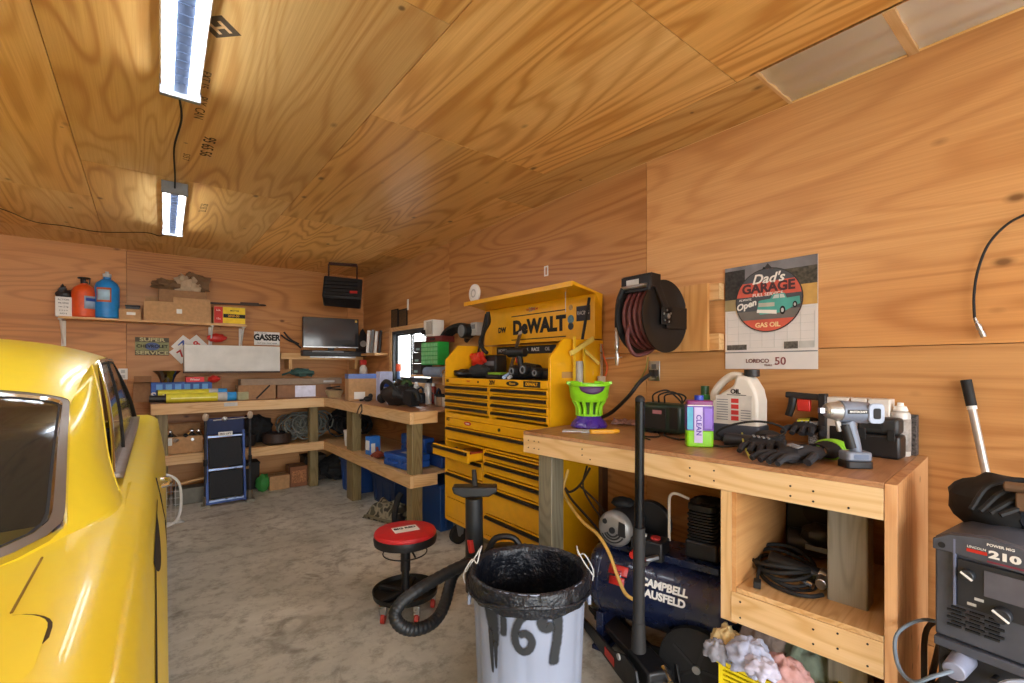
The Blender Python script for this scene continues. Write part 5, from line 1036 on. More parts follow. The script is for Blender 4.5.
# ------------------------------------------------------------------ wall: outlet, cords, reel, calendar, hose
p = U(654.5, 371, x=XR-.004)
t = thing('wall_outlet', 'steel wall socket under the hose reel with a black plug in it', 'socket', (XR-.01, p.y, p.z), -PI/2)
MB().bx(-.04, .04, 0, .008, -.062, .062).build('plate', M_steel, t, .002); [MB().bx(-.017, .017, -.003, 0, s*.028-.015, s*.028+.015).build('socket', K('socket_grey', '#55524e', .5), t, .003) for s in (-1, 1)]
q = [U(652, 373, x=2.46), U(640, 382, x=2.43), U(628, 397, x=2.40), U(612, 412, x=2.42)]
m = MB(); m.tube(q+[Vector((2.44, q[-1].y+.12, NZ+.012))], .012, 8, 5); m.bx(2.455, 2.497, q[0].y-.02, q[0].y+.02, q[0].z-.02, q[0].z+.02)
tag(m.build('extension_cord', M_black), 'thick black power lead running from the wall socket down behind the bucket', 'cord')
m = MB(); m.tube([U(px, py, x=2.49) for px, py in ((648, 357), (646, 368), (641, 378), (634, 386))], .004, 6, 4); tag(m.build('thin_wire', K('olive_wire', '#8a8438', .6)), 'thin olive wire hanging from the hose reel to the power lead', 'wire')
# hose reel mounting board
a, b = U(672, 288, x=XR-.05), U(711, 350, x=XR-.05)
yb0, yb1, zb0, zb1 = U(668, 282, x=2.44).y, U(708.5, 284, x=2.44).y, U(708, 351, x=2.44).z, U(708, 283, x=2.44).z
t = thing('mounting_board', 'pale plywood mounting board on two battens behind the hose reel', 'board', (2.43, yb0, zb0), -PI/2)
W = yb0-yb1; H = zb1-zb0
MB().bx(0, W, 0, .02, 0, H).build('panel', plywood('reel_board', '#d8a262', '#b87c40', '#e4bc86', 'z', knots=.2, island=False), t, .001)
for z in (.0, H-.10): MB().bx(-.0, W+.055, .0205, XR-2.43-.002, z+.005, z+.095).build('batten', M_lumx, t, .002)
# hose reel
p = U(655, 318, x=2.28)
t = thing('hose_reel', 'black steel air hose reel with dark red hose on the right wall', 'hose reel', (2.25, p.y, p.z), -PI/2+.45)
t.rotation_euler.z = 2.2-PI
t.rotation_euler.z = -PI/2-.04; t.scale = (.95, .92, .93)
rk = K('reel_black', '#1f1c1b', .4, .4)
AX = -.0
# reel axis local x; discs at x=-.07 and x=.07
for s in (-1, 1):
    m = MB(); m.lathe([(.04, s*.075), (.12, s*.07), (.20, s*.085), (.215, s*.09), (.215, s*.098), (.20, s*.093), (.12, s*.08), (.04, s*.085)], n=44, axis='x', closed=True); m.build('side_disc', rk, t)
MB().cyl((-.07, 0, 0), (.07, 0, 0), .10, n=24).build('drum', rk, t)
hm = K('maroon_hose', '#5a2a28', .5, scale=30, var=.25)
m = MB()
for r, n_ in ((.115, 5), (.14, 5), (.165, 5), (.185, 4)):
    for i in range(n_):
        xx = -.058+i*.116/(n_-1); m.tube([(xx, r*math.cos(a*PI/14), r*math.sin(a*PI/14)) for a in range(28)], .0125, 8, closed=True)
m.tube([(-.03, -.17, -.05), (-.03, -.19, -.14), (-.02, -.14, -.225), (.01, -.06, -.215), (.02, .0, -.18)], .0125, 8, 5); m.build('hose', hm, t)
m = MB(); m.prism([(-.05, -.05), (.05, -.05), (.05, .05), (-.05, .05)], .10, .106, 'yz'); m.prism([(-.035, .05), (.035, .03), (-.09, .225), (-.15, .22)], .10, .106, 'yz'); m.bx(.10, .106, .0, .20, -.07, .06)
m.build('arm', rk, t, .002)
m = MB(); [m.cyl((.1062, .035*math.cos(a), .035*math.sin(a)), (.112, .035*math.cos(a), .035*math.sin(a)), .007, n=8) for a in (.5, 1.7, 2.8, 3.9, 5.1)]; m.cyl((.106, 0, 0), (.118, 0, 0), .016, n=12); m.build('bolts', M_steel, t)
m = MB(); m.bx(-.10, .106, -.16, -.145, .14, .235); m.bx(.094, .106, -.145, -.06, .16, .24); m.bx(-.10, -.094, -.145, -.06, .16, .24); m.bx(-.10, .106, -.145, -.07, .235, .24); m.build('guide_housing', rk, t, .002)
MB().bx(-.06, .03, -.163, -.161, .175, .215).build('guide_label', M_ltgrey, t, .001); m = MB(); m.cyl((-.09, -.168, .17), (.09, -.168, .17), .012, n=10); m.build('guide_roller', M_steel, t)
m = MB(); m.bx(-.02, .04, .14, .235, -.09, .08); m.build('wall_plate', rk, t, .003)
m = MB(); m.tube([(-.08, -.17, .17), (-.105, -.18, .10), (-.12, -.175, 0.0), (-.125, -.17, -.06)], .014, 8, 5); m.build('hose_tail', M_dark, t)
m = MB(); m.lathe([(.010, -.06), (.013, -.08), (.009, -.085), (.013, -.11), (.010, -.14), (.014, -.16), (.014, -.185), (.007, -.20), (.012, -.22), (.012, -.26), (.008, -.29)], (-.125, -.17, 0), 10); m.build('coupler', M_steel, t)
# calendar with round tin sign
a, b, c_, d_ = U(725.5, 268, x=XR-.006), U(818, 255, x=XR-.006), U(725.5, 369, x=XR-.006), U(818, 369, x=XR-.006)
y0, y1 = a.y, b.y; zt3 = a.z; zb3 = (c_.z+d_.z)/2; W = y0-y1; H = b.z-zb3
zt3 = (a.z+b.z)/2
t = thing('wall_calendar', 'wall calendar with round vintage truck garage picture above a month grid', 'calendar', (XR-.008, y0, zb3), -PI/2); H = zt3-zb3
MB().bx(0, W, 0, .004, 0, H).build('sheet', K('calendar_paper', '#d9d4d0', .6, var=.02), t)
zp = H*.57
MB().bx(0, W, -.003, -.0005, zp, H).build('picture', K('photo_sky', '#77767a', .5, scale=8, var=.4), t)
MB().bx(0, W*.24, -.004, -.0031, zp+.06, H-.02).build('picture_tree', K('photo_dark', '#2b2a28', .6, scale=60, var=.7), t); MB().bx(W*.6, W, -.004, -.0031, zp+.10, H-.05).build('picture_tree', K('photo_tree', '#474338', .6, scale=60, var=.7), t)
MB().bx(W*.7, W, -.0042, -.0033, zp, zp+.10).build('picture_field', K('photo_field', '#c59a52', .6), t); MB().bx(0, W*.3, -.0042, -.0033, zp, zp+.06).build('picture_barn', K('photo_barn', '#9a8a62', .6), t)
cxm, czm, R = W*.50, H*.645, H*.30
def disc(r0, y, mm, name): MB().prism([(cxm+r0*math.cos(i*PI/24), czm+r0*math.sin(i*PI/24)) for i in range(48)], y-.001, y, 'xz').build(name, mm, t)
disc(R, -.005, K('badge_ring', '#33302f', .6), 'badge_ring'); disc(R*.965, -.0061, K('badge_coral', '#cf5a45', .5), 'badge_disc')
def band(z0, z1, mm, y=-.0072, nm='badge_band'):
    r = R*.965; pts = []
    for i in range(13):
        z = z0+(z1-z0)*i/12; pts.append((cxm+math.sqrt(max(0, r*r-(z-czm)**2)), z))
    for i in range(13):
        z = z1+(z0-z1)*i/12; pts.append((cxm-math.sqrt(max(0, r*r-(z-czm)**2)), z))
    MB().prism(pts, y-.001, y, 'xz').build(nm, mm, t)
band(czm-R*.55, czm+R*.14, K('badge_slate', '#4a4d52', .6)); band(czm+R*.58, czm+R*.96, K('badge_slate', '#4a4d52', .6)); band(czm-R*.6, czm-R*.32, K('badge_road', '#6f6964', .6), -.0083)
text("Dad's", R*.42, M_tagw, t, (cxm, -.0085, czm+R*.66), bold=.02, shear=.3); text('GARAGE', R*.40, K('garage_ink', '#4a2c30', .6), t, (cxm, -.0085, czm+R*.38), bold=.04, sx=1.0)
text('FULL SERVICE', R*.15, M_tagw, t, (cxm, -.0085, czm+R*.17)); text('Open', R*.28, M_tagw, t, (cxm-R*.66, -.0092, czm-R*.12), (PI/2, -.25, 0), bold=.03, shear=.3); text('GAS OIL', R*.20, K('badge_cream', '#efcf9a', .6), t, (cxm, -.0085, czm-R*.78), bold=.03)
text('ALWAYS', R*.10, M_tagw, t, (cxm-R*.68, -.0092, czm+R*.06))
# the teal pickup
def tp(pts, mm, y, nm): MB().prism([(cxm+R*(a*.86+.17), czm+R*b) for a, b in pts], y-.001, y, 'xz').build(nm, mm, t)
teal = K('truck_teal', '#4fa79b', .5); tp([(-.55, -.30), (-.5, -.02), (-.42, .0), (-.1, .02), (.0, .16), (.38, .16), (.45, .0), (.86, .02), (.88, -.2), (.6, -.3), (.3, -.42), (-.45, -.45)], teal, -.0096, 'truck_body')
tp([(-.02, .02), (.05, .13), (.2, .13), (.2, .02)], K('truck_glass', '#c7d2cf', .4), -.0108, 'truck_glass'); tp([(.23, .02), (.23, .13), (.35, .13), (.40, .02)], K('truck_glass', '#c7d2cf', .4), -.0108, 'truck_glass')
tp([(-.5, -.2), (-.5, -.08), (.05, -.1), (.05, -.22)], K('truck_grille', '#b9b6a8', .4), -.0108, 'truck_grille'); tp([(-.56, -.38), (-.55, -.28), (.12, -.34), (.12, -.46)], M_tagw, -.0108, 'truck_bumper')
for a0, b0, r0 in ((.32, -.36, .13), (.72, -.22, .10)): tp([(a0+r0*.7*math.cos(i*PI/8), b0+r0*math.sin(i*PI/8)) for i in range(16)], M_dark, -.0120, 'truck_wheel'); tp([(a0+r0*.35*math.cos(i*PI/8), b0+r0*.5*math.sin(i*PI/8)) for i in range(16)], M_ltgrey, -.0132, 'truck_hubcap')
m = MB(); [m.bx(W*.03, W*.97, -.0012, -.0003, z, z+.0012) for z in [H*.20+H*.35*i/5 for i in range(6)]]; [m.bx(W*.03+W*.94*i/7-.0006, W*.03+W*.94*i/7+.0006, -.0012, -.0003, H*.2, H*.51) for i in range(8)]; m.build('month_grid', M_ltgrey, t)
MB().bx(.01, W*.26, -.0025, -.0014, H*.185, H*.235).build('small_photo', K('strip_photo', '#57534e', .6, scale=70, var=.6), t); MB().bx(W*.67, W*.81, -.0025, -.0014, H*.185, H*.25).build('small_photo', K('strip_photo', '#57534e', .6, scale=70, var=.6), t); MB().bx(W*.82, W*.97, -.0025, -.0014, H*.19, H*.25).build('small_photo', M_ltgrey, t)
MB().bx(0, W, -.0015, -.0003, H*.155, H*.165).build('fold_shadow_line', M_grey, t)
text('LORDCO', .028, K('ink_brown', '#7a5650', .6), t, (W*.38, -.0015, H*.075), bold=.03); text('50', .055, K('ink_maroon', '#8c4a4a', .6), t, (W*.63, -.0015, H*.07), bold=.01); text('YEARS', .014, K('ink_brown', '#7a5650', .6), t, (W*.5, -.0015, H*.035))
MB().lathe([(.0, 0), (.006, 0), (.006, -.004), (0, -.006)], (W*.46, -.004, H-.03), 10, 'y').build('hang_tab', M_dark, t)
MB().prism([(cxm-.02, czm+R*.98), (cxm+.02, czm+R*.98), (cxm, czm+R*1.14)], -.006, -.005, 'xz').build('hang_loop', K('badge_ring', '#33302f', .6), t)
# hose on the wall far right
m = MB(); pp = [U(px, py, x=XR-.025) for px, py in ((1052, 204), (1024, 215), (1005, 226), (988, 245), (978, 270), (974, 295), (974.5, 318))]; m.tube(pp, .0045, 8, 6)
t = thing('rubber_hose', 'black rubber hose with metal nozzle curving on the wall at far right', 'hose', (XR-.025, pp[3].y, pp[-1].z)); m.T = None
for i, v in enumerate(m.v): m.v[i] = tuple(Vector(v)-t.location)
m.build('hose', M_dark, t); q0 = pp[-1]-t.location; q1 = U(984, 337, x=XR-.025)-t.location
m = MB(); d = q1-q0; m.cyl(q0, q0+d*.35, .006, n=10); m.cyl(q0+d*.35, q0+d*.6, .009, n=10); m.cyl(q0+d*.6, q0+d*.7, .006, n=10); m.cyl(q0+d*.7, q1, .009, n=10); m.build('nozzle', M_steel, t)
# ------------------------------------------------------------------ in the cubby
t = thing('angle_grinder', 'black corded grinder lying with coiled cable in the cubby of the near bench', 'power tool', FP(1.285, .24, .641), FA+.1); t.scale = (.85, .85, 1)
m = MB(); m.cyl((-.09, .0, .05), (.12, -.04, .045), .038, .032, n=16); m.build('body', M_black, t, .005); m = MB(); m.cyl((.12, -.04, .05), (.15, -.05, .045), .036, .03, n=16); m.cyl((.13, -.07, .05), (.13, -.11, .04), .022, n=12); m.build('gear_head', M_steel, t, .003)
m = MB(); m.cyl((.05, -.08, .03), (.10, -.10, .025), .012, n=10); m.build('spindle', M_chrome, t); MB().box((-.02, -.036, .06), (.07, .004, .02), (.4, 0, -.15)).build('name_label', M_ltgrey, t)
m = MB()
for j in range(5):
    r = .105+.006*j; m.tube([(.0+r*1.0*math.cos(a*.5236)-.01*j, -.02+r*1.15*math.sin(a*.5236)+.008*j, .012+.014*j+.012*math.sin(a*1.0472+j)) for a in range(12)], .0075, 8, 4, closed=True)
m.tube([(-.08, 0, .06), (-.11, -.08, .05), (-.11, -.14, .03), (-.10, -.19, .018)], .0075, 8, 4); m.build('cable', M_dark, t); m = MB(); m.box((-.095, -.215, .018), (.03, .05, .025), (0, 0, .2)); m.build('plug', M_dark, t, .004)
m = MB(); m.tube([(-.125, .04, .02), (-.12, -.06, .012), (-.06, -.15, .010), (.03, -.19, .010), (.10, -.18, .012), (.14, -.13, .012)], .008, 8, 6); m.build('cable', M_dark, t)
t = thing('power_tool', 'dark tool body lying behind the coiled cable deep in the cubby', 'power tool', FP(1.33, .48, .641), FA); m = MB(); m.cyl((-.12, 0, .07), (.13, .02, .09), .06, .045, n=16); m.ball((.0, -.02, .13), (.07, .06, .05), noise=.3); m.build('body', M_black, t, .004); MB().box((.0, -.062, .08), (.09, .006, .02)).build('name_label', M_grey, t)
t = thing('speaker_box', 'dark upright case at the back of the cubby', 'case', FP(1.30, .58, .641), FA); MB().bx(-.13, .12, -.03, .06, 0, .33).build('body', K('deep_grey', '#222426', .6), t, .008); MB().cyl((0, -.034, .2), (0, -.0305, .2), .06, n=24).build('face_disc', M_dark, t)
# ================================================================== UNDER THE NEAR BENCH
# air compressor
A = Vector((1.98, 1.68, .37)); B = Vector((2.13, 1.05, .37)); ax = (B-A).normalized(); TL = (B-A).length
ang = math.atan2(ax.y, ax.x)
t = comp = thing('air_compressor', 'navy air compressor with horizontal tank under the near bench', 'air compressor', (A.x, A.y, 0), ang)
R = .195; zc = .37
# local x along tank toward the viewer's right, local -y faces the room
prof = [(0, -.07), (.08, -.065), (.14, -.045), (.18, -.015), (R, .03), (R, TL-.03), (.18, TL+.015), (.14, TL+.045), (.08, TL+.065), (0, TL+.07)]
MB().lathe(prof, (0, 0, zc), 40, 'x').build('tank', M_navy, t)
m = MB(); m.lathe([(R+.0008, .035), (R+.003, .037), (R+.003, .045), (R+.0008, .047)], (0, 0, zc), 40, 'x'); m.build('weld_seam', M_navy, t)
ft = 'CAMPBELL', 'HAUSFELD'
def wrap_text(s, size, x, ang0, name='lettering'):
    """lettering bent round the tank shell"""
    o = text(s, size, M_tagw, t, (0, 0, 0), (0, 0, 0), name, bold=.045, ex=.0006, align='LEFT')
    for v in o.data.vertices:
        a = ang0+v.co.y/(R+.001); r = R+.0012+v.co.z
        v.co = Vector((x+v.co.x, -r*math.cos(a), zc+r*math.sin(a)))
wrap_text('CAMPBELL', .047, .270, .45); wrap_text('HAUSFELD', .047, .262, .21)
def patch(x0, x1, a0, a1, mm, nm):
    m = MB(); m.grid(lambda u, v: (x0+(x1-x0)*u, -(R+.0015)*math.cos(a0+(a1-a0)*v), zc+(R+.0015)*math.sin(a0+(a1-a0)*v)), 2, 6); m.build(nm, mm, t, solid=.001)
patch(.10, .20, .42, .66, M_red, 'logo_mark'); patch(.11, .19, .18, .38, M_red, 'logo_mark'); patch(.13, .17, .30, .55, M_navy, 'logo_gap')
# saddle feet and wheels
for s in (-1, 1):
    m = MB(); m.lathe([(.0, s*.18), (.15, s*.18), (.168, s*.185), (.168, s*.225), (.15, s*.23), (.10, s*.215), (.03, s*.215), (0, s*.23)] if s > 0 else [(.0, s*.18), (.15, s*.18), (.168, s*.185), (.168, s*.225), (.15, s*.23), (0, s*.23)], (TL-.10, 0, .168), 36, 'y')
    w_ = m.build('wheel', M_dark, t); m = MB(); m.cyl((TL-.10, s*.231, .168), (TL-.10, s*.24, .168), .018, n=12); m.build('hub', M_steel, w_)
    m = MB(); [m.box((TL-.10+.07*math.cos(a), s*.226, .168+.07*math.sin(a)), (.11, .012, .014), (0, -a, 0)) for a in (0, 1.257, 2.51, 3.77, 5.03)]; m.build('spokes', M_black, w_)
m = MB(); m.cyl((TL-.10, -.2, .168), (TL-.10, .2, .168), .012, n=10); m.bx(TL-.13, TL-.07, -.14, .14, .155, .215); m.build('axle', M_navy, t, .003); m = MB(); m.bx(.0, .04, -.12, .12, .0201, .20); m.bx(-.02, .06, -.13, .13, 0, .02); m.build('saddle_foot', M_navy, t, .003)
# deck
MB().bx(.03, TL-.04, -.11, .12, zc+R-.02, zc+R+.012).build('deck', M_navy, t, .003)
# motor with grey end bell
mz = zc+R+.095
mcx = .115
m = MB(); m.lathe([(.06, -.12), (.084, -.11), (.088, -.08), (.088, .10), (.09, .11), (0, .11)], (mcx, 0, mz), 30, 'y'); m.build('motor', M_black, t)
m = MB(); m.lathe([(0, -.165), (.06, -.162), (.08, -.15), (.090, -.135), (.090, -.115), (.06, -.115)], (mcx, 0, mz), 32, 'y'); bell = m.build('end_bell', K('bell_grey', '#8d8b88', .4, .4), t)
m = MB(); m.cyl((mcx, -.17, mz), (mcx, -.16, mz), .016, n=14); [m.tube([(mcx+r*math.cos(a), -.164+(r-.04)*.18, mz+r*math.sin(a)) for a in [-2.7+.2*i for i in range(12)]], .0045, 6) for r in (.032, .046, .062)]; m.cyl((mcx-.042, -.165, mz+.038), (mcx-.042, -.155, mz+.038), .013, n=12); m.prism([(mcx+.03, mz-.02), (mcx+.068, mz-.025), (mcx+.064, mz+.04), (mcx+.035, mz+.05)], -.1655, -.155, 'xz'); m.build('vent_slots', M_dark, bell)
m = MB(); m.ball((mcx-.02, .0, mz+.10), (.06, .05, .03), noise=.2); m.build('capacitor_cover', M_dark, t)
MB().cyl((mcx+.10, .06, mz+.0), (mcx+.10, .10, mz+.0), .115, n=32).build('belt_guard', M_black, t, .008)
# pressure switch box with gauges
m = MB(); m.bx(.20, .36, -.14, -.03, zc+R-.02, zc+R+.075); m.build('pressure_switch', M_black, t, .008)
for i, c in enumerate((M_tagw, M_inkred)): MB().cyl((.24+.07*i, -.09, zc+R+.076), (.24+.07*i, -.09, zc+R+.084), .024, n=16).build('gauge', c, t)
m = MB(); m.cyl((.23, -.175, zc+R+.0), (.23, -.14, zc+R+.005), .02, n=14); m.build('red_knob', M_red, t)
m = MB(); m.cyl((.30, -.19, zc+R+.0), (.34, -.14, zc+R+.01), .012, n=10); m.cyl((.31, -.15, zc+R-.0), (.31, -.21, zc+R-.01), .009, n=8); m.build('valve', M_steel, t)
# pump: finned cylinder
m = MB(); pxx = TL-.135
m.bx(pxx-.07, pxx+.08, -.07, .09, zc+R+.012, zc+R+.10); m.build('crankcase', M_black, t, .012)
m = MB()
for i in range(11): m.prism(rrect(.125+.012*(i % 2), .14, .03, cx=pxx, cy=.01), zc+R+.09+i*.0135, zc+R+.097+i*.0135)
m.prism(rrect(.10, .11, .03, cx=pxx, cy=.01), zc+R+.09, zc+R+.24); m.prism(rrect(.13, .14, .03, cx=pxx, cy=.01), zc+R+.24, zc+R+.265); m.build('finned_cylinder', M_black, t)
m = MB(); m.ball((pxx+.01, .02, zc+R+.27), (.07, .06, .025), noise=.5, nf=10); m.build('air_filter', M_dark, t)
m = MB(); m.tube([(pxx-.07, .0, zc+R+.275), (pxx-.13, -.02, zc+R+.295), (pxx-.155, -.03, zc+R+.275), (pxx-.157, -.03, zc+R+.20), (pxx-.157, -.03, zc+R+.06)], .007, 8, 5); m.build('air_pipe', K('pipe_cream', '#d8cdbb', .35), t)
# yellow air hose running down across the tank
m = MB(); pp = [Vector((2.30, 1.95, .92)), Vector((2.16, 2.0, .82)), Vector((2.02, 2.0, .78)), Vector((1.96, 1.93, .72)), Vector((1.90, 1.84, .66)), Vector((1.84, 1.70, .60))]
q = [U(568, 470, x=1.95), U(563, 490, x=1.9), U(570, 505, x=1.86), U(583, 522, x=1.80), U(598, 535, x=1.76), U(609, 553, x=1.74), U(617, 575, x=1.74), U(625, 593, x=1.76), U(634, 600, x=1.79)]
m.tube(q, .0085, 8, 6); tag(m.build('air_hose', K('hose_ochre', '#c79a4a', .5)), 'ochre yellow air hose drooping across the end of the compressor tank', 'hose')
m = MB(); m.tube([U(px, py, x=1.98) for px, py in ((590, 468), (580, 485), (570, 492), (565, 488), (572, 500), (590, 520), (600, 532))], .007, 6, 5); m.tube([U(px, py, x=2.02) for px, py in ((587, 466), (583, 486), (592, 505), (605, 522))], .006, 6, 5)
m.tube([U(px, py, x=2.02) for px, py in ((580, 486), (595, 500), (612, 520))], .006, 6, 5)
tag(m.build('dark_hose_tangle', K('brown_black_cord', '#2a1a12', .6)), 'dark crossed cords hanging beneath the near bench beside the grey post', 'cord')
# dark wooden stud on wall under bench + horizontal batten
m = MB(); y = U(604, 500, x=2.49).y; m.bx(2.45, XR-.002, y-.02, y+.02, 0, NZ-.12); o = m.build('wall_batten', K('dark_stud', '#5a3a20', .7)); tag(o, 'dark vertical batten on the wall behind the compressor motor', 'batten')
# floor jack with long upright handle
jp = U(643, 660, z=.12)
jk = thing('floor_jack', 'black floor jack with tall upright black handle in front of the compressor', 'floor jack', (jp.x, jp.y, 0), 0)
jd = Vector((U(600, 612, z=.12)-U(650, 672, z=.12)).normalized()); jr = math.atan2(jd.y, jd.x); jk.rotation_euler.z = jr
# local x = toward the lifting pad (away to upper left in view)
for s in (-1, 1):
    m = MB(); m.prism([(-.16, .05), (-.12, .16), (-.02, .17), (.10, .12), (.50, .085), (.56, .06), (.54, .035), (.05, .035)], s*.10-.006, s*.10+.006, 'xz'); m.build('side_plate', M_black, jk, .003)
    m = MB(); m.cyl((.49, s*.115, .04), (.49, s*.15, .04), .04, n=20); m.build('front_wheel', M_dark, jk, .003); m = MB(); m.cyl((-.13, s*.115, .045), (-.13, s*.15, .045), .045, n=20); m.build('rear_caster', M_dark, jk, .003)
    MB().bx(.08, .18, s*.108-.001, s*.108+.001, .055, .095).build('red_label', M_red, jk)
m = MB(); m.box((.24, 0, .115), (.40, .10, .035), (0, .05, 0)); m.bx(.42, .52, -.05, .05, .10, .125); m.build('lift_arm', K('jack_dark', '#26201e', .5), jk, .004); MB().lathe([(0, .13), (.05, .13), (.055, .15), (.04, .15), (.035, .14), (0, .14)], (.49, 0, 0), 20).build('saddle', M_steel, jk)
m = MB(); m.bx(-.15, .04, -.06, .06, .05, .16); m.build('hydraulic_unit', M_black, jk, .012); m = MB(); m.cyl((-.16, -.05, .10), (-.16, .05, .10), .022, n=14); m.cyl((-.18, -.03, .13), (-.12, -.03, .16), .012, n=10); m.build('release_fittings', M_chrome, jk)
m = MB(); m.tube([(-.14, -.085, .06), (-.2, -.06, .06), (-.21, 0, .065), (-.2, .06, .06), (-.14, .085, .06)], .008, 8, 5); m.build('spring', M_steel, jk)
m = MB(); [m.cyl((.02, s*.11, .14), (.02, s*.118, .14), .014, n=10) for s in (-1, 1)]; m.build('bolts', M_ltgrey, jk)
hb = Vector((-.08, 0, .15)); top = U(640, 400, d=1.93); Mi = Matrix.Translation(jk.location) @ Matrix.Rotation(jr, 4, 'Z'); ht_ = Mi.inverted() @ top; hb2 = Mi.inverted() @ U(638.5, 650, d=2.0)
m = MB(); m.cyl(hb2, hb2.lerp(ht_, .12), .032, .027, n=16); m.cyl(hb2.lerp(ht_, .12), hb2.lerp(ht_, .5), .025, n=16); m.build('handle_sleeve', K('sleeve_black', '#262424', .6), jk); m = MB(); m.cyl(hb2.lerp(ht_, .5), ht_, .0195, n=16); hd = m.build('handle', K('handle_gloss', '#18181a', .22, .3), jk); MB().ball(ht_, .0205, 14, 8).build('end_cap', M_dark, hd)
# yellow crate of rags
rc = U(748, 683, z=.35); t = thing('plastic_crate', 'bright yellow slotted plastic crate under the near bench', 'crate', (1.882, .752, 0), FA)
cy = K('crate_yellow', '#e8cf14', .4); m = MB(); w, d, h = .36, .25, .34
sl = [.04+.018*i for i in range(17)]
m.bx(-w/2, w/2, -d/2, d/2, 0, .01)
for z in sl: m.bx(-w/2, w/2, -d/2, -d/2+.006, z-.005, z+.005); m.bx(-w/2, -w/2+.006, -d/2, d/2, z-.005, z+.005); m.bx(w/2-.006, w/2, -d/2, d/2, z-.005, z+.005); m.bx(-w/2, w/2, d/2-.006, d/2, z-.005, z+.005)
for sx in (-1, 0, 1): m.bx(sx*(w/2-.008)-.008, sx*(w/2-.008)+.008, -d/2-.001, -d/2+.007, 0, h)
for sy in (-1, 1): m.bx(-w/2-.001, -w/2+.007, sy*(d/2-.009)-.008, sy*(d/2-.009)+.008, 0, h); m.bx(w/2-.007, w/2+.001, sy*(d/2-.009)-.008, sy*(d/2-.009)+.008, 0, h)
m.build('basket', cy, t); m = MB(); m.bx(-w/2-.008, w/2+.008, -d/2-.008, -d/2+.01, h-.0, h+.02); m.bx(-w/2-.008, w/2+.008, d/2-.01, d/2+.008, h, h+.02); m.bx(-w/2-.008, -w/2+.01, -d/2+.01, d/2-.01, h, h+.02); m.bx(w/2-.01, w/2+.008, -d/2+.01, d/2-.01, h, h+.02); m.build('rim', cy, t, .003)
def rag(lb, px, py, z, r, col, sd, rz=0):
    p = U(px, py, z=z); m = MB(); rx, ry, rzz = r
    def f(u, v):
        a = 2*PI*u; s = v*PI*.62; d = Vector((math.sin(s)*math.cos(a), math.sin(s)*math.sin(a), math.cos(s)))
        fold = 1+.14*math.sin(a*7+sd+3*v)*v+.26*mnoise.noise(d*2.6+Vector((sd, 0, 0)))-.22*abs(mnoise.noise(d*5.5+Vector((0, 0, sd))))-.10*abs(mnoise.noise(d*11+Vector((sd, 0, sd))))
        return (d.x*rx*fold, d.y*ry*fold, d.z*rzz*fold+.10*mnoise.noise(d*4+Vector((0, sd, 0)))*rzz)
    m.grid(f, 48, 14); o = m.build('rag', K('rag_'+col[1:], col, .9, scale=45, bump=.25), loc=p-Vector((0, 0, rzz*.6)), rz=rz, smooth=180, solid=.003)
    return tag(o, lb, 'rag')
rag('pale yellow rag at the left of the rag heap', 727, 634, .44, (.055, .06, .07), '#d6bd88', 1)
rag('light grey-blue rag in the middle of the heap over the yellow crate', 750, 648, .45, (.075, .09, .075), '#a9aec4', 4)
rag('dusty brown rag behind the grey-blue one, under the cubby rail', 762, 630, .40, (.13, .09, .10), '#a18c80', 7, .4)
rag('pink rag low at the front of the heap', 786, 664, .43, (.06, .08, .06), '#b98d88', 9)
rag('sage green rag hanging at the right of the rag heap', 808, 652, .38, (.10, .11, .13), '#8d9a86', 12)
rag('grey rag hanging over the left side of the crate', 717, 645, .42, (.035, .05, .05), '#8f8f98', 15)
rag('white printed rag with coloured scribbles near the crate rim', 762, 662, .44, (.055, .06, .04), '#b9b5c6', 18)
t = carton('cardboard_box', 'brown carton holding up the rags beside the yellow crate', (1.885, .493, 0), (.12, .2, .28), rz=FA, mm=M_card2, tape=False)
# ================================================================== WELDER (far right)
wf_ = U(978, 530, d=1.46)
wa = -1.18
we = thing('welder', 'dark grey wire welder with round knobs at the right edge of the photo', 'welder', (1.90, .24, 0), -PI/2+.62)
# front face: left edge px 933, right edge beyond frame; local x to the right, -y toward viewer
L0 = U(934, 530, d=1.33); L1 = U(1060, 545, d=1.13)
wd = Vector((L1.x-L0.x, L1.y-L0.y, 0)); WW = .30; wd.normalize()
we.location = (L0.x, L0.y, 0); we.rotation_euler.z = math.atan2(wd.y, wd.x)
WZ = U(940, 532, d=1.33).z; wb = U(940, 660, d=1.33).z
we.scale = (.72, 1, .72); we.location.z = WZ*.28; zl = lambda w: (w-.28*WZ)/.72
gm = K('welder_grey', '#4b4e57', .5); gd = K('welder_dark', '#26282d', .45)
m = MB(); m.prism([(0, WZ-.40), (0, WZ-.015), (.05, WZ+.012), (.16, WZ+.028), (.26, WZ+.012), (.31, WZ-.02), (.31, WZ-.40)], .004, .42, 'xz'); m.build('case', gm, we, .008)
m = MB(); m.prism([(0, WZ-.02), (.05, WZ+.010), (.16, WZ+.026), (.26, WZ+.010), (.31, WZ-.02), (.31, WZ-.075), (.075, WZ-.06), (.0, WZ-.06)], -.012, .003, 'xz'); m.build('top_fascia', gm, we, .003)
MB().bx(.07, .31, -.008, .003, WZ-.255, WZ-.076).build('control_panel', gd, we, .003)
MB().bx(.062, .068, -.0125, .002, WZ-.256, WZ-.004).build('edge_strip', K('strip_pale', '#6f7690', .45), we)
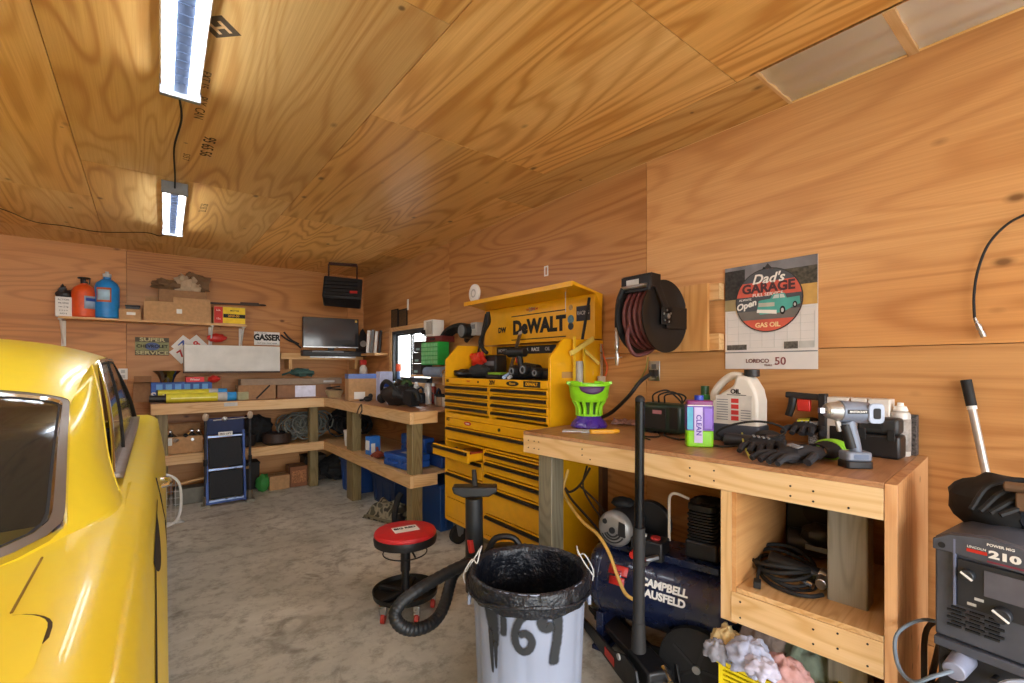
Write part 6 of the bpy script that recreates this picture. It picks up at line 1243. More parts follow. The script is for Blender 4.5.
text('210', .036, M_tagw, we, (.20, -.0135, WZ-.030), bold=.05, sx=1.5); text('POWER MIG', .013, M_tagw, we, (.19, -.0135, WZ+.004), bold=.02); MB().bx(.10, .155, -.0138, -.0122, WZ-.038, WZ-.026).build('brand_bar', M_red, we); text('LINCOLN', .012, M_tagw, we, (.127, -.0145, WZ-.018)); MB().bx(.155, .30, -.0138, -.0122, WZ-.060, WZ-.054).build('stripe', K('stripe_maroon', '#7c2c3c', .5), we)
MB().bx(.145, .285, -.0105, -.0082, WZ-.19, WZ-.095).build('screen', K('screen_grey', '#5c5b63', .3), we, .002); MB().bx(.25, .275, -.012, -.0106, WZ-.095, WZ-.08).build('indicator', K('indicator_orange', '#c47a2a', .5), we)
for (x, z, r) in ((.105, WZ-.125, .020), (.195, WZ-.235, .026)):
    m = MB(); m.cyl((x, -.03, z), (x, -.0085, z), r, n=20); k_ = m.build('knob', gd, we, .003); MB().box((x, -.032, z), (r*2, .004, .006), (0, .6, 0)).build('knob_pointer', M_tagw, k_)
MB().cyl((.028, -.014, WZ-.038), (.028, -.0122, WZ-.038), .011, n=14).build('plug_hole', M_dark, we)
for i, (x, z) in enumerate(((.12, WZ-.215), (.10, WZ-.24))): MB().bx(x, x+.025, -.0095, -.0082, z, z+.01).build('panel_print', M_ltgrey, we)
m = MB(); [m.bx(.04+.052*j+.012*(i % 2), .08+.052*j+.012*(i % 2), -.0045, .0035, WZ-.345+i*.014, WZ-.338+i*.014) for i in range(6) for j in range(3)]; m.build('vent_slots', M_dark, we)
m = MB(); m.prism([(.0, WZ-.62), (.0, WZ-.41), (.31, WZ-.41), (.31, WZ-.62)], .03, .42, 'xz'); m.build('lower_case', gd, we, .006)
MB().bx(-.0, .31, -.004, .029, WZ-.44, WZ-.405).build('ledge', gm, we, .004)
m = MB(); m.cyl((.08, .03, WZ-.47), (.08, -.06, WZ-.48), .038, .034, n=24); g_ = m.build('gun_socket', K('socket_pale', '#8e93a8', .45), we, .004); m = MB(); m.tube([(.08, -.05, WZ-.48), (.04, -.10, WZ-.50), (-.02, -.11, WZ-.55), (-.08, -.08, WZ-.53), (-.11, -.02, WZ-.45), (-.06, .06, WZ-.40), (.01, .12, WZ-.42)], .007, 8, 6); m.build('thin_cable', K('cable_blue_grey', '#6d7a86', .5), we)
for x, z in ((.03, WZ-.44), (.03, WZ-.50), (.17, WZ-.50)): MB().cyl((x, .0, z), (x, .031, z), .014, n=14).build('terminal', M_dark, we)
m = MB(); m.tube([(.26, -.0, WZ-.45), (.21, -.05, WZ-.46), (.19, -.06, WZ-.52), (.20, -.03, WZ-.62), (.22, 0, WZ-.75)], .013, 8, 5); m.build('gun_cable', K('cable_pale', '#9aa0ae', .5), we)
MB().bx(-.02, .33, -.0, .45, zl(.10), WZ-.625).build('cart_body', M_black, we, .01); m = MB(); [m.bx(x, x+.04, .03, .09, zl(0), zl(.099)) for x in (.0, .27)]; m.cyl((-.05, .40, zl(.10)), (.36, .40, zl(.10)), .10, n=24); m.build('wheels', M_dark, we)
m = MB(); m.box((.06, -.05, WZ-.60), (.03, .05, .14), (.2, .5, 0)); m.tube([(.0, -.05, WZ-.68), (.03, -.05, WZ-.60)], .018); o = m.build('grinder_brush', K('wood_brush', '#9c6a44', .6), we)
# helmet on top
p = Vector((L0.x, L0.y, 0))+wd*.13+Vector((-wd.y, wd.x, 0))*.20
t = thing('welding_mask', 'black welding mask with brown straps resting on top of the welder', 'welding mask', (p.x, p.y, WZ+.03), we.rotation_euler.z)
m = MB(); m.ball((-.05, .05, .03), (.11, .10, .09), 20, 12, noise=.25, nf=5); m.build('shell', M_dark, t)
m = MB(); m.ball((.06, .04, .03), (.13, .09, .06), noise=.35, nf=7); m.build('cloth_hood', K('navy_cloth', '#1f2530', .8), t)
m = MB(); [m.tube([(-.08+.02*i, -.09, .03), (-.05+.03*i, -.04, .10-.01*i), (.03+.02*i, 0, .12-.01*i), (.12, -.03, .07), (.17+.01*i, -.07, .02)], .007, 6, 5) for i in range(4)]; m.build('headband', M_dark, t)
m = MB(); m.cyl((-.02, -.05, .105), (.09, -.05, .11), .014, n=10); m.box((.03, -.055, .07), (.05, .03, .05)); m.build('brown_strap', K('strap_brown', '#6b5038', .7), t, .004)
# broom handle
a = U(966, 380, x=2.48); b = U(990, 492, x=2.44); t = thing('broom_handle', 'pale metal pole with black grip leaning on the wall behind the welder', 'pole', (b+(b-a)*.6)); 
q0 = (b+(b-a)*.6)-t.location; q1 = a-t.location; dd = (q1-q0)
q2 = q0+Vector((0, -.02, 0)); m = MB(); m.cyl(q0+Vector((0, 0, 0)), q0+dd*.86, .0125, n=12); m.build('tube', K('pole_alu', '#b9b2aa', .35, .5), t); m = MB(); m.cyl(q0+dd*.85, q1, .016, .017, n=12); m.build('grip', M_dark, t); m = MB(); m.cyl(q0+dd*.83, q0+dd*.86, .015, n=12); m.build('collar', M_white, t)
e0 = Vector((t.location.x-.02, t.location.y-.05, .0)); m = MB(); m.cyl(q0, Vector((-.02, -.06, -t.location.z)), .0125, n=10); m.build('lower_tube', K('pole_alu', '#b9b2aa', .35, .5), t)
m = MB(); m.tube([Vector((2.20, .34, .60)), Vector((2.02, .36, .62)), Vector((1.90, .345, .52)), Vector((1.89, .34, .3)), Vector((1.86, .34, .02))], .008, 8, 5); m.tube([Vector((2.20, .36, .50)), Vector((1.98, .345, .42)), Vector((1.96, .34, .02))], .009, 8, 5); tag(m.build('welding_cables', K('cable_smoke', '#3d3a3c', .7)), 'dark cables hanging between the bench end and the welder', 'cable')
# ================================================================== TRASH CAN
tc_ = thing('trash_can', 'grey ribbed plastic trash can sprayed with 169, lined with a black bag', 'trash can', (1.204, 1.419, 0), -YAW)
RB, RT_, HC = .190, .225, .685
cg = K('can_grey', '#8d94a6', .5, var=.05, scale=6)
def canr(z): return RB+(RT_-RB)*z/HC
m = MB(); n = 96; vs = []
for (z, extra) in ((0, 0), (.02, .0), (.60, 0), (.605, .006), (HC, .006)):
    for j in range(n):
        a = 2*PI*j/n; rib = .006*(1 if (j % 8) < 6 else 0)*(1 if z < .6 else 0); r = canr(z)+extra+rib; vs.append((r*math.cos(a), r*math.sin(a), z))
m.add(vs, [(i*n+j, i*n+(j+1) % n, (i+1)*n+(j+1) % n, (i+1)*n+j) for i in range(4) for j in range(n)]+[tuple(reversed(range(n)))]); m.build('body', cg, tc_, smooth=30)
bagm = K('bin_bag', '#14171f', .34, var=.25, scale=70, bump=.7, coat=.1)
random.seed(5)
m = MB()
def bag(u, v):
    a = 2*PI*u
    # outer hem, over the rim, down inside
    keys = [(RT_+.008, HC-.085), (RT_+.016, HC-.045), (RT_+.012, HC-.005), (RT_+.002, HC+.004), (RT_-.012, HC-.01), (RT_-.02, HC-.12), (RT_-.03, HC-.38), (RT_-.06, HC-.55), (.0, HC-.60)]
    f = v*(len(keys)-1); i = min(int(f), len(keys)-2); k = f-i; r = keys[i][0]*(1-k)+keys[i+1][0]*k; z = keys[i][1]*(1-k)+keys[i+1][1]*k
    w = .007*mnoise.noise(Vector((math.cos(a)*5, math.sin(a)*5, z*14))) + .0025*mnoise.noise(Vector((math.cos(a)*16, math.sin(a)*16, z*30)))*2
    hem = (.006*math.sin(a*2+.6)+.014*mnoise.noise(Vector((math.cos(a)*3, math.sin(a)*3, 0)))) if v < .2 else 0
    return ((r+w*(1 if r > .1 else 0))*math.cos(a), (r+w*(1 if r > .1 else 0))*math.sin(a), z+hem+w*.4)
m.grid(bag, 140, 44); m.build('bin_liner', bagm, tc_, smooth=180)
m = MB(); m.tube([((RT_+.017)*math.cos(a*.2094), (RT_+.017)*math.sin(a*.2094), HC-.052+.010*math.sin(a*.2094*3)) for a in range(30)], .007, 6, closed=True); m.build('rolled_rim', bagm, tc_)
for a0, rot in ((0, 0), (PI, 1)):
    m = MB(); c, s = math.cos(a0), math.sin(a0)
    pts = [(RT_+.03, .01, HC-.06), (RT_+.034, .02, HC-.02), (RT_+.0, .025, HC+.04), (RT_-.02, .04, HC+.03), (RT_-.03, .03, HC+.07), (RT_-.035, -.02, HC+.075), (RT_-.01, -.03, HC+.03), (RT_+.03, -.02, HC-.03)]
    m.tube([(x*c-y*s, x*s+y*c, z) for x, y, z in pts], .0028, 6, 3); m.build('wire_handle', M_ltgrey, tc_)
for a0 in (0, PI): MB().box(((RT_+.012)*math.cos(a0), 0, HC-.12), (.014, .06, .04)).build('side_grip', cg, tc_, .006)
# sprayed figures bent round the can
sp = K('spray_black', '#26282a', .75, var=.3, scale=30)
def onskin(o):
    for v in o.data.vertices:
        x, z, dz = v.co.x, v.co.y, v.co.z
        a = -PI/2+x/canr(z); r = canr(z)+.0052+dz*.5; v.co = Vector((r*math.cos(a), r*math.sin(a), z))
def stroke(pts, w, nm='painted_figure'):
    P = catmull([(x, z, 0) for x, z in pts], 10); vs = []; fs = []
    for i, p in enumerate(P):
        d = (P[min(i+1, len(P)-1)]-P[max(i-1, 0)]).normalized(); nrm = Vector((-d.y, d.x, 0)); ww = w(i/(len(P)-1)) if callable(w) else w
        for k in range(5): vs.append(p+nrm*ww*(k/2-1)/1.0)
    for i in range(len(P)-1): fs += [(i*5+k, i*5+k+1, i*5+k+6, i*5+k+5) for k in range(4)]
    global SN
    SN += 1
    m = MB(); m.add(vs, fs); o = m.build(nm, SPR, tc_, smooth=180); at = o.data.attributes.new('fade', 'FLOAT', 'POINT'); ne_ = len(P)
    for i in range(len(o.data.vertices)):
        v = o.data.vertices[i]; v.co.z += .0009*SN; e = min(1, min(i//5, ne_-1-i//5)/3); at.data[i].value = (0, .75, 1, .75, 0)[i % 5]*(.15+.85*e)
    onskin(o)
SN = 0
# soft-edged spray: alpha by noise
SPR, nt, bb = nt_new('spray_paint'); bb.inputs['Base Color'].default_value = lin('#25272a'); bb.inputs['Roughness'].default_value = .8
tc = N(nt, 'ShaderNodeTexCoord'); nz = N(nt, 'ShaderNodeTexNoise', Scale=60., Detail=2.); L(nt, tc.outputs['Object'], nz.inputs['Vector']); nz.inputs['Scale'].default_value = 120; fa = N(nt, 'ShaderNodeAttribute'); fa.attribute_name = 'fade'
L(nt, ramp(nt, mth(nt, 'ADD', fa.outputs['Fac'], mth(nt, 'MULTIPLY_ADD', nz.outputs['Fac'], .4, -.2)), [(.08, (0, 0, 0, 1)), (.62, (1, 1, 1, 1))]), bb.inputs['Alpha'])
stroke([(-.16, .63), (-.15, .58), (-.14, .53), (-.13, .47)], lambda u: .036*(1-u)**.5+.008)
stroke([(-.10, .60), (-.098, .56), (-.10, .52)], .016)
stroke([(-.155, .54), (-.15, .46), (-.146, .40), (-.144, .37)], lambda u: .010*(1-u)+.005)
stroke([(-.132, .50), (-.130, .44), (-.129, .39)], lambda u: .008*(1-u)+.005)
stroke([(-.005, .618), (-.040, .588), (-.056, .54), (-.05, .50), (-.028, .478), (-.004, .49), (.002, .52), (-.018, .545), (-.045, .535)], .017)
stroke([(.082, .57), (.052, .562), (.037, .585), (.052, .612), (.082, .612), (.096, .58), (.094, .52), (.084, .46), (.08, .42)], .024)
# ================================================================== SHOP VACUUM behind the can
vc = U(490, 590, z=.10); t = vac = thing('shop_vacuum', 'black vacuum with upright T-shaped floor nozzle and long ribbed hose', 'vacuum cleaner', (1.30, 2.18, 0), -YAW)
Mi = (Matrix.Translation(vac.location) @ Matrix.Rotation(-YAW, 4, 'Z')).inverted()
def V(px, py, d): return Mi @ U(px, py, d=d)
# body: tank drum and motor head
b0 = V(505, 545, 2.62); b0.z = 0
m = MB(); m.lathe([(.13, .05), (.16, .07), (.17, .25), (.165, .33)], b0, 26); m.build('drum', K('vac_grey', '#4a5064', .5), t)
m = MB(); m.lathe([(.175, .33), (.18, .36), (.15, .42), (.08, .47), (0, .48)], b0, 26); m.build('motor_head', M_black, t)
m = MB(); m.tube([(b0.x-.10, b0.y, .44), (b0.x-.05, b0.y, .52), (b0.x+.05, b0.y, .52), (b0.x+.10, b0.y, .44)], .018, 8, 5); m.build('carry_handle', M_black, t)
MB().box((b0.x+.01, b0.y-.165, .40), (.16, .02, .05), (-.5, 0, 0)).build('pale_label', K('vac_label', '#b9c4e4', .5), t, .004)
for a in (.6, 2.2, 3.8, 5.4): MB().ball((b0.x+.14*math.cos(a), b0.y+.14*math.sin(a), .03), .03, 10, 8).build('caster', M_dark, t)
# wand with T nozzle at its top
w0 = V(474.5, 560, 2.38); w1 = V(474, 498, 2.38)
m = MB(); m.tube([V(475, 590, 2.38), w0, w1], lambda u: .049-.005*u, 16, 4); m.build('wand', K('wand_black', '#1e2023', .4), t)
wv = K('nozzle_black', '#191a1c', .4)
pl_, pr_ = V(452.5, 487.5, 2.38), V(497, 488.5, 2.38); mid = (pl_+pr_)/2
m = MB(); m.prism([(pl_.x, mid.z+.012), (pr_.x, mid.z+.014), (pr_.x, mid.z-.012), (pr_.x-.04, mid.z-.035), (pl_.x+.06, mid.z-.04), (pl_.x+.01, mid.z-.02)], mid.y-.045, mid.y+.045, 'xz'); m.build('floor_nozzle', wv, t, .008)
m = MB(); m.cyl(V(475, 488, 2.38), V(474, 470, 2.42), .015, .012, n=12); m.build('nozzle_stem', wv, t)
MB().cyl(V(470, 540, 2.34), V(472, 552, 2.34), .016, n=10).build('red_collar', M_red, t)
hp = [V(480, 561, 2.34), V(462, 566, 2.28), V(440, 577, 2.2), V(418, 590, 2.12), V(402, 602, 2.08), V(395, 614, 2.06), V(400, 625, 2.05), V(412, 629.5, 2.07), V(427, 626, 2.12), V(438, 617, 2.18), V(445, 603, 2.24), V(449, 588, 2.3), V(454, 574, 2.36), V(466, 563, 2.42), V(478, 556, 2.5)]
P = catmull(hp, 14); m = MB(); m.tube(P, lambda u: .0285+.0012*math.sin(u*len(P)*PI*.5*1.0), 12); m.build('hose', K('ribbed_hose', '#1b1c1e', .5), t)
# ================================================================== RED STOOL
sp0 = U(403, 585, z=.10)
sc = U(405.5, 529, z=.50)
st = thing('rolling_stool', 'round red topped rolling mechanic stool with lower tray', 'stool', (sc.x, sc.y, 0), -YAW)
SH = .50
MB().lathe([(0, SH), (.16, SH), (.178, SH-.006), (.185, SH-.02), (.183, SH-.028), (0, SH-.028)], n=48).build('seat', K('seat_red', '#c8242a', .4), st)
MB().lathe([(.0, SH-.0285), (.184, SH-.0285), (.188, SH-.045), (.184, SH-.075), (.16, SH-.085), (0, SH-.085)], n=48).build('seat_rim', M_black, st)
lo = MB().bx(-.075, .075, -.05, .05, SH+.0003, SH+.0015).build('logo_patch', M_tagw, st); lo.rotation_euler.z = .5; tx = text('BIG RED', .036, M_ink, lo, (0, .015, SH+.0018), (0, 0, 0), bold=.05, ex=.0003)
m = MB(); m.cyl((0, 0, .14), (0, 0, SH-.085), .024, n=16); m.cyl((0, 0, .25), (0, 0, .40), .03, n=16); m.build('column', M_black, st)
m = MB(); m.tube([(.13*math.cos(a*.262), .13*math.sin(a*.262)-.01, SH-.135) for a in range(24)], .004, 6, closed=True); m.tube([(.02, 0, SH-.10), (.08, -.10, SH-.13)], .006); m.build('wire_ring', M_dark, st)
m = MB(); m.lathe([(0, .105), (.17, .105), (.19, .115), (.195, .145), (.19, .145), (.183, .12), (.16, .112), (0, .112)], n=40); m.build('tray', K('tray_black', '#1c1b1a', .45, .3), st)
m = MB(); [m.box((.09*math.cos(a), .09*math.sin(a), .125), (.19, .03, .02), (0, 0, a)) for a in (.3, 1.557, 2.81, 4.07, 5.33)]; m.build('tray_arms', M_black, st, .003)
for i, a in enumerate((.3, 1.557, 2.81, 4.07, 5.33)):
    x, y = .165*math.cos(a), .165*math.sin(a); m = MB(); m.cyl((x-.012, y, .03), (x+.012, y, .03), .03, n=16); w_ = m.build('caster', K('caster_red', '#a02a1e', .4), st, .003); m = MB(); m.bx(x-.018, x+.018, y-.012, y+.012, .05, .104); m.build('caster_fork', M_steel, w_, .003)
# ================================================================== YELLOW CAR (rear right quarter in view)
CL = Vector((-.88, 2.7, 0))
car = thing('car', 'yellow two-door classic coupe with chrome framed rear window, seen from its rear right', 'car', CL)
TC = Matrix.Translation(-CL)
def cmb():
    m = MB(); m.T = TC; return m
def xc(y): return -.93+.015*y
def xs(y): return .008+.0265*y                       # widest body side
def lerp(a, b, t): return a+(b-a)*t
def smooth(t): t = max(0, min(1, t)); return t*t*(3-2*t)
Y0, Y1 = .12, 5.15
def topz(y):  return 1.075-.10*smooth((.45-y)/.4)-.05*smooth((y-4.3)/.9)
def endk(y):                                             # plan rounding at nose and tail
    e = 0
    if y < .45: e = (.45-y)/.33
    if y > 4.7: e = (y-4.7)/.45
    return .09*e*e
def section(y):
    c = xc(y); w = xs(y)-c-endk(y); z = topz(y)
    hip = .012*math.exp(-((y-1.35)/.55)**2)+.045*math.exp(-((y-4.55)/.42)**2)
    pts = [(0, z+.018), (.30*w, z+.016), (.60*w, z+.010), (.80*w, z+.006+hip), (.885*w, z+.004+hip), (.925*w, z-.012+hip), (.948*w, z-.034+hip), (.958*w, z-.07), (.972*w, z-.14), (.992*w, z-.26), (w, z-.38), (.99*w, z-.50), (.955*w, z-.66), (.93*w, z-.76)]
    return c, pts
ys = [Y0+(Y1-Y0)*i/90 for i in range(91)]
CAB0, CAB1 = 1.62, 4.32
def vert(y, k, s):
    c, p = section(y); return (c+s*p[k][0], y, p[k][1])
m = cmb(); NP = 14
for s in (1, -1):
    base = len(m.v); vs = [vert(y, k, s) for y in ys for k in range(NP)]; fs = []
    def arch(y, k): return any((y-yc)**2+(.33*(13-k)/3.2)**2 < .36**2 for yc in (1.05, 4.25)) and k >= 10
    for i in range(len(ys)-1):
        ym = (ys[i]+ys[i+1])/2
        for k in range(NP-1):
            if k < 3 and CAB0 < ym < CAB1: continue
            if k < 3 and 1.28 < ym <= CAB0 and False: continue
            if arch(ym, k): continue
            fs.append((i*NP+k, i*NP+k+1, (i+1)*NP+k+1, (i+1)*NP+k))
    m.add(vs, fs)
for y in (Y0, Y1):
    c, p = section(y); ring = [(c+a, y, b) for a, b in p]+[(c-a, y, b) for a, b in reversed(p[1:])]; m.add(ring, [tuple(range(len(ring)))])
body = m.build('body_shell', M_car, car, smooth=50)
# wheels
for yc in (1.05, 4.25):
    for s in (1, -1):
        x = xc(yc)+s*(xs(yc)-xc(yc)-.14); wh = cmb(); wh.lathe([(.0, -.09), (.20, -.09), (.30, -.10), (.335, -.07), (.335, .07), (.30, .10), (.2, .09), (0, .09)], (x, yc, .338), 36, 'x'); w_ = wh.build('wheel', M_dark, car)
        hc = cmb(); hc.lathe([(0, s*.105), (.06, s*.11), (.19, s*.095), (.2, s*.09)], (x, yc, .338), 28, 'x'); hc.build('hub_cap', M_chrome, w_)
m = cmb(); m.bx(-1.7, -.12, .3, 5.0, .32, .60); m.build('underbody', M_dark, car)
m = cmb(); m.bx(-1.62, -.13, 1.45, 4.25, .62, .84); m.bx(-1.6, -.16, 1.62, 1.95, .84, 1.0); m.bx(-1.60, -.13, 2.15, 2.4, .84, 1.28); m.bx(-.78, -.2, 3.0, 3.15, .84, 1.30); m.bx(-1.55, -.98, 3.0, 3.15, .84, 1.30); m.bx(-1.60, -.13, 4.0, 4.3, .84, 1.06); m.build('seats', K('interior_vinyl', '#22211f', .6), car, .03)
m = cmb(); m.bx(-1.60, -.14, 1.30, 1.75, 1.0, 1.045); m.build('parcel_shelf', K('shelf_vinyl', '#2b2926', .7), car, .01)
m = cmb(); m.tube([(-1.25+.17*math.cos(a*.524), 3.85, 1.13+.17*math.sin(a*.524)) for a in range(12)], .012, 8, closed=True); m.build('steering_wheel', M_black, car)
# --- greenhouse curves (right side, s=+1); mirrored about the centre line
def mir(p, s):
    c = xc(p[1]); return Vector(p) if s > 0 else Vector((2*c-p[0], p[1], p[2]))
edge = catmull([(-.208, 2.30, 1.358), (-.196, 2.62, 1.455), (-.180, 2.95, 1.510), (-.168, 3.35, 1.530), (-.165, 3.75, 1.528), (-.175, 3.95, 1.505)], 8)   # roof rail
ne = len(edge)
def roofp(u, v):
    f = v*(ne-1); i = min(int(f), ne-2); e = edge[i].lerp(edge[i+1], f-i); c = xc(e.y); w = e.x-c
    q = abs(u); y = e.y-(1-q**2.2)*.14*(1-v)+(1-q**2.5)*.12*v
    crown = (.055+.04*math.sin(PI*min(1, v*1.1)))*(1-q**4)
    return (c+u*w, y, e.z+crown)
m = cmb(); m.grid(lambda a, b: roofp(2*a-1, b), 48, 30); m.build('roof', M_car, car, smooth=180)
WB = lambda u: Vector((xc(1.4)+u*(-.141-xc(1.4)), 1.13+.35*abs(u)**5, 1.10-.012*abs(u)**3+.0))
def rg(u, v):                                            # rear glass surface
    t = Vector(roofp(u, 0)); b = WB(u); p = b.lerp(t, v); p.z += .045*math.sin(PI*v); return p
def sq(th, k, n=22):
    c, s = math.cos(th), math.sin(th); r = (abs(c)**n+abs(s)**n)**(-1/n); return r*c*k, r*s*k
def ringpt(th, k, off=0, square=False):
    if square: c, s = math.cos(th), math.sin(th); r = 1/max(abs(c), abs(s)); a, b = r*c, r*s
    else: a, b = sq(th, 1)
    # inset in metres-ish: k shrinks less across width than height
    a *= 1-(1-k)*.28; b *= 1-(1-k)*.8
    p = rg(a, .5+.5*b); return Vector((p.x, p.y-off*.35, p.z+off))
def ribbon(k0, k1, off0, off1, name, mm, sq0=False, n=160, par=car, sm=60):
    m = cmb(); m.grid(lambda u, v: ringpt(2*PI*u, lerp(k0, k1, v), lerp(off0, off1, v)) if not sq0 else (ringpt(2*PI*u, 1.0, 0, True).lerp(ringpt(2*PI*u, k1, off1), v)), n, 3); return m.build(name, mm, par, smooth=sm)
ribbon(1, 1.0, 0, .002, 'window_surround', M_car, True)
trimm = K('brushed_trim', '#8f867d', .42, .6, var=.03)
ribbon(1.0, .985, .002, .014, 'rear_window_trim', M_chrome); ribbon(.985, .90, .012, .010, 'rear_window_trim', trimm); ribbon(.90, .875, .012, .004, 'rear_window_trim', M_chrome); ribbon(.875, .85, .004, .001, 'window_gasket', M_dark)
glass = K('tinted_glass', '#30322f', .04, alpha=.72, var=.02, coat=.3)
m = cmb(); m.grid(lambda u, v: rg((2*u-1)*.96, .05+.90*v), 30, 16); m.build('rear_glass', glass, car, smooth=180)
# C pillars
def belt(y): return Vector((xs(y)-.125, y, topz(y)+.012))
for s in (1, -1):
    def A_(v):
        b = WB(1); t = Vector(roofp(1, 0)); p = b.lerp(t, v); p.z += .045*math.sin(PI*v); return p
    def B_(v):
        b = Vector((-.085, 2.06, 1.088)); t = edge[16]; p = b.lerp(t, v); p.z += .012*math.sin(PI*v); return p
    def pil(u, v):
        p = A_(v).lerp(B_(v), u)
        if v > .999:
            f = u*16; i = min(int(f), 15); p = edge[i].lerp(edge[i+1], f-i)
        k = math.sin(PI*u)
        p = p+Vector((.022, -.02, .018))*k*(1-v**4)
        if v < .3: p = p+Vector((.03, -.02, -.01))*((.3-v)/.3)**2*math.sin(PI*u)
        return mir(p, s)
    m = cmb(); m.grid(pil, 20, 24); m.build('rear_pillar', M_car, car, smooth=180)
    # fillet between pillar foot and fender
    def fil(u, v):
        a = pil(u, 0); a = mir(a, s) if s < 0 else Vector(a)
        y = lerp(1.30, 2.10, u); b = Vector((xs(y)-.10, y, topz(y)+.008)); p = a.lerp(b, v); p.z += -.006*math.sin(PI*v); return mir(p, s)
    m = cmb(); m.grid(fil, 20, 8); m.build('pillar_fillet', M_car, car, smooth=180)
    # side glass + trims
    SB = lambda u: Vector((lerp(-.085, -.055, u), lerp(2.06, 4.28, u), topz(lerp(2.06, 4.28, u))+.018+.045*math.exp(-((lerp(2.06, 4.28, u)-4.55)/.42)**2)))
    def ST(u):
        f = 16+u*(ne-1-16); i = min(int(f), ne-2); return edge[i].lerp(edge[i+1], f-i)+Vector((.004, 0, -.004))
    def sg(u, v): 
        p = SB(u).lerp(ST(u), v); p.x += .015*math.sin(PI*v); return mir(p, s)
    m = cmb(); m.grid(lambda u, v: sg(.03+.94*u, .05+.92*v), 24, 8); m.build('side_glass', glass, car, smooth=180)
    def strip(f0, f1, name, mm, r=.009, n=24):
        m = cmb(); m.tube([f0(i/n) for i in range(n+1)], r, 8); return m.build(name, mm, car)
    strip(lambda t: sg(.012, t), 0, 'side_window_trim', M_chrome, .008); strip(lambda t: sg(.035, t*.97), 0, 'window_gasket', M_dark, .005)
    strip(lambda t: sg(t, .985), 0, 'side_window_trim', M_chrome, .010); strip(lambda t: sg(.02+.95*t, .955), 0, 'window_gasket', M_dark, .006); strip(lambda t: sg(.965, t), 0, 'windshield_pillar', M_dark, .014)
    strip(lambda t: sg(.30+.02*t, t), 0, 'window_divider', M_dark, .007); strip(lambda t: sg(.312+.02*t, t), 0, 'window_divider_chrome', M_chrome, .006)
    m = cmb(); m.grid(lambda u, v: (lambda b, c: mir(b.lerp(c, v), s))(SB(u*.96)+Vector((-.02, 0, .022)), SB(u*.96)+Vector((.028, 0, .016))), 24, 3); m.build('window_sill', trimm, car, smooth=60, solid=.01)
    # seam of the drip rail on the pillar
    m = cmb(); m.tube([pil(.78, t) for t in [i/14 for i in range(15)]], .0035, 6); m.build('pillar_bead', M_car, car)
    # black body side stripe following the shoulder
    def side(y, z):
        c, p = section(y)
        for i in range(len(p)-1):
            if p[i][1] >= z >= p[i+1][1]: t = (p[i][1]-z)/(p[i][1]-p[i+1][1]+1e-9); return mir(Vector((c+lerp(p[i][0], p[i+1][0], t)+.0015, y, z)), s)
        return mir(Vector((c+p[-1][0], y, z)), s)
    m = cmb(); m.grid(lambda u, v: side(lerp(1.55, 2.3, u), lerp(.965, .965-.075*math.sin(PI*min(1, u*1.4))**.7-.01, v)), 24, 3); m.build('side_stripe', M_ink, car)
    m = cmb(); m.grid(lambda u, v: side(lerp(.5, 1.57, u), lerp(.86+.09*u, .835+.10*u, v)), 24, 2); m.build('side_stripe', M_ink, car)
    # door shut line, handle, mirror
    m = cmb(); m.tube([side(2.55, z) for z in (1.0, .92, .8, .65, .5, .42)], .003, 6); m.build('door_gap', M_dark, car)
    h = side(2.75, .92); m = cmb(); m.tube([h, h+Vector((s*.035, .02, .004)), h+Vector((s*.035, .14, .004)), h+Vector((0, .16, 0))], .011, 8, 3); m.build('door_handle', M_chrome, car)
# windshield
m = cmb()
def wsg(u, v):
    a = 2*u-1; b = Vector((xc(4.5)+a*.82, 4.34+.16*(1-a*a), 1.085)); return b.lerp(Vector(roofp(a, 1)), v)
m.grid(wsg, 24, 8); m.build('windshield', glass, car, smooth=180)
# trunk lid: raised panel with rounded corner and dark gap
def deckz(x, y):
    c, p = section(y); d = abs(x-c)
    for i in range(6):
        if p[i][0] <= d <= p[i+1][0]: t = (d-p[i][0])/(p[i+1][0]-p[i][0]); return lerp(p[i][1], p[i+1][1], t)
    return p[0][1]
lx0, lx1, ly0, ly1 = -1.70, -.115, .22, 1.065
poly = rrect(lx1-lx0, ly1-ly0, .085, 8, (lx0+lx1)/2, (ly0+ly1)/2)
def lidpatch(grow, up, name, mm):
    cxx, cyy = (lx0+lx1)/2, (ly0+ly1)/2; n = len(poly); m = cmb(); vs = []
    for k in range(13):
        f = k/12
        for (a, b) in poly:
            x = cxx+(a-cxx)*f*(1+grow/.8); y = cyy+(b-cyy)*f*(1+grow/.42); vs.append((x, y, deckz(x, max(Y0, y))+up))
    m.add(vs, [(k*n+j, k*n+(j+1) % n, (k+1)*n+(j+1) % n, (k+1)*n+j) for k in range(12) for j in range(n)]); return m.build(name, mm, car, smooth=180)
lidpatch(.005, .0012, 'trunk_gap', K('gap_brown', '#4a3608', .7)); lidpatch(0, .004, 'trunk_lid', M_car)
m = cmb(); m.tube([(-.167, 1.075, deckz(-.167, 1.075)+.001), (-.166, 1.20, deckz(-.166, 1.2)+.001), (-.165, 1.34, deckz(-.165, 1.34)+.001)], .002, 6); m.build('panel_seam', K('seam_ochre', '#8a6a10', .6), car)
m = cmb(); m.bx(-1.78, -.02, .02, .14, .50, .62); m.build('rear_bumper', M_chrome, car, .03, seg=3)
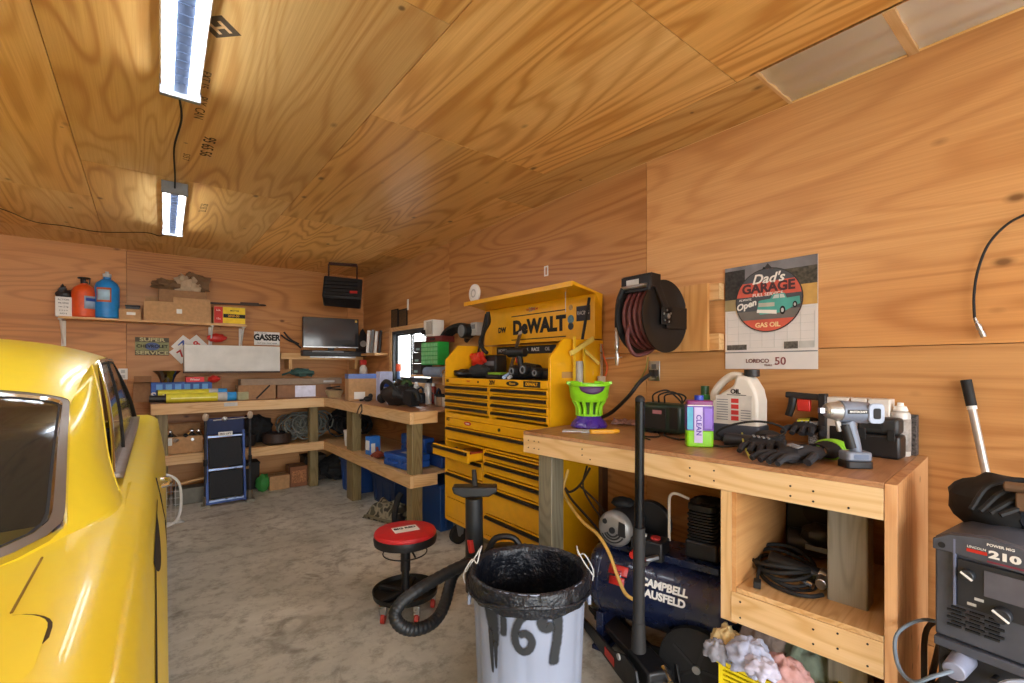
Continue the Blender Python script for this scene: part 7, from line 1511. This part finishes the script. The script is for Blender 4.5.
m = cmb(); m.bx(-1.72, -.04, 5.13, 5.26, .48, .62); m.build('front_bumper', M_chrome, car, .03, seg=3)
for x in (-.30, -1.50): m = cmb(); m.bx(x-.12, x+.12, .105, .125, .70, .82); m.build('tail_light', M_red, car, .01)
# ================================================================== CAMERA, LIGHT
cam = bpy.data.cameras.new('camera'); co = bpy.data.objects.new('camera', cam); C.objects.link(co)
co.location = (0, 0, CAMH); co.rotation_euler = (PI/2, 0, -YAW)
cam.sensor_width = 36; cam.lens = FPX/1024*36; cam.shift_y = (CY-341.5)/1024; cam.clip_start = .05
bpy.context.scene.camera = co
w = bpy.data.worlds.new('sky'); bpy.context.scene.world = w; w.use_nodes = True
nt = w.node_tree; bg = nt.nodes['Background']
tc = N(nt, 'ShaderNodeTexCoord'); sp = N(nt, 'ShaderNodeSeparateXYZ'); L(nt, tc.outputs['Generated'], sp.inputs[0])
L(nt, ramp(nt, sp.outputs['Z'], [(0, lin('#dcdad2')), (.1, lin('#f4f7fa')), (1, lin('#c3d9f2'))]), bg.inputs['Color']); bg.inputs['Strength'].default_value = 5.0
# daylight through the raised garage door (portal keeps sampling clean)
def area(name, loc, rot, sx, sy, e=0, col=(1, 1, 1), portal=False):
    l = bpy.data.lights.new(name, 'AREA'); l.shape = 'RECTANGLE'; l.size = sx; l.size_y = sy; l.energy = e; l.color = col
    if portal: l.cycles.is_portal = True
    o = bpy.data.objects.new(name, l); C.objects.link(o); o.location = loc; o.rotation_euler = rot; return o
area('door_portal', ((GX0+GX1)/2, YF-.05, GZ/2), (PI/2, 0, 0), GX1-GX0, GZ, 1, portal=True)
area('window_portal', (XR+.09, (WY0+WY1)/2, (WZ0+WZ1)/2), (0, PI/2, 0), WZ1-WZ0, WY1-WY0, 1, portal=True)
vs_ = bpy.context.scene.view_settings; vs_.view_transform = 'Standard'; vs_.look = 'None'; vs_.gamma = 1; vs_.use_curve_mapping = False; vs_.exposure = 1.15
bpy.context.scene.cycles.max_bounces = 8
